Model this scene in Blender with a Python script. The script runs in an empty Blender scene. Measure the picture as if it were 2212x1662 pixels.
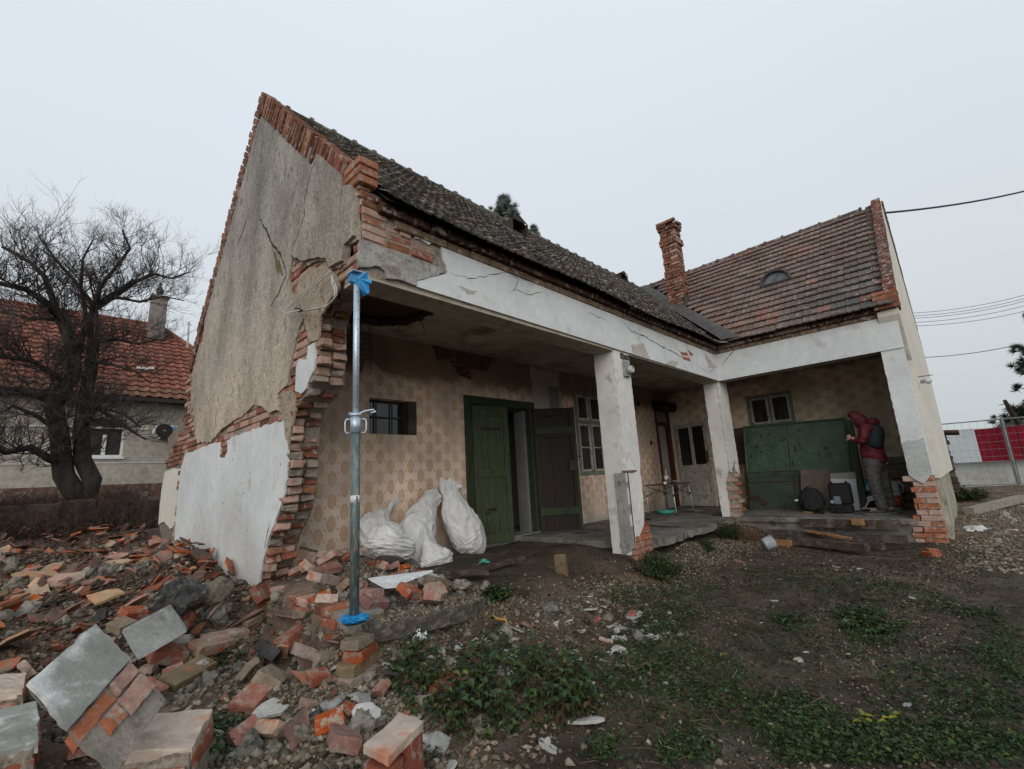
import bpy, math, random
import numpy as np
from mathutils import Vector, Matrix, noise as mnoise

SC = bpy.context.scene
COL = SC.collection
rng = random.Random(11)
PI = math.pi
R_ = math.radians

# ------------------------------------------------------------------ camera
CX, CY, CZ = -1.606, -3.121, 0.895
YAW, PITCH, ROLL, FPX = 0.80708, 0.20425, -0.05779, 989.97   # FPX for a 2212 px wide frame
PW, PH = 2212.0, 1662.0
def cam_axes():
    cy, sy, cp, sp = math.cos(YAW), math.sin(YAW), math.cos(PITCH), math.sin(PITCH)
    f = Vector((sy * cp, cy * cp, sp)); r = Vector((cy, -sy, 0)); u = r.cross(f)
    cr, sr = math.cos(ROLL), math.sin(ROLL)
    return cr * r + sr * u, -sr * r + cr * u, f
CR, CU, CF = cam_axes()
cam_d = bpy.data.cameras.new('camera'); cam = bpy.data.objects.new('camera', cam_d); COL.objects.link(cam)
cam_d.sensor_width = 36; cam_d.lens = 36 * FPX / PW; cam_d.clip_start = 0.05; cam_d.clip_end = 900
m = Matrix.Identity(4)
for i in range(3):
    m[i][0] = CR[i]; m[i][1] = CU[i]; m[i][2] = -CF[i]
m[0][3], m[1][3], m[2][3] = CX, CY, CZ
cam.matrix_world = m
SC.camera = cam

# ------------------------------------------------------------------ world and sun (thick winter overcast)
W = bpy.data.worlds.new("World"); SC.world = W; W.use_nodes = True
nt = W.node_tree; nt.nodes.clear()
out = nt.nodes.new('ShaderNodeOutputWorld'); bg = nt.nodes.new('ShaderNodeBackground')
SUN_EL, SUN_AZ = R_(20), R_(229)          # azimuth of the bright part of the cloud, clockwise from +Y
sky = nt.nodes.new('ShaderNodeTexSky'); sky.sky_type = 'NISHITA'; sky.sun_disc = False
sky.sun_elevation = SUN_EL; sky.sun_rotation = SUN_AZ; sky.air_density = 1.0; sky.dust_density = 6.0
tc = nt.nodes.new('ShaderNodeTexCoord'); sep = nt.nodes.new('ShaderNodeSeparateXYZ')
nt.links.new(tc.outputs['Generated'], sep.inputs[0])
ramp = nt.nodes.new('ShaderNodeValToRGB')
ramp.color_ramp.elements[0].position = 0.0; ramp.color_ramp.elements[0].color = (5.5, 6.0, 6.15, 1)
ramp.color_ramp.elements[1].position = 0.85; ramp.color_ramp.elements[1].color = (8.0, 8.85, 9.7, 1)
e = ramp.color_ramp.elements.new(0.3); e.color = (6.9, 7.4, 7.85, 1)
nt.links.new(sep.outputs[2], ramp.inputs[0])
nz = nt.nodes.new('ShaderNodeTexNoise'); nz.inputs['Scale'].default_value = 1.3; nz.inputs['Detail'].default_value = 3
nt.links.new(tc.outputs['Generated'], nz.inputs['Vector'])
mr = nt.nodes.new('ShaderNodeMapRange'); mr.inputs[3].default_value = 0.95; mr.inputs[4].default_value = 1.05
nt.links.new(nz.outputs[0], mr.inputs[0])
mu = nt.nodes.new('ShaderNodeMixRGB'); mu.blend_type = 'MULTIPLY'; mu.inputs[0].default_value = 1
nt.links.new(ramp.outputs[0], mu.inputs[1]); nt.links.new(mr.outputs[0], mu.inputs[2])
mx = nt.nodes.new('ShaderNodeMixRGB'); mx.inputs[0].default_value = 0.95
nt.links.new(sky.outputs[0], mx.inputs[1]); nt.links.new(mu.outputs[0], mx.inputs[2])
nt.links.new(mx.outputs[0], bg.inputs['Color']); bg.inputs['Strength'].default_value = 0.1
nt.links.new(bg.outputs[0], out.inputs[0])
sun_d = bpy.data.lights.new('sun', 'SUN'); sun = bpy.data.objects.new('sun', sun_d); COL.objects.link(sun)
sun_d.energy = 1.6; sun_d.angle = R_(55); sun_d.color = (1.0, 0.965, 0.92)
sd = Vector((math.sin(SUN_AZ) * math.cos(SUN_EL), math.cos(SUN_AZ) * math.cos(SUN_EL), math.sin(SUN_EL)))
sun.rotation_euler = sd.to_track_quat('Z', 'Y').to_euler()
vs = SC.view_settings
vs.view_transform = 'Standard'; vs.look = 'None'; vs.exposure = 0.0; vs.gamma = 1.0; vs.use_curve_mapping = False
SC.cycles.max_bounces = 6; SC.cycles.diffuse_bounces = 5

# ------------------------------------------------------------------ helpers
def ray(px, py):
    return CF + CR * ((px - PW / 2) / FPX) - CU * ((py - PH / 2) / FPX)
def at(px, py, ax, val):
    """where the sight line of a photo point meets a real plane (x, y or z = val)"""
    d = ray(px, py); c = Vector((CX, CY, CZ)); return c + d * ((val - c[ax]) / d[ax])
def dp(px, py, depth):
    return Vector((CX, CY, CZ)) + ray(px, py) * depth
def nz3(x, y, z=0.0): return mnoise.noise(Vector((x, y, z)))

GP = [(7.2,-2.9,-.33),(6,-1.5,-.37),(4,-1,-.39),(3,-2,-.42),(1.5,-2,-.42),(.5,-2.3,-.42),(2,-.9,-.37),(1,-.6,-.33),(8,-4,-.35),
(12,-4,-.3),(18,-4,-.12),(14,-3,-.35),(30,-8,-.1),(60,-20,0),(3,-.3,-.24),(3.4,-.45,-.33),(5,-.1,-.13),(5,-.45,-.34),(7.2,-.1,-.14),(7.1,-.6,-.36),(7.2,-1.6,-.35),
(1,.8,-.04),(.4,1.2,.04),(.3,.6,.0),(.25,-.24,-.25),(.6,-.26,-.25),(1.0,-.22,-.24),(1.25,-.1,-.2),(1,.05,-.07),(.4,.05,-.05),(.1,.1,-.08),(1.3,.1,-.1),(2,.3,-.07),(2,1.5,-.03),(3.5,1,-.05),(3.5,.25,-.09),(5,1.5,-.05),(6.5,1,-.06),(9,1,-.1),(9,-2,-.2),
(2,-.3,-.26),(1.2,-.35,-.3),(.4,-.3,-.27),(0,-.35,-.3),(0,-.1,-.26),(-.3,2,.0),(-.3,1.5,-.18),(-.5,.9,-.30),(-.25,.9,-.30),(-.25,.4,-.33),(-.12,1.8,-.06),(.15,1.75,.05),(.15,1.2,.03),(.15,.6,.0),(.12,.3,-.04),(-.3,5.6,.14),(-.2,3.8,.12),(-2,5,.12),(-1,5,.05),(-1.6,7,.22),(0,7,.2),(-2,8.5,.36),(0,8.5,.36),
(-2,10,.75),(0,10,.75),(-4,6,.4),(-6,3,.3),(-3,2,.05),(-1,3,-.02),(-2.5,0,-.25),(-1.3,.5,-.22),(-1.2,-.5,-.4),(-1.5,-1,-.5),(-3,-2,-.45),(0,-1.2,-.38),(-.5,-1.6,-.43),(-.7,-.3,-.33),(-1.6,-3.1,-.42),
(1,3.5,-.1),(3,4,-.1),(0,12,1.),(-3,12,1.),(-15,15,1.),(5,20,.9),(30,20,.2),(0,60,1),(60,60,0.4),(-60,20,1)]
GPA = np.array(GP)
def zbase(X, Y):
    X = np.asarray(X, float); Y = np.asarray(Y, float)
    num = np.zeros_like(X); den = np.zeros_like(X)
    for px, py, pz in GP:
        w = 1.0 / (((X - px) ** 2 + (Y - py) ** 2) + .02) ** 2
        num += w * pz; den += w
    return num / den
def rub(x, y):
    """how much rubble covers the ground here, 0..1"""
    a = 0.0
    if x < 0.05: a = 1 if y > -1.2 else max(0, 1 - (-1.2 - y) / .8)
    if 0 <= x < 1.6 and -.2 < y < 1.9: a = max(a, 1 - x / 2.2)
    if 0 <= x < 2.2 and -1.3 < y < .0: a = max(a, .7 - x * .3)
    return a
def zfine(x, y):
    a = rub(x, y)
    n = .035 * nz3(x * 1.3, y * 1.3, 3) + (.012 + .02 * a) * nz3(x * 5, y * 5, 7) + (.006 + .012 * a) * nz3(x * 14, y * 14, 9)
    # low heap against the gable and the heap left in the veranda
    n += .10 * a * max(0, nz3(x * .9 + 4, y * .9, 1))
    n += .10 * math.exp(-((x + .35) ** 2 / .15 + (y - 2.9) ** 2 / 1.2)) + .20 * math.exp(-((x - .50) ** 2 / .14 + (y - 1.10) ** 2 / .26))
    return n
# sheet grid: fine near the camera, coarse far away
def axis(lo, hi, step, far_lo, far_hi):
    a = list(np.arange(lo, hi, step)); s = step
    x = lo; b = []
    while x > far_lo: s *= 1.25; x -= s; b.append(x)
    x = a[-1]; s = step; c = []
    while x < far_hi: s *= 1.25; x += s; c.append(x)
    return np.array(b[::-1] + a + c)
GX = axis(-2.4, 9.0, .035, -150, 400); GY = axis(-3.0, 3.0, .035, -200, 400)
GY = np.unique(np.concatenate([GY[GY < 3.0], np.arange(3.0, 9.0, .07), GY[GY > 9.3]]))
XX, YY = np.meshgrid(GX, GY, indexing='ij')
ZZ = zbase(XX, YY)
for i in range(XX.shape[0]):
    for j in range(XX.shape[1]):
        if -2.6 < XX[i, j] < 20 and -6 < YY[i, j] < 12: ZZ[i, j] += zfine(XX[i, j], YY[i, j])
def zG(x, y):
    i = min(max(np.searchsorted(GX, x) - 1, 0), len(GX) - 2); j = min(max(np.searchsorted(GY, y) - 1, 0), len(GY) - 2)
    fx = (x - GX[i]) / (GX[i + 1] - GX[i]); fy = (y - GY[j]) / (GY[j + 1] - GY[j])
    return float((ZZ[i, j] * (1 - fx) + ZZ[i + 1, j] * fx) * (1 - fy) + (ZZ[i, j + 1] * (1 - fx) + ZZ[i + 1, j + 1] * fx) * fy)
def ghit(px, py):
    d = ray(px, py); c = Vector((CX, CY, CZ)); t = 1.0
    while t < 60:
        p = c + d * t
        if p.z < zG(p.x, p.y): break
        t += .02
    return c + d * t

# ------------------------------------------------------------------ mesh builder
class MB:
    def __init__(s): s.v = []; s.f = []; s.t = []      # verts, faces, tint per face
    def add(s, vs, fs, tint=(1, 1, 1)):
        o = len(s.v); s.v += [tuple(q) for q in vs]; s.f += [tuple(i + o for i in f) for f in fs]; s.t += [tint] * len(fs)
    def box(s, a, b, tint=(1, 1, 1), M=None, bev=0.0, jit=0.0):
        x0, y0, z0 = a; x1, y1, z1 = b
        if bev <= 0:
            vs = [Vector(q) for q in ((x0,y0,z0),(x1,y0,z0),(x1,y1,z0),(x0,y1,z0),(x0,y0,z1),(x1,y0,z1),(x1,y1,z1),(x0,y1,z1))]
            fs = [(0,3,2,1),(4,5,6,7),(0,1,5,4),(1,2,6,5),(2,3,7,6),(3,0,4,7)]
        else:
            vs = []; c = bev
            for iz, z in ((0, z0), (1, z1)):
                for (x, y, sx, sy) in ((x0,y0,1,1),(x1,y0,-1,1),(x1,y1,-1,-1),(x0,y1,1,-1)):
                    sz = 1 if iz == 0 else -1
                    vs += [Vector((x, y + sy * c, z + sz * c)), Vector((x + sx * c, y, z + sz * c)), Vector((x + sx * c, y + sy * c, z))]
            def V(k, w, iz): return iz * 12 + k * 3 + w       # w 0: on x face, 1: on y face, 2: on z face
            fs = []
            fs.append(tuple(V(k, 2, 0) for k in (0, 3, 2, 1))); fs.append(tuple(V(k, 2, 1) for k in (0, 1, 2, 3)))
            fs.append((V(0,1,0), V(1,1,0), V(1,1,1), V(0,1,1))); fs.append((V(2,1,0), V(3,1,0), V(3,1,1), V(2,1,1)))
            fs.append((V(1,0,0), V(2,0,0), V(2,0,1), V(1,0,1))); fs.append((V(3,0,0), V(0,0,0), V(0,0,1), V(3,0,1)))
            for k, l, w in ((0,1,1),(1,2,0),(2,3,1),(3,0,0)):
                fs.append((V(k,2,0), V(l,2,0), V(l,w,0), V(k,w,0))); fs.append((V(l,2,1), V(k,2,1), V(k,w,1), V(l,w,1)))
            for k in range(4):
                a0, b0 = (0, 1) if k in (0, 2) else (1, 0)
                fs.append((V(k,a0,0), V(k,b0,0), V(k,b0,1), V(k,a0,1)))
                fs.append((V(k,0,0), V(k,1,0), V(k,2,0))); fs.append((V(k,1,1), V(k,0,1), V(k,2,1)))
        if jit: vs = [q + Vector((rng.uniform(-jit, jit), rng.uniform(-jit, jit), rng.uniform(-jit, jit))) for q in vs]
        if M is not None: vs = [M @ q for q in vs]
        s.add(vs, fs, tint)
    def prism(s, pts, off, tint=(1, 1, 1)):
        """closed outline (3D points) pushed along off"""
        n = len(pts); off = Vector(off); A = [Vector(p) for p in pts]; B = [p + off for p in A]
        s.add(A + B, [tuple(range(n))[::-1], tuple(range(n, 2 * n))] + [(i, (i + 1) % n, n + (i + 1) % n, n + i) for i in range(n)], tint)
    def tube(s, pts, rad, n=8, tint=(1, 1, 1), cap=True, flat=1.0):
        pts = [Vector(p) for p in pts]; N = len(pts)
        if not hasattr(rad, '__len__'): rad = [rad] * N
        up = Vector((0, 0, 1)); vs = []; prev = None
        for i, p in enumerate(pts):
            d = (pts[min(i + 1, N - 1)] - pts[max(i - 1, 0)])
            d = d.normalized() if d.length > 1e-9 else Vector((0, 0, 1))
            if prev is None:
                a = d.cross(up)
                if a.length < .05: a = d.cross(Vector((1, 0, 0)))
            else: a = prev - d * prev.dot(d)
            a.normalize(); prev = a; b = d.cross(a)
            for k in range(n):
                t = 2 * PI * k / n; vs.append(p + (a * math.cos(t) + b * math.sin(t) * flat) * rad[i])
        fs = [(i*n+k, i*n+(k+1)%n, (i+1)*n+(k+1)%n, (i+1)*n+k) for i in range(N-1) for k in range(n)]
        if cap: fs += [tuple(range(n))[::-1], tuple((N-1)*n+k for k in range(n))]
        s.add(vs, fs, tint)
    def lathe(s, prof, c=(0, 0, 0), n=16, M=None, tint=(1, 1, 1)):
        vs = []; c = Vector(c)
        for r, z in prof:
            for k in range(n):
                q = Vector((r * math.cos(2*PI*k/n), r * math.sin(2*PI*k/n), z)); vs.append((M @ q if M is not None else q) + c)
        N = len(prof)
        fs = [(i*n+k, i*n+(k+1)%n, (i+1)*n+(k+1)%n, (i+1)*n+k) for i in range(N-1) for k in range(n)]
        fs += [tuple(range(n))[::-1], tuple((N-1)*n+k for k in range(n))]
        s.add(vs, fs, tint)
    def build(s, name, mat, parent=None, smooth=False, link=True):
        me = bpy.data.meshes.new(name)
        loc = Vector((0, 0, 0))
        pp = parent
        while pp is not None: loc += pp.location; pp = pp.parent
        v = np.array(s.v, dtype=np.float32).reshape(-1, 3) - np.array(loc, dtype=np.float32)
        me.from_pydata([tuple(q) for q in v.tolist()], [], s.f)
        me.materials.append(mat)
        if mat.get('tinted'):
            ca = me.color_attributes.new('tint', 'FLOAT_COLOR', 'CORNER')
            cnt = [len(f) for f in s.f]
            arr = np.ones((sum(cnt), 4), dtype=np.float32); arr[:, :3] = np.repeat(np.array(s.t, dtype=np.float32), cnt, axis=0)
            ca.data.foreach_set('color', arr.ravel())
        if smooth: me.polygons.foreach_set('use_smooth', [True] * len(me.polygons))
        me.update()
        o = bpy.data.objects.new(name, me)
        if link: COL.objects.link(o)
        if parent is not None: o.parent = parent
        return o

def tag(o, label=None, cat=None, group=None, kind=None):
    if label: o['label'] = label
    if cat: o['category'] = cat
    if group: o['group'] = group
    if kind: o['kind'] = kind
    return o
def thing(name, label, cat, loc=(0, 0, 0), group=None):
    o = bpy.data.objects.new(name, None); o.empty_display_size = .1; COL.objects.link(o); o.location = loc
    return tag(o, label, cat, group)
def copy_tree(o, parent=None):
    c = o.copy(); COL.objects.link(c)
    if parent is not None: c.parent = parent
    for ch in list(o.children): copy_tree(ch, c)
    return c
def rough_outline(pts, step, amp, seed=0, closed=True):
    """a jagged version of an outline (2D list)"""
    r = random.Random(seed); out_ = []
    n = len(pts)
    for i in range(n if closed else n - 1):
        a = pts[i]; b = pts[(i + 1) % n]; L = math.hypot(b[0]-a[0], b[1]-a[1]); k = max(1, int(L / step))
        for j in range(k):
            t = j / k; x = a[0] + (b[0]-a[0]) * t; y = a[1] + (b[1]-a[1]) * t
            if j > 0: x += r.uniform(-amp, amp); y += r.uniform(-amp, amp)
            out_.append((x, y))
    if not closed: out_.append(pts[-1])
    return out_
def S(x, y): return (x * .67439, y * .67439)            # full-size photo pixels -> 2212 px frame

# ------------------------------------------------------------------ materials
def rgb(c): return (c[0], c[1], c[2], 1)
MATS = {}
def M_(name, c1, c2=None, scale=4, c3=None, s2=30, f2=.35, rough=.9, bump=.25, bs=60, tint=False, rnd=0.0, metal=0.0,
       stretch=None, spec=.3, trans=0.0, det=6, lo=.35, hi=.65, dist=.012, alpha=None, sss=0, fine=.19, grad=None):
    """noise-driven colour c1..c2, spots of c3, fine bump"""
    if name in MATS: return MATS[name]
    m = bpy.data.materials.new(name); m.use_nodes = True; nt = m.node_tree; N = nt.nodes; Lk = nt.links
    b = N['Principled BSDF']; b.inputs['Roughness'].default_value = rough; b.inputs['Metallic'].default_value = metal
    b.inputs['Specular IOR Level'].default_value = spec
    if trans: b.inputs['Transmission Weight'].default_value = trans
    tc = N.new('ShaderNodeTexCoord'); vec = tc.outputs['Object']
    if rnd:
        oi = N.new('ShaderNodeObjectInfo'); va = N.new('ShaderNodeVectorMath'); va.operation = 'MULTIPLY_ADD'
        cb = N.new('ShaderNodeCombineXYZ'); 
        for k in range(3): Lk.new(oi.outputs['Random'], cb.inputs[k])
        va.inputs[1].default_value = (37, 53, 71); Lk.new(cb.outputs[0], va.inputs[0]); Lk.new(vec, va.inputs[2]); vec = va.outputs[0]
    if stretch:
        mp = N.new('ShaderNodeMapping'); mp.inputs['Scale'].default_value = stretch; Lk.new(vec, mp.inputs[0]); vec2 = mp.outputs[0]
    else: vec2 = vec
    def noise(sc, d=det, v=None):
        n = N.new('ShaderNodeTexNoise'); n.inputs['Scale'].default_value = sc; n.inputs['Detail'].default_value = d; n.inputs['Roughness'].default_value = .62
        Lk.new(v or vec2, n.inputs['Vector']); return n
    n1 = noise(scale); rp = N.new('ShaderNodeValToRGB'); rp.color_ramp.elements[0].position = lo; rp.color_ramp.elements[1].position = hi
    rp.color_ramp.elements[0].color = rgb(c1); rp.color_ramp.elements[1].color = rgb(c2 or c1); Lk.new(n1.outputs[0], rp.inputs[0])
    col = rp.outputs[0]
    n2 = noise(s2)
    if tint:
        at_ = N.new('ShaderNodeAttribute'); at_.attribute_name = 'tint'
        mt = N.new('ShaderNodeMixRGB'); mt.blend_type = 'MULTIPLY'; mt.inputs[0].default_value = 1; Lk.new(col, mt.inputs[1]); Lk.new(at_.outputs['Color'], mt.inputs[2]); col = mt.outputs[0]
    if c3 is not None:
        r2 = N.new('ShaderNodeValToRGB'); r2.color_ramp.elements[0].position = 1 - f2 - .08 if f2 < .5 else .5; r2.color_ramp.elements[1].position = min(1, 1 - f2 + .04) if f2 < .5 else .6
        n3 = noise(s2 * .35); Lk.new(n3.outputs[0], r2.inputs[0])
        mxx = N.new('ShaderNodeMixRGB'); Lk.new(r2.outputs[0], mxx.inputs[0]); Lk.new(col, mxx.inputs[1]); mxx.inputs[2].default_value = rgb(c3); col = mxx.outputs[0]
    # fine value variation
    mm = N.new('ShaderNodeMapRange'); mm.inputs[1].default_value = .3; mm.inputs[2].default_value = .7; mm.inputs[3].default_value = 1 - fine; mm.inputs[4].default_value = 1 + fine; Lk.new(n2.outputs[0], mm.inputs[0])
    mxv = N.new('ShaderNodeMixRGB'); mxv.blend_type = 'MULTIPLY'; mxv.inputs[0].default_value = 1; Lk.new(col, mxv.inputs[1]); Lk.new(mm.outputs[0], mxv.inputs[2]); col = mxv.outputs[0]
    if rnd:
        hs = N.new('ShaderNodeHueSaturation'); mr2 = N.new('ShaderNodeMapRange'); mr2.inputs[3].default_value = 1 - rnd; mr2.inputs[4].default_value = 1 + rnd
        Lk.new(oi.outputs['Random'], mr2.inputs[0]); Lk.new(mr2.outputs[0], hs.inputs['Value']); Lk.new(col, hs.inputs['Color'])
        mth = N.new('ShaderNodeMath'); mth.operation = 'MULTIPLY'; mth.inputs[1].default_value = 7.31; fr = N.new('ShaderNodeMath'); fr.operation = 'FRACT'
        Lk.new(oi.outputs['Random'], mth.inputs[0]); Lk.new(mth.outputs[0], fr.inputs[0])
        m3 = N.new('ShaderNodeMapRange'); m3.inputs[3].default_value = .65; m3.inputs[4].default_value = 1.15; Lk.new(fr.outputs[0], m3.inputs[0]); Lk.new(m3.outputs[0], hs.inputs['Saturation']); col = hs.outputs[0]
    if grad:   # slow change of the render's own colour with height (weathering)
        sx = N.new('ShaderNodeSeparateXYZ'); Lk.new(tc.outputs['Object'], sx.inputs[0]); ng = noise(.9, 4); ad = N.new('ShaderNodeMath'); ad.operation = 'MULTIPLY_ADD'; ad.inputs[1].default_value = 3.2; Lk.new(ng.outputs[0], ad.inputs[0]); Lk.new(sx.outputs[2], ad.inputs[2])
        mg = N.new('ShaderNodeMapRange'); mg.inputs[1].default_value = grad[0] + 1.6; mg.inputs[2].default_value = grad[1] + 1.6; Lk.new(ad.outputs[0], mg.inputs[0]); cg = N.new('ShaderNodeMixRGB'); cg.inputs[1].default_value = rgb(grad[2]); cg.inputs[2].default_value = rgb(grad[3]); Lk.new(mg.outputs[0], cg.inputs[0])
        mg2 = N.new('ShaderNodeMixRGB'); mg2.blend_type = 'MULTIPLY'; mg2.inputs[0].default_value = 1; Lk.new(col, mg2.inputs[1]); Lk.new(cg.outputs[0], mg2.inputs[2]); col = mg2.outputs[0]
    Lk.new(col, b.inputs['Base Color'])
    if bump:
        nb = noise(bs, 8, vec if grad else vec2); nb.inputs['Roughness'].default_value = .7
        bp = N.new('ShaderNodeBump'); bp.inputs['Strength'].default_value = bump; bp.inputs['Distance'].default_value = dist
        Lk.new(nb.outputs[0], bp.inputs['Height']); Lk.new(bp.outputs[0], b.inputs['Normal'])
    if alpha is not None: b.inputs['Alpha'].default_value = alpha
    MATS[name] = m; m['tinted'] = 1 if tint else 0
    return m

BRICK = M_('brick', (.19,.062,.038), (.27,.098,.058), scale=9, c3=(.33,.28,.235), s2=45, f2=.39, tint=True, bump=.5, bs=90, dist=.01)
BRICKO = M_('loose_brick', (.22,.052,.026), (.31,.090,.042), scale=7, c3=(.27,.22,.17), s2=38, f2=.42, rnd=.28, bump=.55, bs=70, dist=.012)
MORTAR = M_('mortar', (.26,.225,.185), (.36,.32,.27), scale=7, c3=(.16,.13,.10), s2=40, f2=.40, bump=.9, bs=35, dist=.03, tint=True)
MORTARO = M_('loose_mortar', (.15,.13,.10), (.31,.28,.225), scale=6, c3=(.09,.08,.06), s2=40, f2=.43, rnd=.25, bump=.9, bs=28, dist=.025)
GREYPL = M_('grey_roughcast', (.32,.295,.265), (.62,.56,.49), scale=1.0, c3=(.30,.275,.245), s2=26, f2=.36, stretch=(1, 1, .6), bump=1.0, bs=26, dist=.06, lo=.34, hi=.60, fine=.24, grad=(1.8, 4.2, (1.16,1.06,.95), (.80,.80,.80)))
WHITEPL = M_('white_limewash', (.52,.535,.54), (.63,.64,.635), scale=1.0, c3=(.46,.44,.41), s2=8, f2=.34, bump=.3, bs=12, dist=.015, fine=.05, grad=(-.55, .75, (.74,.67,.58), (1,1,1)))
CREAMPL = M_('cream_plaster', (.56,.53,.46), (.63,.60,.53), scale=1.2, c3=(.46,.43,.36), s2=9, f2=.32, bump=.2, bs=18, dist=.015, fine=.06)
PILLPL = M_('pillar_plaster', (.54,.52,.49), (.66,.645,.61), scale=1.6, c3=(.32,.34,.29), s2=9, f2=.35, bump=.3, bs=16, dist=.015, fine=.07)
CEMENT = M_('cement_render', (.22,.22,.205), (.32,.32,.30), scale=4, c3=(.17,.17,.155), s2=25, f2=.38, bump=.5, bs=60, dist=.01)
DARKHOLE = M_('crack_shadow', (.03,.027,.022), (.06,.05,.04), bump=.3)
CONC = M_('concrete', (.17,.155,.13), (.27,.25,.215), scale=5, c3=(.12,.105,.085), s2=30, f2=.42, bump=.8, bs=50, dist=.02)

# ------------------------------------------------------------------ setting: ground
SOIL = M_('yard_soil', (.038,.026,.0175), (.102,.074,.052), scale=2.6, c3=(.13,.108,.084), s2=16, f2=.36, bump=1.0, bs=22, dist=.05, tint=True, lo=.36, hi=.66)
g = MB(); nx, ny = XX.shape
me = bpy.data.meshes.new('ground')
V = np.stack([XX, YY, ZZ], -1).reshape(-1, 3).astype(np.float32)
ii, jj = np.meshgrid(np.arange(nx - 1), np.arange(ny - 1), indexing='ij'); a = (ii * ny + jj).ravel()
F = np.stack([a, a + ny, a + ny + 1, a + 1], -1).astype(np.int32)
me.vertices.add(len(V)); me.vertices.foreach_set('co', V.ravel()); me.loops.add(F.size); me.loops.foreach_set('vertex_index', F.ravel())
me.polygons.add(len(F)); me.polygons.foreach_set('loop_start', np.arange(0, F.size, 4, dtype=np.int32)); me.polygons.foreach_set('loop_total', np.full(len(F), 4, dtype=np.int32))
me.polygons.foreach_set('use_smooth', [True] * len(F)); me.update(calc_edges=True)
ca = me.color_attributes.new('tint', 'FLOAT_COLOR', 'POINT')
T = np.ones((len(V), 4), dtype=np.float32)
for k in range(len(V)):
    x, y = float(V[k, 0]), float(V[k, 1])
    if -3 < x < 12 and -6 < y < 12:
        r = rub(x, y); n = nz3(x * 2, y * 2, 5)
        q = 1 + r * 2.0 * max(0, min(1, 1.6 - .5 * y if y > 0 else 1.6)) + .3 * n
        if x < -.1: q = min(q, 2.2); q = max(1.1, q)
        q *= 1 - .5 * max(0, min(1, (y - 8.0) / .8))
        gr = max(0, min(1, (x - 5.6) / 4.0)) * max(0, min(1, (-2.2 - y) / .7))
        q += 1.2 * gr
        T[k, :3] = (q, q * .99, q * (.96 + .05 * r))
    elif x >= 12 and y < 0: T[k, :3] = (2.2, 2.18, 2.16)
ca.data.foreach_set('color', T.ravel())
me.materials.append(SOIL)
ground = bpy.data.objects.new('ground', me); COL.objects.link(ground); ground['kind'] = 'structure'

# ------------------------------------------------------------------ the ruined farmhouse
L = 7.377; BACK = 2.25; W2X = 9.9; GD = 5.66; ZB = 2.52; ZT = 3.02; RZ = 6.12; RY = 2.72
house = thing('farmhouse', 'half demolished L-shaped farmhouse with crumbling white and grey plaster, tiled roofs and an open veranda', 'house')
def part(n, mb, mat, par=None, label=None, smooth=False):
    o = mb.build(n, mat, par or house, smooth)
    if label: o['label'] = label
    return o
def MX(u, d, z): return Vector((-d, u, z))               # gable plane x = 0, outwards -x
def MYf(u, d, z): return Vector((u, -d, z))              # front plane y = 0, outwards -y
def btint(r, dust=.3, dark=.2):
    t = r.random()
    if t < dust: k = r.uniform(.8, 1.2); return (1.65*k, 3.0*k, 3.9*k)
    if t < dust + dark: k = r.uniform(.45, .75); return (k, k * 1.1, k * 1.1)
    k = r.uniform(.8, 1.35); return (k, k * r.uniform(.9, 1.3), k * r.uniform(.8, 1.2))
def brick_field(mb, fn, u0, u1, z0, z1, inside, r, ch=.078, bl=.27, dep=.10, jd=.012, dust=.3, dark=.15, miss=.02, header=False):
    k = 0; z = z0
    while z < z1:
        u = u0 - (bl * .5 if k % 2 else 0) - r.uniform(0, .03)
        while u < u1:
            w = bl if r.random() > (.5 if header else .15) else bl * .5
            if u < u0: w -= u0 - u; u = u0
            if w < .04: u += w; continue
            cu, cz = u + w / 2, z + ch / 2
            if inside(cu, cz) and r.random() > miss:
                j = r.uniform(-jd, jd); a = [u + .006, -dep, z + .006]; b = [u + w - .006, j, z + ch - .006]
                pts = MB(); pts.box(a, b, bev=.007, jit=.0035)
                mb.add([fn(*q) for q in pts.v], pts.f, btint(r, dust, dark))
            u += w
        z += ch; k += 1
def inpoly(poly):
    def f(x, y):
        c = False; n = len(poly); j = n - 1
        for i in range(n):
            if (poly[i][1] > y) != (poly[j][1] > y) and x < (poly[j][0]-poly[i][0]) * (y-poly[i][1]) / (poly[j][1]-poly[i][1]) + poly[i][0]: c = not c
            j = i
        return c
    return f
def P_X(src, X=0.0):   # photo outline -> (y, z) on plane x = X
    r = []
    for x, y in src:
        p = at(*S(x, y), 0, X); r.append((p.y, p.z))
    return r
def P_Y(src, Y=0.0):
    r = []
    for x, y in src:
        p = at(*S(x, y), 1, Y); r.append((p.x, p.z))
    return r

# ---- broken gable wall
edge = [(2.62,.30),(2.55,.62),(2.39,.76),(2.05,.76),(1.82,.80),(1.75,.95),(1.69,1.12),(1.55,1.28),(1.35,1.30),(1.07,1.28),(.86,1.34),(.66,1.45),(.49,1.67),(.30,1.76),(.08,1.94),(-.3,2.1)]   # (z, y)
def edge_y(z):
    if z > edge[0][0]: return .0
    for (z1, y1), (z2, y2) in zip(edge, edge[1:]):
        if z2 <= z <= z1: return y1 + (y2 - y1) * (z1 - z) / (z1 - z2)
    return 2.1
def rake(y): return RZ - abs(y - RY) * (RZ - 3.33) / RY if y < RY else RZ - (y - RY) * (RZ - 3.05) / (GD - RY)
gw = MB()
core = [(0.02, 2.66)] + [(y + .05, z) for z, y in edge] + [(GD, -.4), (GD, rake(GD) - .02), (RY, RZ - .06), (0.02, 3.30)]
core = rough_outline(core, .08, .008, 3)
gw.prism([(0.02, y, z) for y, z in core], (.28, 0, 0), (1, 1, 1))
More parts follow.
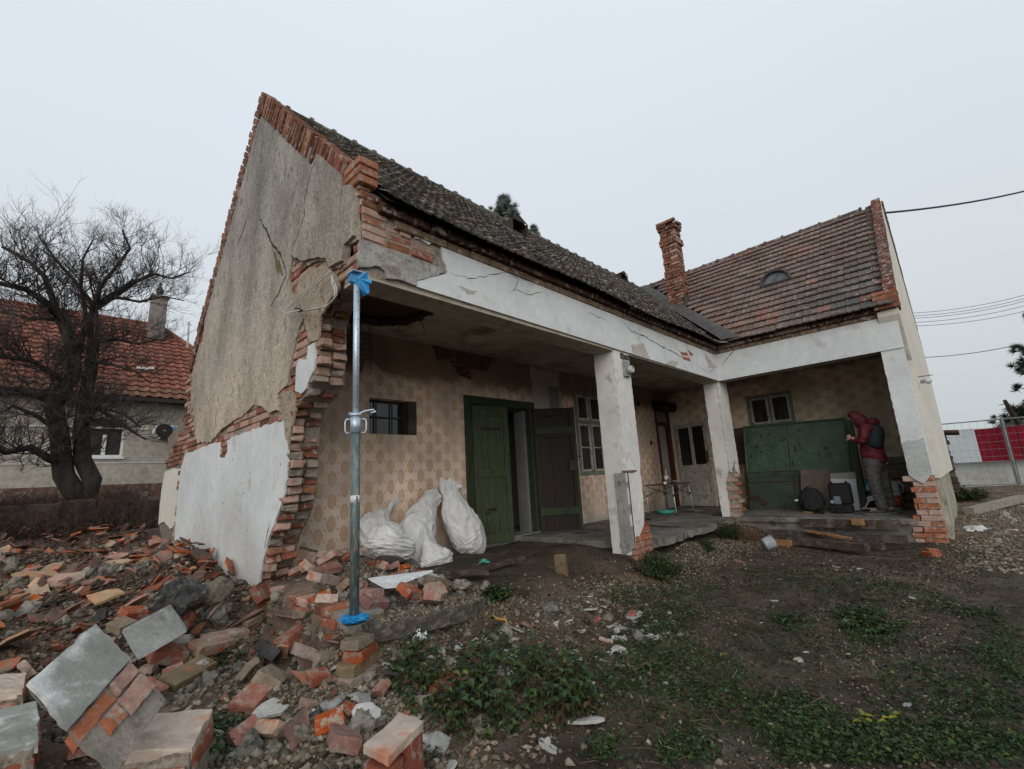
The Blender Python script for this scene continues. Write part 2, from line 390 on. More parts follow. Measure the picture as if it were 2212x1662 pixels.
gable = part('gable_wall', gw, MORTAR, label='broken gable end wall with stained grey plaster and a jagged brick edge')
bw = MB(); r = random.Random(5)
brick_field(bw, MX, 0, GD, -.3, 5.9, lambda u, z: u > edge_y(z) + .02 and z < rake(u) - .12 and (z < 3.4 or u > 4.6 or u < .9), r, dust=.55, dark=.12, jd=.006, miss=.06)
# toothed end of the wall: bricks sticking out towards the gap
z = -.3; k = 0
while z < 2.58:
    y = edge_y(z + .04)
    for w, (x0, x1) in enumerate(((-.004, .135), (.145, .285))):
        if r.random() < .93:
            s_ = r.uniform(-.03, .045) - (.02 if k % 2 else 0) + .035 * w
            c_ = Vector(((x0 + x1) / 2, y + .10 + s_, z + .039)); M = Matrix.Translation(c_) @ Matrix.Rotation(r.uniform(-.10, .10), 4, 'Z') @ Matrix.Rotation(r.uniform(-.06, .06), 4, 'X') @ Matrix.Rotation(r.uniform(-.05, .05), 4, 'Y'); hx, hz = (x1 - x0) / 2 * r.uniform(.8, 1.0), .033 * r.uniform(.8, 1.05)
            q = MB(); q.box((-hx, -.12, -hz), (hx, .12, hz), bev=.011, jit=.010, M=M); bw.add(q.v, q.f, btint(r, .45, .2) if r.random() > .38 else (lambda k: (1.35 * k, 3.2 * k, 4.2 * k))(r.uniform(.6, 1.0)))
    z += .078; k += 1
part('brickwork', bw, BRICK, gable)
# grey roughcast on the gable: outline traced on the wall plane
grey = P_X([(851,356),(873,372),(932,417),(986,462),(1031,496),(1081,539),(1111,566),(1113,603),(1135,590),(1156,573),(1149,634),(1149,679),(1153,770),(1122,788),(1113,847),(1068,869),(1059,838),(1022,838),(991,853),(959,829),(941,833),(932,896),
(940,940),(979,1020),(961,1056),(950,1110),(937,1171),(925,1237),(895,1261),(895,1315),(865,1321),(840,1300),(817,1297),(781,1333),(739,1357),(709,1381),(679,1417),(636,1417),(628,1380),(624,1321),(630,1171),(655,1080),(660,1020),(679,948),(664,958),(673,914),(694,828),(738,683),(781,539),(824,416),(846,366)])
grey = [(max(y, -.004), min(z, rake(y) - .10)) for y, z in grey]
grey = rough_outline(grey, .05, .012, 8)
gp = MB(); gp.prism([(.01, y, z) for y, z in grey], (-.028, 0, 0)); part('grey_plaster', gp, GREYPL, gable)
# broken upper corner: a thicker, lighter lump of plaster right of the long crack
lump = P_X([(1031,500),(1081,543),(1109,570),(1111,606),(1140,600),(1150,680),(1148,760),(1118,790),(1110,840),(1068,862),(1059,830),(1022,832),(985,840),(940,820),(960,760),(985,690),(990,640),(1000,570),(1015,530)])
lump = rough_outline(lump, .05, .009, 18)
gp = MB(); gp.prism([(-.012, max(y, -.02), z) for y, z in lump], (-.035, 0, 0)); part('bulging_plaster', gp, GREYPL, gable)
white = P_X([(596,1453),(622,1446),(649,1434),(682,1421),(705,1416),(706,1466),(721,1469),(731,1446),(731,1413),(748,1400),(797,1383),(831,1370),(880,1355),(910,1348),(913,1390),(925,1429),(925,1480),(922,1535),(908,1601),(890,1654),(864,1721),(847,1790),(834,1866),(811,1890),(725,1950),(562,1890),(560,1754),(564,1681),(572,1582),(582,1499)])
white = rough_outline(white, .05, .010, 9)
gp = MB(); gp.prism([(.01, y, z) for y, z in white], (-.020, 0, 0)); part('white_plaster', gp, WHITEPL, gable, 'pale blue-white limewashed lower plaster')
sm = rough_outline(P_X([(985,1155),(991,1110),(1010,1099),(1012,1150),(1008,1190),(995,1215),(985,1245),(968,1262),(950,1255),(952,1180),(962,1150)]), .04, .008, 4)
gp = MB(); gp.prism([(.01, y, z) for y, z in sm], (-.022, 0, 0)); part('white_plaster_patch', gp, WHITEPL, gable)
# mortar-covered ragged zone around the break
for kx, (src, sd_) in enumerate((([(1068,870),(1040,850),(1000,860),(960,900),(940,960),(975,1015),(990,1100),(1020,1090),(1030,1010),(1060,960),(1085,930),(1085,890)],1),
    ([(930,1250),(900,1270),(905,1340),(915,1420),(925,1440),(935,1380),(950,1300),(945,1262)],2),([(640,1100),(655,1110),(640,1250),(630,1330),(610,1330),(615,1200)],3))):
    q = rough_outline(P_X(src), .035, .012, 30 + sd_); gp = MB(); gp.prism([(.012, y, z) for y, z in q], (-.020 + .002 * kx, 0, 0), (1.3,1.2,1.08)); part('mortar_smear', gp, MORTAR, gable)
# cracks
def crack(par, pts, fn, w, seed, d=.02, name='crack', mat=DARKHOLE):
    pts = rough_outline(pts, .05, .012, seed, closed=False); r = random.Random(seed); n = len(pts); A = []; B = []
    for i, (u, z) in enumerate(pts):
        u2, z2 = pts[min(i + 1, n - 1)]; u1, z1 = pts[max(i - 1, 0)]; dx, dz = u2 - u1, z2 - z1; l = math.hypot(dx, dz) or 1
        ww = w * (.35 + .9 * r.random()) * (.25 + min(1, 4 * min(i, n - 1 - i) / n)); A.append((u - dz / l * ww, z + dx / l * ww)); B.append((u + dz / l * ww, z - dx / l * ww))
    mb = MB()
    for i in range(n - 1):
        q = [A[i], A[i+1], B[i+1], B[i]]; mb.add([fn(u, d, z) for u, z in q], [(0, 1, 2, 3)])
    return part(name, mb, mat, par)
MOSS = M_('moss', (.09,.085,.03), (.17,.15,.07), scale=20, bump=.8)
crack(gable, P_X([(1031,505),(1010,560),(992,640),(990,700),(965,770),(940,828)]), MX, .007, 1, .0475)
crack(gable, P_X([(806,670),(785,740),(760,800)]), MX, .010, 2, .0205)
crack(gable, P_X([(830,690),(862,745),(880,790),(905,815),(925,880),(918,900)]), MX, .013, 3, .0205)
crack(gable, P_X([(880,800),(895,850),(912,885)]), MX, .04, 4, .0195, 'moss_streak', MOSS)
crack(gable, P_X([(925,880),(900,940),(870,985)]), MX, .008, 5, .0205)
crack(gable, P_X([(690,1400),(697,1340),(700,1300)]), MX, .006, 6, .0205)
crack(gable, P_X([(870,1665),(862,1700),(850,1760)]), MX, .006, 7, .0125)
r = random.Random(77)
pk = MB()
for _ in range(190):      # pits knocked in the roughcast
    y = r.uniform(.1, 5.3); z = r.uniform(1.7, 5.6)
    if inpoly(grey)(y, z): s_ = r.uniform(.004, .014); pk.add([MX(y + s_ * math.cos(t) * .7, .0192, z + s_ * 1.5 * math.sin(t) * r.uniform(.6, 1)) for t in (0, 1.1, 2.2, 3.1, 4.2, 5.3)], [tuple(range(6))])
for _ in range(60):      # nicks in the limewash
    y = r.uniform(1.5, 5.4); z = r.uniform(.1, 1.5)
    if inpoly(white)(y, z) and r.random() < .8: s_ = r.uniform(.005, .016); pk.add([MX(y + s_ * math.cos(t) * .9, .0115, z + s_ * math.sin(t) * r.uniform(.6, 1)) for t in (0, 1.1, 2.2, 3.1, 4.2, 5.3)], [tuple(range(6))])
part('pits', pk, M_('pit', (.13,.115,.095), (.17,.15,.13), bump=0), gable)
# rowlock coping on the front and rear rakes, brick kneeler at the eaves corner
cp = MB(); r = random.Random(6)
def coping(y0, z0, y1, z1, n, depth, x0, x1, lift, rr, dust, dark, skip=()):
    d = Vector((0, y1 - y0, z1 - z0)); Ln = d.length; d.normalize(); up = Vector((0, -d.z, d.y)) * (1 if d.y > 0 else -1)
    for i in range(n):
        if i in skip: continue
        t = i / n * Ln; w = Ln / n * .84; tilt = rr.uniform(-.07, .07)
        M = Matrix(((1, 0, 0, 0), (0, d.y, up.y, y0 + d.y * t), (0, d.z, up.z, z0 + d.z * t), (0, 0, 0, 1)))
        q = MB(); q.box((x0 + rr.uniform(-.01, .01), 0, -depth + rr.uniform(-.012, .012)), (x1, w, lift + rr.uniform(-.008, .008)), bev=.007, jit=.004, M=M @ Matrix.Rotation(tilt, 4, 'X'))
        cp.add(q.v, q.f, btint(rr, dust, dark))
coping(.10, 3.50, RY, RZ, 76, .21, -.035, .13, .04, r, .06, .72, skip=(23,24))
coping(GD + .06, 3.02, RY + .02, RZ, 46, .20, -.03, .13, .05, r, .0, .75)
for k in range(3):
    z0 = 3.32 + k * .078
    for (a, b) in (((-.035 - .004 * k, -.05 - .006 * k), (.135, .22)),):
        q = MB(); q.box((a[0], a[1], z0), (b[0], b[1], z0 + .072), bev=.008, jit=.004); cp.add(q.v, q.f, (1.25, 1.5, 1.3) if k < 3 else (.9, 1, 1))
    if k: q = MB(); q.box((-.035, .23, z0), (.13, .23 + .07 * k, z0 + .068), bev=.008, jit=.004); cp.add(q.v, q.f, btint(r, .2, .2))
part('coping', cp, BRICK, gable)
# torn rear corner: a stub of wall going on behind with cream plaster
so = P_X([(600,1395),(537,1405),(540,1460),(530,1500),(520,1562),(512,1625),(508,1681),(514,1711),(524,1750),(530,1800)], .05)
ce = [(GD - .02, -.3), (GD - .02, 2.3)] + so[1:] + [(so[-1][0], -.3)]
st = MB(); st.prism([(.055, y, z) for y, z in rough_outline(ce, .09, .010, 5)], (.24, 0, 0), (.75, .7, .65)); stub = part('wall_stub', st, MORTAR)
q = MB(); cpoly = rough_outline(P_X([(582,1505),(560,1500),(531,1512),(521,1565),(514,1628),(510,1680),(530,1672),(548,1695),(565,1680),(570,1600)], .05), .08, .012, 8)
q.prism([(.055, y, z) for y, z in cpoly], (-.02, 0, 0)); part('cream_plaster', q, CREAMPL, stub)
q = MB(); rb = random.Random(9); ys_ = [p[0] for p in so]; z1_ = P_X([(540,1405)], .05)[0][1]; z0_ = P_X([(533,1500)], .05)[0][1]; k = 0; z0 = z0_
while z0 < z1_ + .1:
    y1 = so[2][0] + rb.uniform(-.12, .16) - max(0, k - 2) * .22; u = GD - .05
    while u < y1:
        w = min(.27, y1 - u); b_ = MB(); b_.box((.030, u, z0), (.25, u + w - .01, z0 + .066), bev=.008, jit=.006); q.add(b_.v, b_.f, btint(rb, .08, .3)); u += .27
    z0 += .078; k += 1
part('brickwork', q, BRICK, stub)

# ---- front beams over the veranda
bm = MB(); bm.box((.02, .0, ZB + .02), (L + .30, .28, 3.2), (1.1, 1.05, 1)); bm.box((L, -2.73, ZB + .01), (L + .28, 0.001, 3.2))
beam = part('veranda_beam', bm, MORTAR, label='long white plastered beam on pillars, brick showing at its left end')
q = MB(); r = random.Random(15)
bp = inpoly([(0, 2.70), (.0, 3.2), (7.4, 3.2), (7.4, 2.9), (5.8, 2.75), (2, 2.65)])
wp = [(1277,709),(1302,734),(1317,731),(1331,763),(1349,767),(1374,785),(1385,777),(1414,792),(1418,817),(1434,871),(1425,877),(1374,889),(1335,900),(1333,918)]
wpl = P_Y(wp, -.02)
wpl = rough_outline(wpl, .05, .008, 2, closed=False) + [(L - .0, ZB - .004), (L - .0, 3.034)]
x0_ = wpl[0][0]; wpl += [(x0_ - .05, 3.034)]
q = MB(); q.prism([(x, .001, z) for x, z in wpl], (0, -.022, 0)); part('white_plaster', q, WHITEPL, beam)
q = MB(); _in = inpoly(wpl); brick_field(q, lambda u, d, z: Vector((u, -d - .010, z)), 0.015, 1.6, 2.70, 3.26, lambda u, z: not _in(u + .13, z) and not _in(u, z) and (z < 3.03 or u < .5), r, dep=.06, jd=.008, dust=.6, dark=.15, bl=.24, ch=.072)
part('brickwork', q, BRICK, beam)
q = MB(); q.prism([(L + .002, y, z) for y, z in [(-.0215, ZB - .004), (-2.76, ZB - .004), (-2.76, 3.034), (-.0215, 3.034)]], (-.024, 0, 0)); part('white_plaster', q, WHITEPL, beam)
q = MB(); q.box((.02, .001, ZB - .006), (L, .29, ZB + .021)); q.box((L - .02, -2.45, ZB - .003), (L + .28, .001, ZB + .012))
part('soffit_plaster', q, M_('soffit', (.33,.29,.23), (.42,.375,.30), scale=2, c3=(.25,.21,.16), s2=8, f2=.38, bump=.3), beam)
gl = P_Y([(1154,770),(1190,780),(1226,795),(1280,812),(1324,828),(1380,850),(1430,869),(1425,876),(1374,888),(1335,899),(1333,917),(1310,908),(1288,900),(1260,895),(1237,893),(1232,870),(1215,855),(1180,858),(1150,855),(1145,820)], -.02)
q = MB(); q.prism([(x, .001, z) for x, z in rough_outline(gl, .04, .010, 6)], (0, -.030, 0)); part('lintel_render', q, M_('lintel', (.33,.31,.28), (.46,.44,.405), scale=4, c3=(.25,.22,.19), s2=20, f2=.4, bump=.9, bs=30, dist=.03), beam)
def MYb(u, d, z): return Vector((u, -d, z))
for i, src in enumerate(([(1438,872),(1500,893),(1560,885),(1640,870)],[(1630,935),(1660,930),(1690,945),(1740,935)],[(1625,872),(1660,895),(1640,935)],[(1990,1025),(2020,1060),(2060,1075),(2110,1105),(2160,1130),(2210,1160)],[(2150,1085),(2170,1120),(2200,1150)],[(2060,1030),(2100,1055),(2130,1050)],[(1880,1000),(1950,1030)],[(2225,1165),(2270,1195),(2293,1180)])):
    crack(beam, P_Y(src, -.022), MYb, .003 if i != 3 else .007, 50 + i, .0225)
def MXw(u, d, z): return Vector((L - d, u, z))
crack(beam, P_X([(2372,1105),(2350,1125),(2310,1170)], L - .022), MXw, .006, 70, .0235)
FLK = M_('flaked', (.38,.345,.30), (.46,.43,.39), scale=8, bump=.5)
for i, src in enumerate(([(2020,1105),(2060,1100),(2085,1160),(2060,1165),(2030,1140)],[(2130,1165),(2150,1155),(2175,1160),(2160,1180),(2135,1183)],[(2255,1130),(2285,1165),(2300,1180),(2270,1180)],[(1470,915),(1500,925),(1530,935),(1500,945)])):
    pts = rough_outline(P_Y(src, -.022), .02, .012, 90 + i); q = MB(); q.prism([(x, -.0205, max(z, ZB + .012)) for x, z in pts], (0, -.0025, 0)); part('flaked_patch', q, FLK, beam)
for i, src in enumerate(([(2178,1128),(2200,1130),(2206,1140),(2184,1139)],[(2184,1143),(2208,1146),(2212,1158),(2190,1152)],[(2200,1120),(2222,1136),(2214,1142)])):
    pts = rough_outline(P_Y(src, -.022), .03, .003, 3 + i); q = MB(); q.prism([(x, -.0206, z) for x, z in pts], (0, -.0045, 0)); part('bare_brick', q, M_('barebrick', (.27,.09,.05), (.33,.15,.1), scale=12, bump=.5), beam)
# stump of the fallen corner, still standing below floor level
q = MB(); r = random.Random(61)
for k in range(7):
    z = -.46 + k * .075; y = .12 + .10 * r.random() + max(0, k - 4) * .12
    while y < 2.0:
        w = r.choice((.13, .26)); b_ = MB(); b_.box((-.015 + r.uniform(-.012, .012), y, z), (.28, min(y + w, 2.02) - .012, z + .066), bev=.009, jit=.007)
        if r.random() > (.05 if k < 5 else .3): q.add(b_.v, b_.f, btint(r, .4, .3))
        y += w
fs_ = part('foundation_stump', q, BRICK, gable); q = MB(); q.box((.01, .10, -.5), (.27, 2.0, .03), (1, 1, 1), jit=.01); part('mortar_core', q, MORTAR, fs_)

# cornice: two corbelled brick courses and a dirty fillet under the tiles
q = MB(); r = random.Random(21)
def course(x0, x1, z, out_, along, ch=.075, bl=.25, dust=.25, dark=.3, tm=(1, 1, 1)):
    u = x0
    while u < x1 - .05:
        w = min(bl, x1 - u); j = r.uniform(-.008, .008); b_ = MB()
        if along == 'x': b_.box((u + .005, -out_ + j, z), (u + w - .005, .05, z + ch), bev=.007, jit=.003)
        else: b_.box((L - out_ + j, -u - w + .005, z), (L + .05, -u - .005, z + ch), bev=.007, jit=.003)
        t = btint(r, dust, dark); q.add(b_.v, b_.f, tuple(t[i] * tm[i] for i in range(3))); u += w
course(.30, L - .05, 3.035, .035, 'x', bl=.28, dust=1.0, tm=(.42,.46,.36)); course(.14, L - .1, 3.115, .09, 'x', bl=.5, dust=.1, dark=.9, tm=(.40,.50,.50))
course(.06, 2.76, 3.035, .035, 'y', bl=.28, dust=1.0, tm=(.45,.45,.38)); course(.1, 2.78, 3.115, .09, 'y', bl=.5, dark=.8, tm=(.45,.5,.5))
part('cornice', q, BRICK, beam)

# ---- roofs
TILE_D = M_('old_tiles', (.058,.051,.045), (.125,.109,.095), scale=3, c3=(.30,.28,.25), s2=26, f2=.41, tint=True, bump=.6, bs=60, rough=.85)
TILE_R = M_('red_brown_tiles', (.125,.080,.064), (.185,.128,.106), scale=1.6, c3=(.25,.22,.19), s2=24, f2=.36, tint=True, bump=.5, bs=60, rough=.85)
PROF = [(0, .0), (.06, .012), (.14, .012), (.20, .002), (.45, .002), (.50, .009), (.58, .009), (.63, .002), (.95, .002), (1, .0)]
def tiles(name, O, U, Vv, Nn, lu, lv, tw, ex, keep, tintf, mat, par, seed=1, sag=None, prof=PROF, lift=.042, jt=.006):
    r = random.Random(seed); mb = MB(); O, U, Vv, Nn = map(Vector, (O, U, Vv, Nn)); nr = int(round(lv / ex)); nc = int(lu / tw)
    for j in range(nr):
        for i in range(nc):
            u0 = i * tw; v0 = j * ex
            if not keep(O + U * (u0 + tw / 2) + Vv * (v0 + ex / 2)): continue
            du = r.uniform(-.004, .004); dv = r.uniform(-jt, jt); tl = r.uniform(-.004, .006); tr = r.uniform(-.004, .006)
            vs = []; 
            for (vv, h) in ((v0 + dv - .02, lift), (v0 + ex + .01, .0)):
                for a, b in prof: vs.append(O + U * (u0 + du + a * (tw + .008)) + Vv * vv + Nn * (b + h + tl + (tr - tl) * a))
            n = len(prof)
            for a, b in prof: vs.append(O + U * (u0 + du + a * (tw + .008)) + Vv * (v0 + dv - .02) + Nn * (b + lift - .022 + tl + (tr - tl) * a))
            if sag: vs = [q - Vector((0, 0, sag(q))) for q in vs]
            fs = [(k, k + 1, n + k + 1, n + k) for k in range(n - 1)] + [(2*n + k, 2*n + k + 1, k + 1, k) for k in range(n - 1)]
            mb.add(vs, fs, tintf(r, vs[0]))
    return part(name, mb, mat, par)
def t_main(r, p):
    k = r.uniform(.7, 1.2); k *= 1 + .35 * nz3(p.x * .8, p.y * .8, p.z)
    if r.random() < .10: return (k * 1.7, k * 1.25, k * 1.0)
    return (k, k * .99, k * .97)
def t_wing(r, p):
    k = r.uniform(.85, 1.15); d = max(0, min(1, (-p.y - .6) / 1.6)) * max(0, min(1, (5.0 - p.z) / 1.4)) + .25 * nz3(p.x, p.y * 2, p.z * 2)
    if r.random() < .07: return (k * 1.35, k * 1.05, k * .95)
    d = max(0, min(1, d)) * r.uniform(.5, 1); return (k * (1 - .52 * d), k * (1 - .28 * d), k * (1 - .18 * d))
s2 = math.sqrt(.5)
sagf = lambda p: .05 * math.sin(max(0, min(1, p.x / 7.2)) * PI) ** 1 * (.6 + .4 * math.sin(p.x * 1.7)) if p.y < 3 else 0
roof_c = MB()
def quad(mb, a, b, c, d): mb.add([a, b, c, d], [(0, 1, 2, 3)])
# sheathing under the tiles
e0, ez = -.16, 3.17
for (a, b, c, d) in (((.14, e0, ez), (7.22, e0, ez), (10.1, RY, 6.03), (.14, RY, 6.03)), ((.14, RY, 6.03), (10.1, RY, 6.03), (10.1, GD + .1, 3.05), (.27, GD + .1, 3.05)),
                     ((7.22, e0, ez), (7.22, -2.55, ez), (10.1, -2.55, 6.03), (10.1, RY, 6.03)), ((10.1, -2.55, 6.03), (12.95, -2.55, 3.1), (12.95, GD, 3.1), (10.1, RY, 6.03))):
    quad(roof_c, a, b, c, d)
roof = part('roof', roof_c, M_('roof_sheathing', (.03,.025,.02), (.05,.04,.03), bump=0), label='old clay tile roofs of two wings meeting in a valley')
tiles('main_roof_tiles', (.14, e0 - .02, ez + .01), (1, 0, 0), (0, s2, s2), (0, -s2, s2), 10.1, 4.06, .205, .185, lambda p: p.x < 7.02 + (p.y - e0), t_main, TILE_D, roof, 1, sagf)
tiles('wing_roof_tiles', (L - .18, e0 - .0, ez + .01), (0, -1, 0), (s2, 0, s2), (-s2, 0, s2), 2.61, 4.06, .2, .226, lambda p: True, t_wing, TILE_R, roof, 2)
tiles('wing_roof_upper_tiles', (L - .18, e0, ez + .01), (0, 1, 0), (s2, 0, s2), (-s2, 0, s2), 3.0, 4.06, .2, .226, lambda p: p.x > 7.55 + (p.y - e0), t_wing, TILE_R, roof, 3)
tiles('rear_roof_tiles', (12.95, -2.5, 3.12), (0, 1, 0), (-s2, 0, s2), (s2, 0, s2), 8, 4.06, .2, .226, lambda p: True, t_wing, TILE_R, roof, 4)
# ridge tiles
rt = MB(); r = random.Random(31)
def ridge(p0, p1, n, r0, tint):
    p0, p1 = Vector(p0), Vector(p1); d = (p1 - p0); 
    for i in range(n):
        a = p0 + d * (i / n); b = p0 + d * ((i + 1) / n + .01); z_ = Vector((0, 0, r.uniform(-.008, .008))); k = r.uniform(.7, 1.2)
        rt.tube([a + z_, a + d * (.12 / n) + z_, a + d * (.14 / n) + z_, b + z_], [r0 * 1.28, r0 * 1.28, r0, r0 * .95], 10, (tint[0] * k, tint[1] * k, tint[2] * k))
ridge((.28, RY, 6.03), (4.2, RY, 6.03), 12, .085, (1.2, 1.15, 1.0)); ridge((4.2, RY, 6.03), (9.9, RY, 6.04), 17, .085, (1.2, 1.15, 1.0))
ridge((10.1, -2.5, 6.05), (10.1, RY, 6.05), 14, .075, (1.1, .8, .75))
part('ridge_tiles', rt, TILE_D, roof)
q = MB(); dv = Vector((1, 1, 1)).normalized()
sn = Vector((1, -1, 0)).normalized()
for s_ in (-1, 1):
    a = Vector((7.12, e0 - .10, ez + .02)); b = Vector((10.0, 2.78, 6.06))
    off = (Vector((1, 0, 1)) if s_ > 0 else Vector((0, -0, 0)))
    side = Vector((0, -.17, 0)) + Vector((.0, 0, .0)) if s_ > 0 else Vector((-.17, 0, 0))
    up = Vector((0, 0, .035))
    quad(q, a + up, b + up, b + side + up * 1.7, a + side + up * 1.7)
    if s_ > 0: quad(q, a + up, b + up, b + Vector((.0, -.30, .05)), a + Vector((.06, -.30, .05)))
part('valley_flashing', q, M_('valley_metal', (.060,.052,.048), (.10,.09,.085), scale=6, metal=.3, rough=.6, bump=.1), roof)
q = MB(); q.prism([(7.03, -.28, 3.165), (7.25, -.35, 3.17), (7.36, -.22, 3.2), (7.2, -.1, 3.24), (7.05, -.14, 3.22)], (0, 0, .02))
part('valley_spout', q, M_('tin', (.35,.36,.37), (.45,.46,.47), metal=.6, rough=.5, bump=.1), roof)
# two small vent dormers on the main roof, half-round dormer on the wing
def vent(px, py, s_, lbl):
    # point on main roof plane
    d = ray(px, py); c = Vector((CX, CY, CZ)); t = (ez + (c.y - e0) - c.z) / (d.z - d.y); p = c + d * t
    v = MB(); w = .10 * s_; h = .19 * s_
    x, y, z = p.x, p.y, p.z
    v.add([(x-w,y,z-.05),(x+w,y,z-.05),(x+w,y,z+h*.75),(x,y,z+h),(x-w,y,z+h*.75),(x-w,y+h*1.2,z+h*.75),(x,y+h*1.4,z+h),(x+w,y+h*1.2,z+h*.75),(x-w,y+.3,z+.2),(x+w,y+.3,z+.2)],
          [(0,4,5,8),(1,9,7,2),(4,3,6,5),(3,2,7,6)])
    v.box((x-w-.012,y-.03,z-.06),(x-w+.02,y+.0,z+h*.75)); v.box((x+w-.02,y-.03,z-.06),(x+w+.012,y,z+h*.75)); v.add([(x-w-.02,y-.04,z+h*.72),(x+w+.02,y-.04,z+h*.72),(x,y-.04,z+h*1.04)],[(0,1,2)])
    v.box((x-w,y-.035,z-.08),(x+w,y,z-.03))
    o = part('roof_vent', v, M_('vent_wood', (.035,.026,.022), (.06,.045,.038), stretch=(1,1,.3), bump=.4), roof, lbl)
    v = MB(); v.box((x-w+.02,y+.05,z-.03),(x+w-.02,y+.07,z+h*.75)); v.build('vent_hole', M_('blackness', (.004,.004,.004), bump=0), o) if False else None
vent(1122, 512, 1.9, 'small dark vent dormer in the middle of the long roof'); vent(1348, 612, 1.7, 'small dark vent dormer near the valley')
dn = MB(); c0 = Vector((8.46, -1.02, 4.60)); r0 = .27
arc = [(c0.x, c0.y + r0 * math.cos(t), c0.z - .12 + r0 * .95 * math.sin(t)) for t in np.linspace(0, PI, 13)]
for i in range(12):
    a, b = Vector(arc[i]), Vector(arc[i + 1]); k = Vector((.75, 0, .10)); dn.add([a, b, b + k, a + k], [(0, 1, 2, 3)])
dn.tube([Vector(p) - Vector((.015, 0, 0)) for p in arc] , .030, 6); dn.tube([arc[0], arc[-1]], .034, 6)
dm = part('half_round_dormer', dn, M_('dormer_metal', (.05,.04,.038), (.08,.065,.06), metal=.2, rough=.6), roof)
gl_ = MB(); gl_.add([Vector(p) + Vector((.02, 0, 0)) for p in arc], [tuple(range(13))]); part('glass', gl_, M_('dirty_glass', (.03,.04,.045), (.12,.145,.155), scale=8, rough=.25, spec=.6, bump=.1), roof)

# far gable of the wing with its coping and plinth
fg = MB(); hz = [(-.3 + 8.05, .56), (12.9, .56), (12.9, 3.15), (10.12, 6.12), (7.30, 3.30), (7.30, 3.03), (7.62, ZB - .02), (7.75, 2.36), (7.75, .56)]
fg.prism([(x, -2.80 - .012 * max(0, x - 7.7) , z) for x, z in hz], (0, .26, 0)); fgo = part('wing_gable_wall', fg, CREAMPL, label='cream rendered end wall of the wing')
q = MB(); q.box((7.80, -2.79, -.45), (12.9, -2.55, .555)); part('plinth', q, M_('plinth', (.30,.28,.22), (.42,.40,.33), scale=3, c3=(.14,.15,.09), s2=14, f2=.42, stretch=(1,1,.5), bump=.6), fgo)
cp = MB(); r = random.Random(8)
def coping_w(x0, z0, x1, z1, n, y0, y1, lift, depth):
    d = Vector((x1 - x0, 0, z1 - z0)); Ln = d.length; d.normalize(); up = Vector((-d.z, 0, d.x)) * (1 if d.x > 0 else -1)
    for i in range(n):
        t = i / n * Ln; w = Ln / n * .93
        M = Matrix(((d.x, 0, up.x, x0 + d.x * t), (0, 1, 0, 0), (d.z, 0, up.z, z0 + d.z * t), (0, 0, 0, 1)))
        q = MB(); q.box((0, y0, -depth), (w, y1 + r.uniform(-.006, .006), lift + r.uniform(-.006, .006)), bev=.008, jit=.004, M=M)
        k = r.uniform(.40, .62); cp.add(q.v, q.f, (k, k * 1.0, k * 1.15) if r.random() < .75 else (k * .9, k * 1.5, k * 2.0))
coping_w(7.42, 3.40, 10.14, 6.14, 30, -2.82, -2.665, .09, .1); coping_w(12.92, 3.2, 10.14, 6.14, 30, -2.86, -2.60, .03, .12)
for k in range(4): q = MB(); q.box((7.22 + .02 * k, -2.83, 3.13 + k * .08), (7.55, -2.52, 3.20 + k * .08), bev=.008, jit=.005); cp.add(q.v, q.f, (1.1, 1.25, 1.1) if k > 1 else (.8, .9, .9))
part('coping', cp, BRICK, fgo)
q = MB(); q.prism([(7.40, -2.66, 3.40), (7.56, -2.66, 3.38), (10.2, -2.66, 6.02), (10.05, -2.66, 6.09)], (0, .10, 0)); part('sooty_joint', q, DARKHOLE, fgo)

# ---- chimney in the valley
ch = MB(); r = random.Random(12)
cx0, cy0, cw, cd = 8.70, .96, .34, .38
nrow = 34
ch.box((cx0 + .03, cy0 + .03, 3.9), (cx0 + cw - .03, cy0 + cd - .03, 6.9), (.5, .5, .5))
for k in range(nrow):
    z = 4.25 + k * .080; e = .0; lean = -.0025 * k
    if k in (26, 27): e = .035
    if k in (32, 33): e = .05
    if k == 31: e = .03
    if k in (13,): e = .015
    for side in range(4):
        n = 2; 
        for i in range(n):
            if k >= 32 and r.random() < .25: continue
            j = r.uniform(-.012, .016) + e; o1 = (k % 2) * .5
            if side in (0, 2):
                a = cy0 - e + (cd + 2 * e) * (i / n); b = a + (cd + 2 * e) / n - .008; x = cx0 - j if side == 0 else cx0 + cw - .1 + j
                bb = ((x, a, z), (x + .1, b, z + .07))
            else:
                a = cx0 - e + (cw + 2 * e) * (i / n if k % 2 else (0, .66)[i]); b = a + (cw + 2 * e) * ((.5, .5)[i] if k % 2 else (.64, .34)[i]) - .008; y = cy0 - j if side == 1 else cy0 + cd - .1 + j
                bb = ((a, y, z), (b, y + .1, z + .07))
            q = MB(); q.box(*bb, bev=.007, jit=.005); t = btint(r, .10, .30 + (.3 if k > 27 else 0)); ch.add(q.v, q.f, (t[0] * .80, t[1] * .80, t[2] * .85) if k > 8 else (t[0] * .95, t[1] * 1.1, t[2] * 1.0))
chim = part('chimney', ch, BRICK, roof, 'tall crumbling brick chimney in the roof valley')
q = MB(); q.box((cx0 - .10, cy0 - .08, 4.25), (cx0 + cw + .08, cy0 - .05, 4.95)); q.prism([(cx0 - .12, cy0 - .09, 4.42), (cx0 - .12, cy0 + cd + .1, 4.42), (cx0 - .02, cy0 + cd + .1, 4.62), (cx0 - .02, cy0 - .09, 4.62)], (.02, 0, .02)); part('chimney_flashing', q, MATS['valley_metal'], roof)

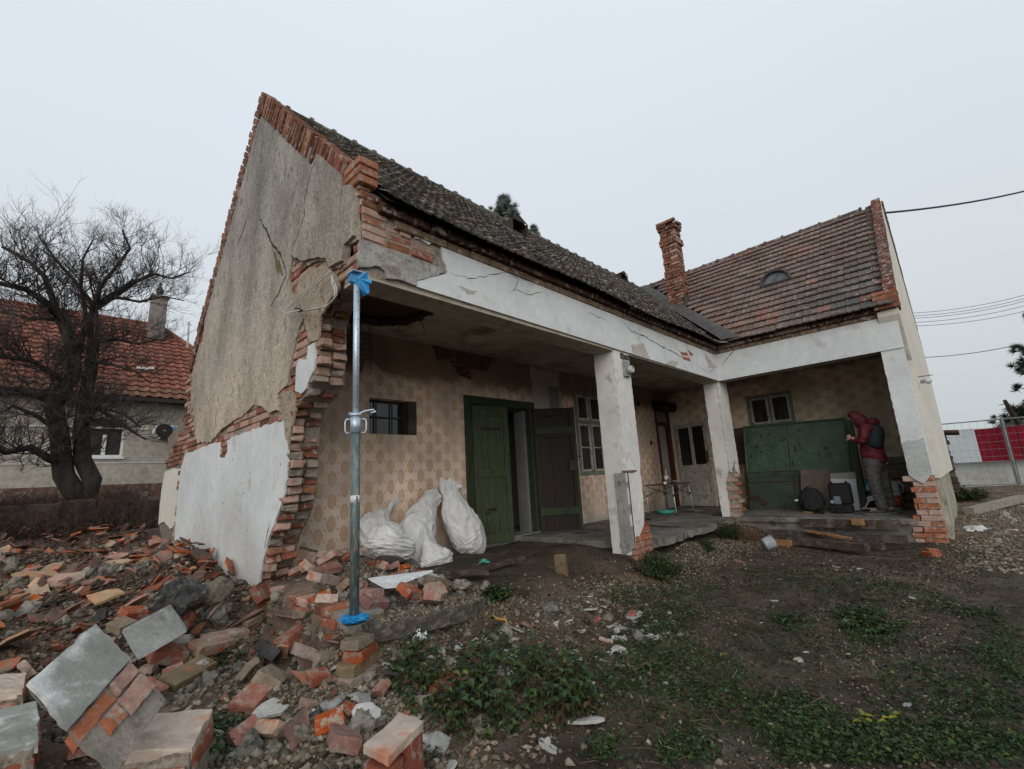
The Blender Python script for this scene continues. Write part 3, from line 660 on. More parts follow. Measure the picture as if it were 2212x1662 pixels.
# ------------------------------------------------------------------ veranda interior
CEIL = 2.92
def wallpaper(name, ax, pu, pz, ru, rz, base, motif, fade_lo, fade_hi):
    m = bpy.data.materials.new(name); m.use_nodes = True; nt = m.node_tree; N = nt.nodes; Lk = nt.links; b = N['Principled BSDF']; b.inputs['Roughness'].default_value = .85; b.inputs['Specular IOR Level'].default_value = .2
    tc = N.new('ShaderNodeTexCoord'); sp = N.new('ShaderNodeSeparateXYZ'); Lk.new(tc.outputs['Object'], sp.inputs[0])
    def ma(op, a, b_=None, c=None):
        n = N.new('ShaderNodeMath'); n.operation = op
        for i, q in enumerate((a, b_, c)):
            if q is None: continue
            if isinstance(q, (int, float)): n.inputs[i].default_value = q
            else: Lk.new(q, n.inputs[i])
        return n.outputs[0]
    nW = N.new('ShaderNodeTexNoise'); nW.inputs['Scale'].default_value = 3.0; Lk.new(tc.outputs['Object'], nW.inputs['Vector'])
    U = ma('ADD', ma('DIVIDE', sp.outputs[ax], pu), 50.0); Z = ma('ADD', ma('DIVIDE', sp.outputs[2], pz), 50.0)
    def medal(du, dz, r1, r2):
        uu = ma('ADD', U, du); col = ma('FLOOR', uu); odd = ma('MULTIPLY', ma('MODULO', col, 2.0), .5); zz = ma('ADD', ma('ADD', Z, odd), dz)
        fu = ma('MULTIPLY', ma('SUBTRACT', ma('FRACT', uu), .5), pu / r1); fz = ma('MULTIPLY', ma('SUBTRACT', ma('FRACT', zz), .5), pz / r2)
        return ma('SQRT', ma('ADD', ma('MULTIPLY', fu, fu), ma('MULTIPLY', fz, fz)))
    d = medal(0, 0, ru, rz)
    nf = N.new('ShaderNodeTexNoise'); nf.inputs['Scale'].default_value = 75; nf.inputs['Detail'].default_value = 2; Lk.new(tc.outputs['Object'], nf.inputs['Vector'])
    d2 = ma('ADD', d, ma('MULTIPLY', ma('SUBTRACT', nf.outputs[0], .5), 1.1))
    rp = N.new('ShaderNodeValToRGB'); els = rp.color_ramp.elements; els[0].position = 0; els[0].color = rgb((.75,)*3); els[1].position = 1.08; els[1].color = rgb((0,)*3)
    for p, v in ((.22, .60), (.30, .42), (.45, .60), (.62, .50), (.80, .78), (.93, .75)):
        e = els.new(p); e.color = rgb((v,) * 3)
    els[-1].position = 1.0
    Lk.new(d2, rp.inputs[0])
    dd = medal(.5, .25, ru * .22, rz * .17); dd2 = medal(.5, -.25 + .5 * 0, ru * .22, rz * .17)
    dot = ma('MULTIPLY', ma('LESS_THAN', ma('MINIMUM', dd, dd2), 1.0), .7)
    mask = ma('MAXIMUM', rp.outputs[0], dot)
    lat = medal(0, 0, ru * 1.32, rz * 1.25); latm = ma('MULTIPLY', ma('GREATER_THAN', lat, 50.0), .0); mask = ma('MAXIMUM', mask, latm)
    # paper lost near the floor and under the ceiling
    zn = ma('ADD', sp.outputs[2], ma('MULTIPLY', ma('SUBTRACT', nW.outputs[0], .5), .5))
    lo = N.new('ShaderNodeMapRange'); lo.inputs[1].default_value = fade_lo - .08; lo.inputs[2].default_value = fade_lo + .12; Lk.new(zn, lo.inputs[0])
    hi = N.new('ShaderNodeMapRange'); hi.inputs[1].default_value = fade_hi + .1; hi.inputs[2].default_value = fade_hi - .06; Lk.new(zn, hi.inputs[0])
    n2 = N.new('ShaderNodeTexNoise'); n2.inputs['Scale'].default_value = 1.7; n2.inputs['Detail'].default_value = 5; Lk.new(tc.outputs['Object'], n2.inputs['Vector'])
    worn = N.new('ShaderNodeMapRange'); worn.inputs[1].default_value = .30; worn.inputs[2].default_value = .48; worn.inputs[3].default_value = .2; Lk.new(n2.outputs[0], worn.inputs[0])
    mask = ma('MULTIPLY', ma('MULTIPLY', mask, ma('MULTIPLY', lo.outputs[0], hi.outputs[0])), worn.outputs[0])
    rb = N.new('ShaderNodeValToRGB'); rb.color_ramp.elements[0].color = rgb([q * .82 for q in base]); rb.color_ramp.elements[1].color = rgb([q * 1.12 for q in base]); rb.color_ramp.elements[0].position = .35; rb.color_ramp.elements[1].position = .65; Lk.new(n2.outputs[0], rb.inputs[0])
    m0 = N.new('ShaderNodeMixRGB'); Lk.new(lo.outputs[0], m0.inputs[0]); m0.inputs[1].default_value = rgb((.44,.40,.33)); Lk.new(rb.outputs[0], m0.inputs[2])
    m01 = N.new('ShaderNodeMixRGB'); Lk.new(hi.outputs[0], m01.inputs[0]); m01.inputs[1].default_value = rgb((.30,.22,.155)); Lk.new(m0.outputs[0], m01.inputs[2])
    m1 = N.new('ShaderNodeMixRGB'); Lk.new(mask, m1.inputs[0]); Lk.new(m01.outputs[0], m1.inputs[1]); m1.inputs[2].default_value = rgb(motif)
    # grime
    ng = N.new('ShaderNodeTexNoise'); ng.inputs['Scale'].default_value = 2.4; ng.inputs['Detail'].default_value = 7; mpg = N.new('ShaderNodeMapping'); mpg.inputs['Scale'].default_value = (1, 1, .35); mpg.inputs['Location'].default_value = (4, 3, 1)
    Lk.new(tc.outputs['Object'], mpg.inputs[0]); Lk.new(mpg.outputs[0], ng.inputs['Vector']); mg = N.new('ShaderNodeMapRange'); mg.inputs[1].default_value = .35; mg.inputs[2].default_value = .65; mg.inputs[3].default_value = .72; mg.inputs[4].default_value = 1.08; Lk.new(ng.outputs[0], mg.inputs[0])
    m2 = N.new('ShaderNodeMixRGB'); m2.blend_type = 'MULTIPLY'; m2.inputs[0].default_value = 1; Lk.new(m1.outputs[0], m2.inputs[1]); Lk.new(mg.outputs[0], m2.inputs[2])
    Lk.new(m2.outputs[0], b.inputs['Base Color'])
    bp = N.new('ShaderNodeBump'); bp.inputs['Strength'].default_value = .35; bp.inputs['Distance'].default_value = .02; nb = N.new('ShaderNodeTexNoise'); nb.inputs['Scale'].default_value = 9; nb.inputs['Detail'].default_value = 8; Lk.new(tc.outputs['Object'], nb.inputs['Vector'])
    Lk.new(nb.outputs[0], bp.inputs['Height']); Lk.new(bp.outputs[0], b.inputs['Normal'])
    return m
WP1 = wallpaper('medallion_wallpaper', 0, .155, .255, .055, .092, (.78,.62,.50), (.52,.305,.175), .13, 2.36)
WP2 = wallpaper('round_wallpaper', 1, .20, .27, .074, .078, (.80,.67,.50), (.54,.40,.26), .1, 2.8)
def pierced(mb, u0, u1, z0, z1, holes, fn, th):
    us = sorted(set([u0, u1] + [h[0] for h in holes] + [h[1] for h in holes])); zs = sorted(set([z0, z1] + [h[2] for h in holes] + [h[3] for h in holes]))
    for a, b in zip(us, us[1:]):
        for c, d in zip(zs, zs[1:]):
            cu, cz = (a + b) / 2, (c + d) / 2
            if any(h[0] < cu < h[1] and h[2] < cz < h[3] for h in holes): continue
            mb.add([fn(a, 0, c), fn(b, 0, c), fn(b, 0, d), fn(a, 0, d)], [(0, 1, 2, 3)])
    for h in holes:
        c = [(h[0], h[2]), (h[1], h[2]), (h[1], h[3]), (h[0], h[3])]
        for i in range(4): p, q = c[i], c[(i + 1) % 4]; mb.add([fn(p[0], 0, p[1]), fn(q[0], 0, q[1]), fn(q[0], -th, q[1]), fn(p[0], -th, p[1])], [(0, 1, 2, 3)])
WIN = (1.32, 2.05, 1.57, 2.04); DOOR = (2.96, 4.42, -.1, 2.16); WN2 = (5.76, 6.72, .90, 2.56); DR2 = (9.08, 9.86, -.1, 2.5)
bwall = MB(); pierced(bwall, .28, W2X, -.3, CEIL, [WIN, DOOR, WN2, DR2], lambda u, d, z: Vector((u, BACK - d, z)), .32)
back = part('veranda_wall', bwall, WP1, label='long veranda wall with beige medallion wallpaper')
# second wing: wall facing the yard
WN3 = (-.62, .32, 1.0, 2.48)
q = MB(); pierced(q, -2.52, BACK, -.3, CEIL, [WN3], lambda u, d, z: Vector((W2X - d, u, z)), .3)
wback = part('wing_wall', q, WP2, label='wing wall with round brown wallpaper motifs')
# inner faces, ceilings, rooms
q = MB(); q.box((.30, 2.57, -.3), (.34, GD, 3.0)); q.box((.3, GD - .05, -.3), (12.9, GD + .2, 3.05)); q.box((2.55, 2.57, -.3), (2.6, GD, 3.0)); q.box((5.1, 2.57, -.3), (5.15, GD, 3.0)); q.box((8.3, 2.57, -.3), (8.34, GD, 3.0)); q.box((12.65, -2.5, -.3), (12.9, GD, 3.1))
q.box((W2X, BACK + .31, -.3), (12.7, BACK + .35, 3.0)); q.box((.3, 2.57, CEIL), (12.7, GD, CEIL + .05)); q.box((W2X + .3, -2.5, CEIL), (12.7, 2.5, CEIL + .05)); q.box((.3, BACK + .02, -.12), (12.7, GD, -.02)); q.box((W2X + .02, -2.5, -.12), (12.7, BACK, -.01))
part('room_walls', q, M_('room_plaster', (.30,.29,.28), (.36,.35,.34), bump=.2))
# veranda ceiling with a collapsed hole at the left, boards above it
hole = rough_outline([(.34, .30), (1.50, .32), (1.58, 1.03), (1.56, 1.72), (1.18, 1.98), (.62, 2.12), (.34, 2.1)], .09, .03, 3)
cl = MB()
def ceilq(x0, x1, y0, y1, z): cl.add([(x0, y0, z), (x1, y0, z), (x1, y1, z), (x0, y1, z)], [(0, 1, 2, 3)])
inh = inpoly(hole); st_ = .04
xs = list(np.arange(.28, 1.76, st_)); ys = list(np.arange(.26, BACK, st_))
for x in xs:
    for y in ys:
        if not inh(x + .02, y + .02): ceilq(x, x + st_, y, min(y + st_, BACK), CEIL)
ceilq(xs[-1] + st_, W2X, .26, BACK, CEIL); ceilq(L + .27, W2X, -2.5, .26, CEIL)
veil = part('veranda_ceiling', cl, M_('ceiling_plaster', (.36,.31,.25), (.46,.40,.33), scale=1.2, c3=(.24,.19,.14), s2=5, f2=.40, bump=.4, bs=14))
hp = MB(); hp.prism([(x, y, CEIL) for x, y in hole], (0, 0, 0.001)); 
q = MB(); n = len(hole)
for i in range(n): a, b = hole[i], hole[(i + 1) % n]; q.add([(a[0], a[1], CEIL), (b[0], b[1], CEIL), (b[0], b[1], CEIL + .09), (a[0], a[1], CEIL + .09)], [(0, 1, 2, 3)])
part('hole_edge', q, M_('hole_edge', (.08,.065,.05), (.15,.12,.09), bump=.5), veil)
q = MB(); r = random.Random(4)
for i in range(9): y = .2 + i * .235; k = r.uniform(.7, 1.3); q.box((.28, y, 3.03 + r.uniform(0, .02)), (2.0, y + .222, 3.06), (k, k * .95, k * .9), jit=.006)
WOODD = M_('attic_boards', (.070,.040,.026), (.13,.078,.05), scale=3, stretch=(.6, 6, 6), tint=True, bump=.5, c3=(.035,.022,.016), s2=20, f2=.4)
part('attic_boards', q, WOODD, veil)
# reed and wire hanging from the torn edge
q = MB(); r = random.Random(14)
for i in range(16):
    x = r.choice([r.uniform(.35, .55), r.uniform(.75, 1.35)]); y = 1.95 + r.uniform(-.05, .1); l = r.uniform(.15, .62); q.tube([(x, y, CEIL + .03), (x + r.uniform(-.02, .02), y, CEIL - l * .5), (x + r.uniform(-.05, .04), y + .02, CEIL - l)], .0045, 5)
for i in range(5): z = CEIL - .12 - i * .07; q.tube([(.78, 1.98, z), (1.0, 1.99, z - .01), (1.22, 1.98, z + .01)], .003, 4)
for a_, b_ in (((1.45, 1.3, CEIL + .02), (1.62, 1.42, CEIL - .16)), ((1.3, 1.5, CEIL + .02), (1.36, 1.6, CEIL - .14))):
    w_ = MB(); w_.tube([a_, b_], .006, 5); part('lath', w_, M_('rusty_wire', (.06,.032,.02), (.10,.05,.03), bump=.2), veil)
part('hanging_wires', q, M_('rusty_wire', (.06,.032,.02), (.10,.05,.03), bump=.2), veil)
q = MB()
for cx_, cz_, s_, sd_ in ((.98, 2.52, .16, 1), (1.05, 2.38, .10, 2), (.9, 2.6, .07, 3)):
    pts = rough_outline([(cx_ - s_ * .6, cz_ + s_), (cx_ + s_ * .7, cz_ + s_ * .9), (cx_ + s_ * .5, cz_ - s_ * .6), (cx_, cz_ - s_ * 1.1), (cx_ - s_ * .7, cz_ - s_ * .3)], .03, .012, sd_); q.prism([(x, 1.97 + .02 * sd_, z) for x, z in pts], (0, .015, 0), (.5, .45, .4))
part('hanging_plaster', q, MORTAR, veil)
# fallen plaster at the top of the wall
q = MB()
for src, sd_ in (([(1372,1075),(1440,1080),(1520,1100),(1580,1150),(1560,1190),(1500,1180),(1460,1150),(1400,1155),(1385,1110)], 1),):
    pts = rough_outline(P_Y(src, BACK - .01), .05, .02, sd_); q.prism([(x, BACK - .002, min(z, CEIL - .01)) for x, z in pts], (0, -.012, 0), (.42, .36, .30))
part('damp_plaster', q, MORTAR, back)
q = MB(); pts = rough_outline(P_Y([(1440,1155),(1475,1160),(1500,1190),(1510,1215),(1475,1205),(1460,1180)], BACK - .01), .03, .012, 4); q.prism([(x, BACK - .002, z) for x, z in pts], (0, -.016, 0), (.45, .5, .5)); part('bare_brick_patch', q, BRICK, back)
q = MB(); q.prism([(x, BACK - .001, z) for x, z in rough_outline([(4.55, 2.2), (4.5, 2.9), (5.35, 2.9), (5.3, 2.55), (5.42, 2.2), (5.62, 1.55), (5.3, 1.3), (5.0, 1.6), (4.6, 1.9)], .07, .03, 12)], (0, -.006, 0)); part('bare_plaster', q, M_('bare_plaster', (.36,.335,.295), (.44,.41,.37), bump=.4), back)

# ---- floor slabs
q = MB(); pts = rough_outline([(3.95, -.02), (4.6, -.06), (5.2, .0), (5.9, -.04), (6.6, .02), (7.30, .0)], .12, .035, 5, closed=False) + [(W2X, .2), (W2X, BACK), (3.95, BACK), (3.9, .9)]
q.prism([(x, y, -.085) for x, y in pts], (0, 0, .088)); SLABM = M_('worn_concrete_floor', (.10,.088,.072), (.23,.215,.19), scale=1.6, c3=(.06,.05,.04), s2=9, f2=.42, bump=.5, bs=40); fl = part('veranda_floor', q, SLABM)
q = MB(); q.prism([(x, y, -.07) for x, y in rough_outline([(L - .02, -2.46), (W2X, -2.46), (W2X, .2), (L - .02, .2)], .15, .010, 6)], (0, 0, .077)); q.box((L + .03, -2.45, -.5), (L + .25, .1, -.071), (.6,.6,.6)); part('wing_floor', q, SLABM)
# door sills
q = MB(); q.box((2.96, 2.2, -.06), (4.45, 2.6, .02)); part('door_sill', q, CONC, back)

# ---- pillars
def pillar(name, x0, x1, y0, y1, z0, z1, label):
    q = MB(); q.box((x0 + .035, y0 + .035, z0 - .25), (x1 - .035, y1 - .035, z1)); o = part(name, q, MORTAR, label=label); return o
p1 = pillar('pillar', 3.65, 4.05, 0.0, .31, -.1, ZB, 'veranda pillar in the middle, grey cement pilaster on its lower left side')
q = MB()
# plaster skins (each its own outline, so the torn lower edge has real thickness)
q.prism([(x, .035, z) for x, z in rough_outline([(3.65, .02), (3.65, ZB), (4.05, ZB), (4.05, 1.02), (4.01, .88), (4.03, .70), (3.98, .62), (4.0, .40), (3.96, .22), (3.90, .14), (3.80, .12), (3.70, .04)], .05, .008, 3)], (0, -.035, 0))
q.prism([(3.685, y, z) for y, z in rough_outline([(.035, ZB), (.31, ZB), (.31, -.12), (.035, -.1)], .08, .004, 4)], (-.035, 0, 0))
part('plaster', q, PILLPL, p1)
q = MB(); q.prism([(3.648, y, z) for y, z in ((.16, -.12), (-.035, .0), (-.035, .90), (.16, .90))], (-.022, 0, 0)); part('cement_pilaster', q, CEMENT, p1); q = MB(); q.prism([(x, -.002, z) for x, z in rough_outline([(3.626, .90), (3.90, .88), (3.96, .6), (3.93, .34), (3.86, .20), (3.74, .10), (3.626, .04)], .08, .004, 9)], (0, -.033, 0)); part('pilaster_front', q, PILLPL, p1)
q = MB(); q.box((3.61, -.05, .90), (3.84, .03, .925), jit=.004); q.tube([(3.60, .08, .78), (3.57, .075, .78)], .012, 6); part('pilaster_cap', q, M_('rust', (.10,.07,.05), (.16,.11,.08)), p1)
q = MB(); r = random.Random(3)
for k in range(6):
    z = -.26 + k * .078
    for a, b in (((3.63, 3.80), (3.81, 4.05)) if k % 2 else ((3.65, 3.90), (3.91, 4.04))):
        if k > 4 and a < 3.8: continue
        b_ = MB(); b_.box((a, -.035 + r.uniform(-.012, .01), z), (b + (.03 if k in (3, 4) else 0), .18, z + .070), bev=.008, jit=.005); q.add(b_.v, b_.f, (1.35, 1.8, 2.0) if k < 4 else (1.3, 1.2, 1))
for k, (x, z, w) in enumerate(((3.72, .20, .05), (4.0, .20, .08), (4.02, .48, .06))): b_ = MB(); b_.box((x, -.01, z), (x + w, .1, z + .06), bev=.01, jit=.008); q.add(b_.v, b_.f, (1.2, .9, .8))
b_ = MB(); b_.box((3.70, -.06, -.36), (3.95, .14, -.285), bev=.01, jit=.01); q.add(b_.v, b_.f, (.8, .8, .8))
part('brickwork', q, BRICK, p1)
p2 = pillar('pillar', 7.385, 7.775, 0.0, .30, -.05, ZB, 'corner pillar with a deep eroded brick gash in its foot')
q = MB()
q.prism([(x, .035, z) for x, z in rough_outline([(7.375, ZB), (7.775, ZB), (7.775, .72), (7.73, .86), (7.68, .80), (7.66, .95), (7.62, 1.0), (7.58, 1.22), (7.55, 1.0), (7.48, .92), (7.40, .86), (7.375, .80)], .05, .008, 13)], (0, -.037, 0))
q.prism([(7.42, y, z) for y, z in rough_outline([(.03, ZB), (.30, ZB), (.30, -.04), (.17, -.04), (.15, .3), (.16, .55), (.11, .72), (.08, .80), (.03, .84)], .06, .008, 14)], (-.035, 0, 0)); part('plaster', q, PILLPL, p2)
q = MB(); r = random.Random(33)
for k in range(13):
    z = -.16 + k * .078; dd = .09 if k % 2 else 0.0
    if k < 12: b_ = MB(); b_.box((7.40 + dd * .5, .0 + dd + r.uniform(-.01, .01), z), (7.58, .2, z + .066), bev=.009, jit=.006); q.add(b_.v, b_.f, (1.6, 2.9, 3.8) if r.random() < .7 else (1, 1, 1))
    b_ = MB(); b_.box((7.60, -.005 + (.09 - dd) * .8, z), (7.77 + (.03 if k < 6 else 0), .2, z + .066), bev=.009, jit=.006); q.add(b_.v, b_.f, (1.6, 2.9, 3.8) if r.random() < .6 else (1.1, 1, 1))
part('brickwork', q, BRICK, p2)
q = MB(); q.box((7.40, -2.69, -.5), (7.60, -2.50, ZB), (1, 1, 1)); p3 = part('pier', q, MORTAR, label='end pier with the plaster broken off a patched brick foot')
q = MB()
q.prism([(7.405, y, z) for y, z in rough_outline([(-2.475, ZB), (-2.74, ZB), (-2.74, .66), (-2.70, .60), (-2.62, .50), (-2.55, .55), (-2.475, .62)], .05, .005, 15)], (-.03, 0, 0))
q.box((7.405, -2.745, .62), (7.66, -2.69, ZB)); q.box((7.66, -2.72, -.3), (7.80, -2.66, 2.36)); part('plaster', q, WHITEPL, p3)
q = MB(); q.prism([(7.374, y, z) for y, z in rough_outline([(-2.48, 1.10), (-2.56, 1.13), (-2.66, 1.12), (-2.735, 1.16), (-2.738, .66), (-2.69, .60), (-2.62, .50), (-2.55, .55), (-2.48, .62)], .04, .005, 16)], (-.006, 0, 0)); part('cement_patch', q, M_('cement_patch', (.36,.37,.365), (.43,.44,.435), scale=5, bump=.3), p3)
q = MB(); r = random.Random(44)
for k in range(14):
    z = -.50 + k * .080; bro = .10 * max(0, min(1, (z + .1) / .3)) * (1 if z < .5 else .3)
    for a, b in (((-2.74, -2.60), (-2.59, -2.36 - bro)) if k % 2 else ((-2.74, -2.50), (-2.49, -2.38 - bro))):
        if z > .05 and z < .5 and b > -2.45: b -= .05
        if b - a < .03: continue
        b_ = MB(); b_.box((7.385 + r.uniform(-.006, .006), a, z), (7.60, b, z + .072), bev=.008, jit=.004); t = (1.35, 1.4, 1.15) if r.random() < .45 else (1.7, 3.2, 4.3); q.add(b_.v, b_.f, t)
    b_ = MB(); b_.box((7.63, -2.735, z), (7.78, -2.6, z + .07), bev=.008, jit=.004); q.add(b_.v, b_.f, btint(r, .6, .1))
part('brickwork', q, BRICK, p3)
q = MB(); q.prism([(7.40, -2.40, -.46), (7.40, -2.74, -.46), (7.40, -2.74, -.40), (7.40, -2.40, -.4)], (-.05, 0, 0)); part('footing', q, CONC, p3)
# block of low wall on the platform beside the pier
q = MB()
for k in range(7):
    z = .0 + k * .13; q.box((9.15 + .02 * (k % 2), -2.50, z + .003), (9.55, -2.06 + .03 * ((k * 7) % 3 - 1), z + .125), (.55, .52, .5), bev=.015, jit=.01)
part('parapet_stub', q, MORTAR)

# ---- doors and windows
GREEN = M_('green_door_paint', (.034,.050,.024), (.072,.098,.048), scale=5, stretch=(6, 6, .6), c3=(.045,.04,.022), s2=30, f2=.42, bump=.5, rough=.7)
GREEND = M_('dark_green_frame', (.022,.036,.018), (.042,.062,.028), scale=5, stretch=(5, 5, .6), c3=(.03,.025,.015), s2=30, f2=.42, bump=.4, rough=.7)
BRWN = M_('brown_door_wood', (.012,.008,.006), (.026,.016,.011), scale=4, stretch=(5, 5, .5), bump=.4, rough=.6)
IRON = M_('rusty_iron', (.035,.028,.022), (.07,.045,.03), rough=.6, metal=.5, bump=.2)
GLASSD = M_('dark_glass', (.014,.014,.015), (.03,.03,.03), scale=2, rough=.08, spec=.6, bump=0)
WWHITE = M_('old_white_woodwork', (.42,.40,.35), (.54,.52,.46), scale=6, c3=(.26,.22,.17), s2=30, f2=.40, bump=.4, rough=.6)
WGREY = M_('grey_green_woodwork', (.17,.19,.16), (.25,.27,.23), scale=6, c3=(.13,.11,.08), s2=30, f2=.38, bump=.4, rough=.6)
# green door frame
q = MB(); x0, x1, z0, z1 = 2.90, 4.52, -.03, 2.22
q.box((x0, BACK - .03, z0), (x0 + .13, BACK + .1, z1), bev=.006); q.box((x1 - .13, BACK - .03, z0), (x1, BACK + .1, z1), bev=.006); q.box((x0 + .131, BACK - .028, z1 - .13), (x1 - .131, BACK + .1, z1), bev=.006)
dr = part('door', q, GREEND, label='green double plank door, its right leaf swung wide open'); 
# closed left leaf, slightly ajar: panels between stiles
def leaf(par, name, O, ang, w, h, panels, mf, mp, t=.045, label=None):
    M = Matrix.Translation(Vector(O)) @ Matrix.Rotation(ang, 4, 'Z')
    q = MB(); q.box((0, 0, 0), (.11, t, h), M=M, bev=.004); q.box((w - .10, 0, 0), (w, t, h), M=M, bev=.004)
    zs = [0] + [p for p in panels] + [h]
    for a, b in zip(zs[0::2], zs[1::2]): q.box((.111, .001, a), (w - .101, t - .001, b), M=M, bev=.004)
    f = part(name, q, mf, par, label)
    q = MB()
    for a, b in zip(zs[1:-1:2], zs[2:-1:2]):
        n = 3
        for i in range(n): ww = (w - .21) / n; q.box((.112 + i * ww, .014, a), (.112 + (i + 1) * ww - .005, t - .014, b), M=M, bev=.003)
    pp = q.build('door_panel', mp, f)
    return f, M
f, M = leaf(dr, 'door_leaf', (3.035, BACK - .045, -.03), R_(-6.5), .70, 2.10, (.14, .98, 1.10, 1.93), GREEN, GREEN)
q = MB(); q.box((.20, -.012, .48), (.38, -.001, .52), M=M, bev=.003); q.box((.18, -.014, .44), (.26, -.001, .455), M=M); q.box((.17, -.01, 1.72), (.52, -.001, 1.745), M=M); q.tube([M @ Vector((.655, -.02, 1.33)), M @ Vector((.655, .0, 1.33))], .014, 8); q.tube([M @ Vector((.62, -.02, 1.32)), M @ Vector((.66, -.03, 1.34))], .006, 6)
part('latch', q, IRON, f)
# open right leaf, brown inside face
f, M = leaf(dr, 'open_door_leaf', (4.44, BACK - .05, -.04), R_(-38), .74, 2.14, (.42, 1.62, 1.74, 2.0), BRWN, BRWN, label='open leaf showing its dark brown inner side')
q = MB(); q.box((.02, -.022, .30), (.70, -.002, .43), M=M, bev=.004); q.box((.02, -.022, 1.68), (.70, -.002, 1.80), M=M, bev=.004); q.box((.70, -.006, 0), (.748, .05, 2.145), M=M); part('ledges', q, GREEND, f)
q = MB(); q.box((.58, -.035, 1.02), (.70, -.003, 1.22), M=M, bev=.004); q.tube([M @ Vector((.66, -.04, 1.28)), M @ Vector((.66, -.07, 1.28)), M @ Vector((.62, -.08, 1.25)), M @ Vector((.60, -.08, 1.25))], .010, 6)
q.tube([M @ Vector((.745, .02, 1.27)), M @ Vector((.80, .02, 1.27))], .012, 6); part('door_lock', q, IRON, f)
q = MB(); q.box((4.34, BACK + .101, -.05), (4.419, BACK + .33, 2.15)); q.box((2.961, BACK + .101, -.05), (3.0, BACK + .33, 2.15)); q.box((3.001, BACK + .101, 2.10), (4.339, BACK + .33, 2.15)); q.box((3.62, 3.2, -.05), (4.45, 3.25, 2.9)); q.box((3.72, 3.15, 1.62), (4.0, 3.2, 1.72), (.2, .2, .2)); part('inner_wall', q, M_('inner_wall', (.15,.15,.155), (.20,.20,.205), bump=.2), back)
# small barred window
q = MB(); a, b, c, d = WIN
q.box((a, BACK + .16, c), (b, BACK + .18, d)); w1 = part('window', q, GLASSD, label='small barred window in the wallpapered wall')
q = MB()
for x in (a + .16, a + .40): q.box((x, BACK + .12, c), (x + .014, BACK + .135, d))
q.box((a, BACK + .118, c + .235), (b, BACK + .133, c + .25)); q.box((a, BACK + .10, c), (a + .03, BACK + .16, d)); q.box((b - .13, BACK + .02, c + .001), (b - .001, BACK + .16, d - .001), (.35,.35,.33)); part('bars', q, M_('window_bars', (.05,.045,.035), (.09,.08,.06)), w1)
# tall casement
def casement(par, O, fn, w, h, split, mframe, msash, label, bars=True):
    q = MB(); P = lambda a, b: (min(a[0], b[0]),)
    def bx(mb, u0, u1, z0, z1, d0, d1, bev=.004):
        b_ = MB(); b_.box((u0, d0, z0), (u1, d1, z1), bev=bev); mb.add([fn(*v) for v in b_.v], b_.f)
    bx(q, 0, .06, 0, h, -.06, .03); bx(q, w - .06, w, 0, h, -.06, .03); bx(q, .061, w - .061, 0, .06, -.06, .035); bx(q, .061, w - .061, h - .06, h, -.06, .03)
    bx(q, w / 2 - .022, w / 2 + .022, .061, h - .061, -.05, .02); bx(q, .061, w / 2 - .0225, split - .03, split + .03, -.05, .02); bx(q, w / 2 + .0225, w - .061, split - .03, split + .03, -.05, .02)
    win = part('window', q, mframe, par, label)
    for (u0, u1) in ((.065, w / 2 - .025), (w / 2 + .025, w - .065)):
        for (z0, z1, bar) in ((.065, split - .034, True), (split + .034, h - .065, False)):
            s_ = MB(); bx(s_, u0, u0 + .045, z0, z1, -.02, .015); bx(s_, u1 - .045, u1, z0, z1, -.02, .015); bx(s_, u0 + .046, u1 - .046, z0, z0 + .045, -.02, .014); bx(s_, u0 + .046, u1 - .046, z1 - .045, z1, -.02, .014)
            if bar and bars: zc = (z0 + z1) / 2; bx(s_, u0 + .046, u1 - .046, zc - .012, zc + .012, -.015, .008, .002)
            part('sash', s_, msash, win)
    g_ = MB(); b_ = MB(); b_.box((.06, -.02, .06), (w - .06, -.012, h - .06)); g_.add([fn(*v) for v in b_.v], b_.f); part('pane', g_, CURT, win)
    return win
CURT = M_('curtained_glass', (.018,.017,.016), (.065,.062,.058), scale=3, stretch=(9, 9, .4), rough=.12, spec=.5, bump=0)
casement(back, None, lambda u, d, z: Vector((WN2[0] + u, BACK - d, WN2[2] + z)), WN2[1] - WN2[0], WN2[3] - WN2[2], 1.05, WGREY, WWHITE, 'tall casement window with four cream sashes')
casement(wback, None, lambda u, d, z: Vector((W2X - d, WN3[1] - u, WN3[2] + z)), WN3[1] - WN3[0], WN3[3] - WN3[2], .78, WGREY, WWHITE, 'casement window half hidden behind the green sheet')
# brown door frame with roller shutter, beside it the open white glazed door
q = MB(); BF = M_('dark_red_frame', (.045,.014,.010), (.08,.026,.018), rough=.5, bump=.2, scale=5, stretch=(4,4,.5))
q.box((9.08, BACK - .02, -.02), (9.17, BACK + .2, 2.5), bev=.005); q.box((9.78, BACK - .02, -.02), (9.86, BACK + .2, 2.5), bev=.005); q.box((9.171, BACK - .018, 2.04), (9.779, BACK + .2, 2.12), bev=.005)
d2 = part('shutter_door', q, BF, label='dark red door frame under a roller shutter box')
q = MB(); q.tube([(9.02, BACK - .12, 2.50), (9.90, BACK - .12, 2.50)], .13, 14); q.box((9.03, BACK - .12, 2.40), (9.895, BACK - .001, 2.62)); part('shutter_box', q, M_('dark_brown_box', (.012,.007,.006), (.02,.012,.010), rough=.5, bump=0), d2)
q = MB()
for i in range(6): q.box((9.175, BACK + .03, 2.13 + i * .045), (9.775, BACK + .045, 2.168 + i * .045), bev=.004)
part('shutter_slats', q, M_('slats', (.22,.21,.19), (.28,.27,.25), bump=0), d2)
q = MB(); q.box((9.175, BACK + .26, -.02), (9.45, BACK + .29, 2.04)); part('inner_leaf', q, BF, d2)
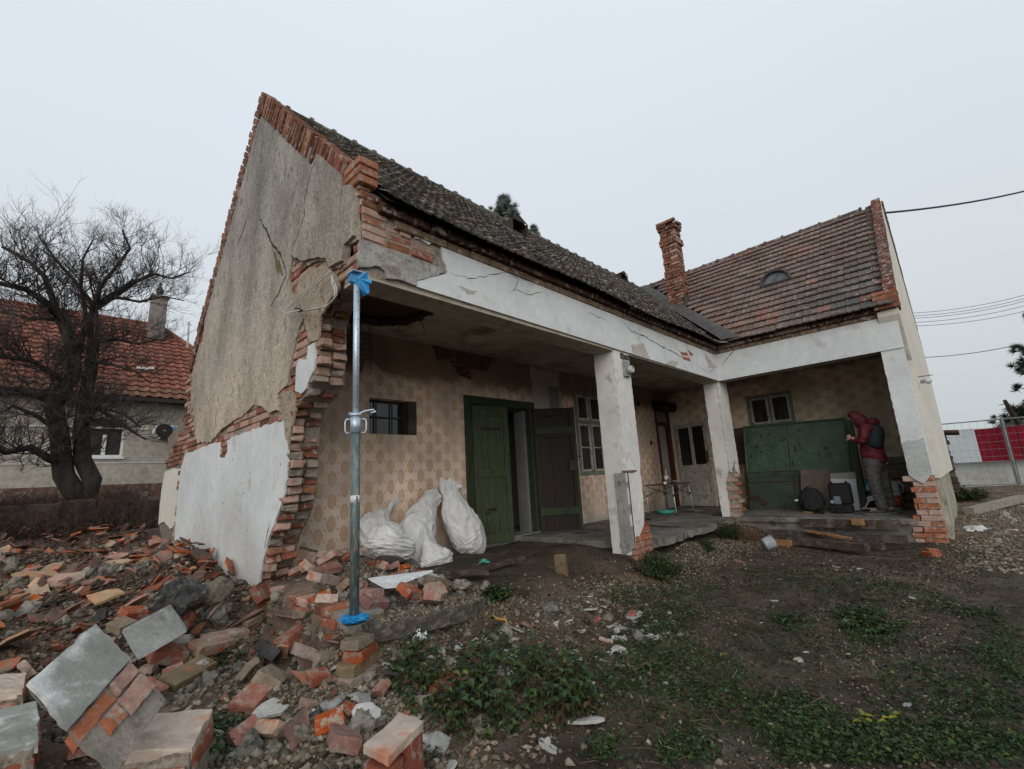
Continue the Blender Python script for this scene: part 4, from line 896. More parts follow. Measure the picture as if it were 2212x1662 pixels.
q = MB(); q.box((9.46, BACK + .10, -.02), (9.775, BACK + .13, 2.03)); part('pale_leaf', q, M_('pale_leaf', (.30,.28,.25), (.36,.34,.30), bump=.1), d2)
q = MB(); M = Matrix.Translation(Vector((9.86, 2.14, .02))) @ Matrix.Rotation(R_(-110), 4, 'Z'); w, h = 1.02, 2.0
q.box((0, 0, 0), (.10, .04, h), M=M, bev=.004); q.box((w - .12, 0, 0), (w, .04, h), M=M, bev=.004); q.box((.101, 0, 0), (w - .121, .04, .18), M=M); q.box((.101, 0, .80), (w - .121, .04, .98), M=M); q.box((.101, 0, h - .10), (w - .121, .04, h), M=M); q.box((w / 2 - .05, 0, .981), (w / 2 + .04, .04, h - .101), M=M); q.box((.101, .012, .181), (w - .121, .03, .799), M=M)
for z0 in (.22,): q.box((.15, -.006, .24), (w - .17, .012, .74), M=M, bev=.012)
wd = part('white_door', q, WWHITE, label='open cream door with two tall panes')
q = MB(); q.box((.101, .018, .981), (w / 2 - .051, .024, h - .101), M=M); q.box((w / 2 + .041, .018, .981), (w - .121, .024, h - .101), M=M); part('pane', q, GLASSD, wd)
q = MB(); q.box((w - .08, -.03, 1.02), (w - .05, .0, 1.3), M=M, bev=.004); q.box((w - .12, -.04, 1.22), (w - .04, -.02, 1.24), M=M); q.tube([M @ Vector((w/2+.03, -.02, 1.15)), M @ Vector((w/2+.03, .0, 1.15))], .014, 6); part('handle', q, IRON, wd)

# ------------------------------------------------------------------ loose-piece generators
def cube_grid(n):
    vid = {}; V = []; F = []
    def vi(p):
        if p not in vid: vid[p] = len(V); V.append(p)
        return vid[p]
    for ax in range(3):
        for s_ in (0, n):
            for i in range(n):
                for j in range(n):
                    q = []
                    for a, b in ((i, j), (i + 1, j), (i + 1, j + 1), (i, j + 1)):
                        p = [0, 0, 0]; p[ax] = s_; p[(ax + 1) % 3] = a; p[(ax + 2) % 3] = b; q.append(vi(tuple(p)))
                    F.append(tuple(q) if s_ else tuple(q[::-1]))
    return [Vector(p) / n for p in V], F
CG = {n: cube_grid(n) for n in (4, 6, 8)}
def rough_box(lx, ly, lz, seed, amp=.004, rnd=.12, n=6, broken=0.0, big=.0):
    """worn block centred on the origin; broken > 0 snaps one end off raggedly"""
    r = random.Random(seed); V, F = CG[n]; out_ = []; o = r.uniform(0, 50)
    for p in V:
        q = p - Vector((.5, .5, .5)); m_ = sorted([abs(q.x), abs(q.y), abs(q.z)])
        k = 1 - rnd * max(0, (m_[1] - .36)) - rnd * .6 * max(0, m_[0] - .36) * 2
        v = Vector((q.x * lx * k, q.y * ly * k, q.z * lz * k))
        if broken and q.x > .5 - broken:
            lim = lx * (.5 - broken) + .35 * ly * nz3(v.y * 9 + o, v.z * 14, o) + .25 * v.y
            if v.x > lim: v.x = lim + (v.x - lim) * .12
        d = Vector((nz3(v.x*22+o, v.y*22, v.z*22), nz3(v.x*22, v.y*22+o, v.z*22), nz3(v.x*22, v.y*22, v.z*22+o)))
        v += d * amp
        if big: v += Vector((nz3(v.x*5+o, v.y*5, v.z*5), nz3(v.x*5, v.y*5+o, v.z*5), nz3(v.x*5, v.y*5, v.z*5+o))) * big
        out_.append(v)
    return out_, F
def lump(r0, seed, sq=(1, 1, .7), amp=.35, n=6):
    V, F = CG[n]; o = seed * 3.7; res = []
    for p in V:
        q = (p - Vector((.5, .5, .5))); u = q.normalized(); q = u * (.6 + .4 * (.5 / max(abs(q.x), abs(q.y), abs(q.z)) * q.length * 1.2))
        k = 1 + amp * nz3(u.x * 1.6 + o, u.y * 1.6, u.z * 1.6) * 1.6 + amp * .45 * nz3(u.x * 5 + o, u.y * 5, u.z * 5)
        v = q * r0 * k; res.append(Vector((v.x * sq[0], v.y * sq[1], v.z * sq[2])))
    # flatten a few broken faces
    r = random.Random(seed)
    for _ in range(4):
        nn = Vector((r.uniform(-1, 1), r.uniform(-1, 1), r.uniform(-.4, 1))).normalized(); lim = r0 * r.uniform(.45, .75)
        res = [v - nn * max(0, v.dot(nn) - lim) * .9 for v in res]
    return res, F
def shard(seed, size, th, curve=0.0, ribs=False, k=7):
    r = random.Random(seed); pts = []
    for i in range(k):
        a = 2 * PI * (i + r.uniform(-.3, .3)) / k; rr = size * r.uniform(.55, 1.0); pts.append((rr * math.cos(a) * 1.25, rr * math.sin(a) * .8))
    pts = rough_outline(pts, size * .3, size * .04, seed)
    f = lambda x, y: (curve * (x / size) ** 2 if not ribs else curve * math.cos(y / size * 6) * .5)
    top = [Vector((x, y, f(x, y) + th / 2)) for x, y in pts]; n = len(pts)
    c = Vector((0, 0, f(0, 0) + th / 2)); V = top + [p - Vector((0, 0, th)) for p in top] + [c, c - Vector((0, 0, th))]
    F = [(2 * n, i, (i + 1) % n) for i in range(n)] + [(2 * n + 1, n + (i + 1) % n, n + i) for i in range(n)] + [(i, n + i, n + (i + 1) % n, (i + 1) % n) for i in range(n)]
    return V, F
def mesh_of(name, VF, mat, smooth=False):
    me = bpy.data.meshes.new(name); me.from_pydata([tuple(v) for v in VF[0]], [], VF[1]); me.materials.append(mat)
    if smooth: me.polygons.foreach_set('use_smooth', [True] * len(me.polygons))
    me.update(); return me
BK_RED = BRICKO
BK_PINK = M_('dusty_brick', (.28,.19,.14), (.40,.31,.25), scale=8, c3=(.38,.12,.06), s2=30, f2=.38, rnd=.2, bump=.6, bs=60, dist=.012)
BK_YEL = M_('yellow_brick', (.155,.115,.062), (.235,.175,.10), scale=8, c3=(.30,.11,.05), s2=26, f2=.38, rnd=.25, bump=.6, bs=60, dist=.012)
BK_DARK = M_('sooty_brick', (.025,.024,.025), (.055,.052,.050), scale=8, c3=(.13,.11,.09), s2=30, f2=.38, rnd=.25, bump=.6, bs=60, dist=.012)
TILEO = M_('loose_tile', (.29,.075,.032), (.40,.125,.055), scale=8, c3=(.22,.17,.12), s2=26, f2=.44, rnd=.3, bump=.3, bs=60)
TILEY = M_('loose_tile_buff', (.27,.17,.085), (.36,.24,.13), scale=6, c3=(.42,.16,.07), s2=20, f2=.42, rnd=.25, bump=.3)
TILEB = M_('loose_tile_brown', (.11,.038,.022), (.19,.070,.038), scale=8, c3=(.07,.06,.045), s2=26, f2=.45, rnd=.3, bump=.4)
PLSH = M_('loose_plaster', (.30,.29,.26), (.46,.45,.42), scale=6, c3=(.30,.26,.20), s2=22, f2=.42, rnd=.22, bump=.5, bs=40)
STONE = MORTARO
bricks_m = [mesh_of('loose_brick', rough_box(.275, .135, .066, i, broken=b, amp=.006), BK_RED) for i, b in enumerate((0, 0, .3, .45, .55, .62, .4))]
tiles_m = [mesh_of('tile_shard', shard(i, s_, .014, .012, ribs=(i % 2 == 0)), TILEO) for i, s_ in enumerate((.10, .13, .075, .09, .06, .12, .15, .05))]
lumps_m = [mesh_of('mortar_lump', lump(s_, i), STONE) for i, s_ in enumerate((.05, .07, .04, .09, .06, .11, .035))]
plast_m = [mesh_of('plaster_shard', shard(20 + i, s_, .018, .0), PLSH) for i, s_ in enumerate((.06, .09, .045, .07, .12, .035))]
def place(me, name, p, e, sc=1, mat=None, label=None, cat=None, group=None):
    o = bpy.data.objects.new(name, me); COL.objects.link(o); o.location = p; o.rotation_euler = e; o.scale = (sc,) * 3 if not hasattr(sc, '__len__') else sc
    if mat: o.material_slots[0].link = 'OBJECT'; o.material_slots[0].material = mat
    return tag(o, label, cat, group)
LAB = {'L': 'on the tile heap left of the gable wall', 'F': 'in the rubble in front of the broken gable corner', 'H': 'on the heap in the veranda behind the steel prop', 'S': 'below the tilted concrete slab', 'Y': 'lying on the weedy yard'}
MARKS = [((-1.75, 8.2), 'at the far left end of the tile heap'), ((-.9, 8.3), 'under the dry brush'), ((-.25, 6.6), 'by the cream wall stub'), ((-1.7, 6.4), 'at the left photo edge, far up the heap'), ((-.9, 6.6), 'in the upper middle of the heap'), ((-.3, 5.2), 'at the left end of the gable plaster'), ((-.28, 3.8), 'against the white gable plaster'), ((-.2, 2.6), 'under the right end of the white gable plaster'),
 ((-1.0, 5.0), 'in the middle of the tile heap'), ((-1.75, 4.6), 'at the left edge, middle of the heap'), ((-1.0, 3.4), 'above the leaning grey slab'), ((-.55, 2.4), 'near the soot-black stone'), ((-1.7, 3.0), 'at the left edge behind the masonry blocks'), ((-1.3, 1.9), 'behind the big tilted masonry block'), ((-.8, 1.4), 'beside the leaning grey slab'), ((-.3, 1.5), 'below the broken wall edge'),
 ((-.9, .5), 'right of the big tilted masonry block'), ((-.4, .6), 'between the grey slab and the prop stack'), ((-.05, .35), 'just left of the prop stack'), ((-.6, -.2), 'beside the olive yellow brick'), ((-.2, -.3), 'in front of the prop stack'), ((-.75, -.8), 'behind the bonded red bricks'), ((-.3, -1.0), 'at the left edge of the nettles'), ((.25, -.6), 'between the prop stack and the nettles'), ((.1, -1.3), 'inside the nettle patch'),
 ((.3, 1.6), 'at the top of the veranda heap'), ((.4, 1.1), 'at the foot of the wallpaper behind the prop'), ((.8, 1.5), 'under the front white sack'), ((.9, .9), 'under the slumped sacks'), ((.35, .5), 'right behind the prop'), ((.8, .4), 'beside the white triangular board'), ((1.2, .5), 'by the long pitted stone'), ((1.2, .0), 'on the tip of the concrete slab'),
 ((.6, -.45), 'under the left half of the slab'), ((1.0, -.5), 'beside the torn white cup'), ((1.5, -.4), 'below the slab tip'), ((1.4, -.9), 'right of the nettles'), ((2.1, -.7), 'by the orange root'), ((.8, -1.0), 'behind the nettle patch'), ((2.0, -1.2), 'left of the creeping weeds'), ((3.0, -.8), 'below the middle pillar'), ((2.4, -1.9), 'among the creeping weeds'), ((1.4, -1.9), 'at the bottom edge of the yard'), ((4.2, -1.2), 'in the middle of the yard'), ((5.4, -.9), 'before the corner pillar'), ((4.3, -2.3), 'in the right part of the yard'), ((6.2, -1.6), 'near the stacked timbers')]
def near(x, y): return min(MARKS, key=lambda m: (m[0][0] - x) ** 2 + (m[0][1] - y) ** 2)[1]
BN = ['whole', 'whole', 'broken', 'broken', 'half', 'half', 'broken']; SZ = {0: 'medium', 1: 'large', 2: 'small'}
def scat(r, kind, reg, n, fx, fy, lift=(.0, .05), flat=.25, smin=.7, smax=1.15):
    """fx, fy: uniform ranges in the world; every piece is an object of its own"""
    for _ in range(n):
        for _t in range(20):
            x, y = r.uniform(*fx), r.uniform(*fy)
            if -.04 < x < .35 and y > 1.9: continue
            if reg == 'H' and (y > 2.15 or x < .1): continue
            break
        z = zG(x, y) + r.uniform(*lift); e = (r.gauss(0, flat), r.gauss(0, flat), r.uniform(0, 2 * PI)); s_ = r.uniform(smin, smax); w = near(x, y); sz = 'small' if s_ < smin + (smax - smin) * .33 else 'large' if s_ > smin + (smax - smin) * .66 else 'middling'
        if kind == 'brick':
            t = r.random(); mt, c = ((BK_RED, 'red') if t < .58 else (BK_PINK, 'dusty pink') if t < .72 else (BK_YEL, 'yellow-brown') if t < .84 else (BK_DARK, 'sooty'))
            if reg == 'H': mt, c = (BK_PINK, 'dusty pink') if t < .6 else (BK_RED, 'red')
            i = r.randrange(7); place(bricks_m[i], 'brick', (x, y, z + .02), e, (s_ * r.uniform(.55, 1), s_, s_), mt, '%s %s %s brick %s' % (sz, BN[i], c, w), 'brick', '%s bricks in the rubble' % c)
        elif kind == 'tile':
            t = r.random(); mt, c = ((TILEO, 'orange') if t < .30 else (TILEB, 'brown') if t < .95 else (TILEY, 'buff')); i = r.randrange(8)
            place(tiles_m[i], 'tile_shard', (x, y, z + .01), e, s_ * 1.1, mt, '%s %s %s tile shard %s' % (sz, ['gently curved', 'flat', 'narrow curved', 'rounded flat', 'curved corner', 'wide flat', 'large ribbed', 'tiny'][i], c, w), 'tile shard', '%s tile shards in the rubble' % c)
        elif kind == 'lump':
            i = r.randrange(7); place(lumps_m[i], 'mortar_lump', (x, y, z), (r.uniform(0, 6), r.uniform(0, 6), r.uniform(0, 6)), s_, None, '%s %s mortar lump %s' % (sz, ['roundish', 'squat', 'knobbly', 'blocky', 'angular', 'broad', 'stubby'][i], w), 'rubble', 'mortar lumps in the rubble')
        else:
            i = r.randrange(6); place(plast_m[i], 'plaster_shard', (x, y, z), e, s_, None, '%s %s plaster shard %s' % (sz, ['triangular', 'broad', 'chipped', 'pointed', 'slab-like', 'tiny'][i], w), 'rubble', 'plaster shards in the rubble')
r = random.Random(101)
scat(r, 'tile', 'L', 225, (-2.0, -.05), (1.2, 8.8), (-.01, .10), .45, .5, 1.2)
scat(r, 'tile', 'L', 40, (-.55, -.05), (2.4, 5.4), (.02, .18), .5, .6, 1.1)
scat(r, 'brick', 'L', 34, (-1.9, -.1), (1.0, 8.0), (-.01, .03), .4, .5, 1.0)
scat(r, 'lump', 'L', 92, (-1.9, -.05), (.9, 8.0), (-.02, .03), 1, .5, 1.2)
scat(r, 'brick', 'F', 46, (-1.3, .3), (-1.0, 1.9), (-.01, .03), .35, .55, 1.0)
scat(r, 'tile', 'F', 14, (-1.2, .1), (-.6, 1.6), (0, .04), .35)
scat(r, 'lump', 'F', 90, (-1.3, .4), (-1.3, 1.9), (-.02, .02), 1, .4, 1.0)
scat(r, 'plaster', 'F', 60, (-1.0, .8), (-1.5, .2), (0, .02), .3, .3, .9)
scat(r, 'brick', 'H', 42, (.25, 1.15), (.25, 1.75), (.0, .10), .35, .55, .95)
scat(r, 'lump', 'H', 66, (.2, 1.5), (.05, 1.8), (-.02, .06), 1, .3, .8)
scat(r, 'plaster', 'S', 50, (.2, 2.3), (-1.2, -.25), (-.005, .01), .2, .3, .8)
scat(r, 'lump', 'S', 30, (.2, 2.6), (-1.1, -.2), (-.02, .01), 1, .3, .8)
scat(r, 'brick', 'S', 7, (.6, 3.4), (-1.0, -.3), (-.02, -.01), .3, .35, .6)
scat(r, 'plaster', 'Y', 34, (1.0, 6.0), (-2.7, -.6), (-.004, .01), .15, .15, .5)
scat(r, 'lump', 'Y', 20, (.8, 6.5), (-2.7, -.5), (-.015, .0), 1, .15, .45)

# gravel and crumbs: one mesh of many small stones
def crumbs(name, n, pick, label, mat, seed, cat='gravel', flat=.6, tilt=0):
    r = np.random.RandomState(seed); rr = random.Random(seed)
    base = np.array([(1,0,0),(-1,0,0),(0,1,0),(0,-1,0),(0,0,1),(0,0,-1)], float); fc = np.array([(0,2,4),(2,1,4),(1,3,4),(3,0,4),(2,0,5),(1,2,5),(3,1,5),(0,3,5)])
    Vs = []; Ts = []
    for i in range(n):
        x, y, s_ = pick(rr); z = zG(x, y)
        v = base * (1 + r.uniform(-.35, .35, (6, 3))) * s_ * r.uniform(.5, 1.3, 3) * np.array((1, 1, flat)); v[:, 2] += v[:, 0] * r.uniform(-tilt, tilt) + v[:, 1] * r.uniform(-tilt, tilt)
        a = r.uniform(0, 6.28); c, s = math.cos(a), math.sin(a); v[:, :2] = v[:, :2] @ np.array(((c, s), (-s, c))); Vs.append(v + np.array((x, y, z + s_ * .18)))
        k = rr.uniform(.3, 1.4); Ts.append((k, k * .97, k * .92) if rr.random() > .05 else (k * 1.1, k * .62, k * .46))
    V = np.concatenate(Vs).astype(np.float32); F = (fc[None] + (np.arange(n) * 6)[:, None, None]).reshape(-1, 3).astype(np.int32)
    me = bpy.data.meshes.new(name); me.vertices.add(len(V)); me.vertices.foreach_set('co', V.ravel()); me.loops.add(F.size); me.loops.foreach_set('vertex_index', F.ravel()); me.polygons.add(len(F))
    me.polygons.foreach_set('loop_start', np.arange(0, F.size, 3, dtype=np.int32)); me.polygons.foreach_set('loop_total', np.full(len(F), 3, dtype=np.int32)); me.update(calc_edges=True)
    ca = me.color_attributes.new('tint', 'FLOAT_COLOR', 'POINT'); T = np.ones((len(V), 4), dtype=np.float32); T[:, :3] = np.repeat(np.array(Ts, dtype=np.float32), 6, axis=0); ca.data.foreach_set('color', T.ravel())
    me.materials.append(mat); o = bpy.data.objects.new(name, me); COL.objects.link(o); return tag(o, label, cat, None, 'stuff')
GRAV = M_('gravel_stone', (.115,.095,.072), (.26,.225,.175), scale=20, tint=True, bump=.3, bs=120)
def pk_rub(r):
    while True:
        t = r.random()
        if t < .5: x, y = r.gauss(-.15, .62), r.gauss(-.45, .5)
        elif t < .75: x, y = r.uniform(-2.0, -.03), r.uniform(.5, 7)
        else: x, y = r.uniform(.2, 1.5), r.uniform(-.1, 1.9)
        return x, y, r.choice((.005, .007, .010, .014, .02, .026))
crumbs('rubble_crumbs', 24000, pk_rub, 'crumbled mortar and brick grit filling the gaps of the rubble', GRAV, 3)
def pk_yard(r):
    while True:
        x, y = r.uniform(-.9, 7.5), r.uniform(-3.0, 0)
        d = nz3(x * 1.1 + 3, y * 1.1, 2) + (.45 if y < -1.9 - .12 * x else 0) + (.35 if (x - 2) ** 2 + (y + .5) ** 2 < 1.4 else 0) - .12
        if r.random() < .12 + d: return x, y, r.choice((.004, .006, .006, .009, .013))
def pk_chip(r):
    while True:
        x = r.uniform(-2.1, -.04); y = r.uniform(.6, 8.8)
        return x, y, r.choice((.014, .02, .03, .042))
CHIP = M_('tile_chip', (.085,.040,.026), (.20,.085,.050), scale=14, tint=True, bump=.3, c3=(.07,.058,.042), s2=30, f2=.45)
crumbs('tile_chips', 5200, pk_chip, 'small tile and brick chips filling the tile heap left of the gable', CHIP, 12, 'rubble', .28, .6)
def pk_mor(r): return r.choice((r.gauss(-.45, .5), r.uniform(-1.9, -.05))), r.uniform(-.9, 6.5), r.choice((.012, .018, .028, .04))
crumbs('mortar_rubble', 2600, lambda r: (lambda q: (min(q[0], -.05) if q[1] > .2 else q[0], q[1], q[2]))(pk_mor(r)), 'broken mortar bits between the bricks of the left rubble', M_('mortar_bit', (.085,.075,.055), (.22,.195,.15), scale=10, tint=True, bump=.6, bs=60), 13, 'rubble', .7, .3)
def pk_bank(r): x = r.uniform(1.2, 7.3); y = r.gauss(-.35, .22); return x, min(y, -.06 if x > 3.9 else .4), r.choice((.006, .009, .013, .02))
crumbs('bank_crumbs', 5200, pk_bank, 'crumbled plaster and grit on the soil bank below the veranda', GRAV, 6)
def pk_clod(r): x = r.uniform(-.6, 8.5); y = r.uniform(-3.0, .3); return x, min(y, -.1 if x > 3.9 else 2), r.choice((.004, .006, .009, .014, .02))
CLOD = M_('soil_clod', (.028,.019,.012), (.075,.052,.035), scale=20, tint=True, bump=.3, bs=120)
crumbs('soil_clods', 9000, pk_clod, 'small dark clods of soil over the whole yard', CLOD, 7, 'soil')
crumbs('yard_gravel', 9000, pk_yard, 'pale pebbles and grit scattered over the bare yard soil', GRAV, 4)
def pk_far(r):
    x = 5.4 + abs(r.gauss(0, 5)); y = -3.0 - abs(r.gauss(0, .9)) - .03 * (x - 6) + r.gauss(.1, .15)
    return x, y, r.choice((.008, .012, .018, .03))
crumbs('drive_gravel', 6500, pk_far, 'stony rubble track running past the right end of the house', GRAV, 5)

# ------------------------------------------------------------------ big hand-placed pieces
def pxbox(O, A, B, C, d, la, lb, lc, sg=(-1, 1, -1)):
    """corner O seen at depth d, its three edges ending at the seen points A, B, C with lengths la, lb, lc"""
    o = dp(*O, d); c = Vector((CX, CY, CZ)); res = []
    for P, l, s_ in ((A, la, sg[0]), (B, lb, sg[1]), (C, lc, sg[2])):
        k = ray(*P); w = c - o; a = k.dot(k); b = 2 * w.dot(k); q = w.dot(w) - l * l; D = b * b - 4 * a * q
        t = (-b + s_ * math.sqrt(D)) / (2 * a) if D > 0 else -b / (2 * a); res.append(c + k * t - o)
    return o, res[0], res[1], res[2]
def chunk(mb, o, a, b, c, seed, amp=.012, n=8, tint=(1, 1, 1), rnd=.08):
    V, F = CG[n]; r = random.Random(seed); off = r.uniform(0, 50); out_ = []
    for p in V:
        q = p - Vector((.5, .5, .5)); m_ = sorted([abs(q.x), abs(q.y), abs(q.z)]); k = 1 - rnd * max(0, m_[1] - .38) * 2
        v = o + a * (.5 + q.x * k) + b * (.5 + q.y * k) + c * (.5 + q.z * k)
        v += Vector((nz3(v.x*9+off, v.y*9, v.z*9), nz3(v.x*9, v.y*9+off, v.z*9), nz3(v.x*9, v.y*9, v.z*9+off))) * amp
        v += Vector((nz3(v.x*30+off, v.y*30, v.z*30), nz3(v.x*30, v.y*30+off, v.z*30), nz3(v.x*30, v.y*30, v.z*30+off))) * amp * .35
        out_.append(v)
    mb.add(out_, F, tint)
BLKPL = M_('block_plaster', (.24,.245,.22), (.35,.355,.325), scale=3, c3=(.66,.67,.65), s2=9, f2=.43, bump=.7, bs=22, dist=.02, fine=.1)
def masonry(lbl, O, A, B, C, d, la, lb, lc, sg, seed, face='plaster', bricks=True, pm=None, n_b=2):
    """a block broken out of a wall: O-A-B is the plastered face, the bricks show on O-A-C"""
    o, a, b, c = pxbox(O, A, B, C, d, la, lb, lc, sg)
    base = o + (a + b + c) * .5; t = thing('masonry_block', lbl, 'masonry block', (base.x, base.y, zG(base.x, base.y)))
    q = MB(); chunk(q, o, a, b, c, seed, .016); q.build('mortar_core', MORTAR, t)
    nrm = a.cross(b).normalized(); 
    if nrm.dot(c) > 0: nrm = -nrm
    if face:
        r = random.Random(seed); out2 = rough_outline([(.0, .0), (.0, 1.0), (1., 1.), (1., 0)], .12, .02, seed)
        q = MB(); q.prism([o + a * x + b * y + nrm * .004 for x, y in out2], nrm * .020); q.build('plaster_face', pm or BLKPL, t)
    if bricks:
        m2 = a.cross(c).normalized(); m2 = m2 if m2.dot(b) < 0 else -m2; r = random.Random(seed + 1); q = MB()
        for (x0, x1, y0, y1) in ((.0, .40, .03, .26), (.43, .97, .03, .26), (.02, .46, .30, .66), (.50, .74, .30, .58)):
                i, j = int(x0 * 10), int(y0 * 10)
                chunk(q, o + a * x0 + c * y0 + m2 * r.uniform(.004, .018), a * (x1 - x0), c * (y1 - y0), -m2 * .05, seed + i * 3 + j, .009, 8, (1.5, 1.5, 1.2) if r.random() < .7 else (1.6, 2.8, 3.6))
        q.build('brick', BRICK, t)
    return t
masonry('big tilted masonry block, grey plastered top, red brick side, nearest the camera', (275,1434), (142,1583), (200,1357), (362,1512), 2.12, .42, .26, .26, (-1, 1, -1), 1)
PINKM = M_('pink_mortar_face', (.40,.32,.26), (.52,.43,.36), scale=4, c3=(.50,.22,.13), s2=12, f2=.4, bump=.8, bs=25)
def topblock(lbl, c4, z, h, seed, brick_tint=None, mtop=None):
    """block whose flat top is seen; the four top corners lie on the level z"""
    P = [at(x, y, 2, z) for x, y in c4]; c = sum(P, Vector()) / 4; t = thing('masonry_block', lbl, 'masonry block', (c.x, c.y, z - h)); r = random.Random(seed)
    a, b = P[1] - P[0], P[3] - P[0]; q = MB(); chunk(q, P[0] - Vector((0, 0, .02)), a, b, Vector((0, 0, -h)), seed, .018, 8, (1.1, 1.05, 1.0)); q.build('mortar_core', MORTAR, t)
    q = MB(); chunk(q, P[0] + Vector((0, 0, .004)), a, b, Vector((0, 0, -.05)), seed + 1, .010, 8); q.build('mortar_top', mtop or PINKM, t)
    q = MB(); m_ = Vector((0, 0, 0)) - b.normalized() * .012
    for i in range(2): chunk(q, P[0] + a * (.03 + .48 * i) + m_ + Vector((0, 0, -.06)), a * .44, b * .3, Vector((0, 0, -.065)), seed + 4 + i, .006, 4, (1.2, 1.1, 1.0))
    chunk(q, P[1] + a.normalized() * .012 + b * .08 + Vector((0, 0, -.035)), -a * .3, b * .8, Vector((0, 0, -.065)), seed + 8, .006, 4, (1.2, 1.05, .95)); q.build('brick', BRICK, t)
    return t
topblock('flat-topped pinkish masonry block at the bottom, right of the big tilted one', [(261,1628),(413,1618),(459,1542),(334,1542)], -.12, .30, 2)
topblock('flat grey-topped masonry block at the bottom left corner of the photo', [(-60,1640),(85,1600),(112,1512),(-40,1545)], -.08, .32, 12, None, BLKPL)
topblock('pale pink masonry block at the left edge behind the big tilted one', [(-60,1500),(48,1490),(72,1452),(-40,1462)], -.06, .26, 22)
t = thing('bonded_bricks', 'two upright red bricks bonded under a pale mortar bed at the bottom edge', 'brick', tuple(ghit(850, 1655)))
P = [at(x, y, 2, -.10) for x, y in ((800,1690),(880,1640),(915,1577),(862,1556),(786,1628))]; dn = Vector((0, 0, -.26))
a_ = P[1] - P[0]; b_ = P[3] - P[4]
for k in range(2):
    q = MB(); o_ = P[4] + (P[3] - P[4]) * (.52 * k) + Vector((0, 0, -.002)); chunk(q, o_ - Vector((0, 0, .03 * (1 - k))), (P[3] - P[4]) * .49, (P[2] - P[3]) * (1.0 if k else .88), dn, 40 + k, .006, 8, (1.05, .85, .8)); q.build('brick', BRICK, t)
q = MB(); chunk(q, P[4] + Vector((0, 0, .03)), P[3] - P[4], (P[2] - P[3]) * .96, Vector((0, 0, -.034)), 44, .008, 8); q.build('mortar_bed', PINKM, t)
# leaning grey concrete slab piece, black stone, pebble concrete lump
def solo(name, lbl, cat, O, A, B, C, d, la, lb, lc, sg, mat, seed, amp=.012, rnd=.08):
    o, a, b, c = pxbox(O, A, B, C, d, la, lb, lc, sg); bb = o + (a + b + c) * .5; q = MB(); o2 = Vector((0, 0, 0))
    chunk(q, o, a, b, c, seed, amp, 8, (1, 1, 1), rnd); ob = q.build(name, mat); 
    for v in ob.data.vertices: v.co -= bb
    ob.location = bb; return tag(ob, lbl, cat)
solo('concrete_slab_piece', 'flat grey concrete slab leaning among the bricks in front of the white wall', 'concrete slab', (265,1358), (370,1305), (300,1420), (262,1366), 3.0, .36, .26, .04, (1, -1, -1), CEMENT, 3, .005)
place(mesh_of('sooty_stone', rough_box(.30, .22, .20, 77, amp=.03, rnd=.3, n=8, big=.05), BK_DARK), 'sooty_stone', tuple(dp(385, 1295, 3.5)), (.5, -.25, .9), 1, None, 'large soot-black stone block below the white gable plaster', 'stone')
ob = place(mesh_of('pebble_concrete', lump(.14, 31, (1.1, .9, .8), .3, 8), M_('pebbly', (.14,.12,.085), (.26,.23,.17), scale=30, c3=(.06,.05,.04), s2=50, bump=1, bs=50, dist=.03)), 'pebble_concrete', tuple(dp(468, 1275, 3.75)), (0, 0, 1), 1, None, 'round lump of pebbly concrete right of the black stone', 'concrete lump')
def hero(src, mat, me_i, sc, e, lbl, cat='brick', lift=.03, name='brick', meshes=None):
    px, py = S(*src); p = ghit(px, py); place((meshes or bricks_m)[me_i], name, (p.x, p.y, p.z + lift), e, sc, mat, lbl, cat)
hero((940,2052), BK_RED, 0, 1.25, (-.25, -.15, .6), 'long bright red brick leaning left of the prop stack')
hero((968,2100), BK_PINK, 2, 1.1, (.5, .2, 1.3), 'half brick propped under the long bright red brick')
hero((600,2190), BK_YEL, 1, 1.05, (.3, -.1, .5), 'whole yellow-brown brick near the centre of the left rubble', lift=.05)
hero((880,2200), BK_YEL, 2, 1.2, (.5, .2, .9), 'olive yellow broken brick below the prop stack', lift=.05)
hero((680,2090), BK_PINK, 1, 1.1, (.25, .1, .4), 'brick with a white plaster face lying below the grey slab', lift=.05)
hero((560,2120), BK_RED, 2, 1.2, (.2, .3, .1), 'chunky red brick end right of the big tilted block', lift=.05)
hero((820,2245), BK_RED, 0, 1.1, (.2, -.1, .75), 'long red brick low in front, beside the white shards')
hero((850,1930), BK_RED, 2, 1.1, (.9, .1, .7), 'upright red brick at the foot of the broken wall edge', lift=.08)
hero((720,2060), BK_PINK, 1, 1.1, (.1, .05, .2), 'flat pale brick below the black stone', lift=.04)
hero((870,2120), BK_DARK, 2, 1.2, (.6, .4, 1), 'sooty black brick left of the olive brick', lift=.06)
hero((450,1985), BK_RED, 2, 1.0, (.3, .2, .3), 'red brick end beside the buff tile piece', lift=.05)
hero((210,1870), TILEY, 6, 1.3, (.4, -.1, .7), 'large buff roof tile piece on top of the tile heap', 'tile shard', .05, 'tile_shard', tiles_m)
hero((375,1795), TILEO, 1, 1.0, (.5, -.1, .2), 'bright orange tile piece in the middle of the heap', 'tile shard', .05, 'tile_shard', tiles_m)
hero((425,1860), TILEO, 5, 1.0, (.6, .5, 1.2), 'orange tile piece standing on end above the grey slab', 'tile shard', .07, 'tile_shard', tiles_m)
hero((510,1755), TILEO, 6, 1.0, (.9, .1, .3), 'orange tile piece propped against the wall stub', 'tile shard', .08, 'tile_shard', tiles_m)
hero((1395,2395), PLSH, 3, 1.0, (0, .1, .3), 'pinkish plaster lump among the nettles', 'rubble', .01, 'mortar_lump', lumps_m)
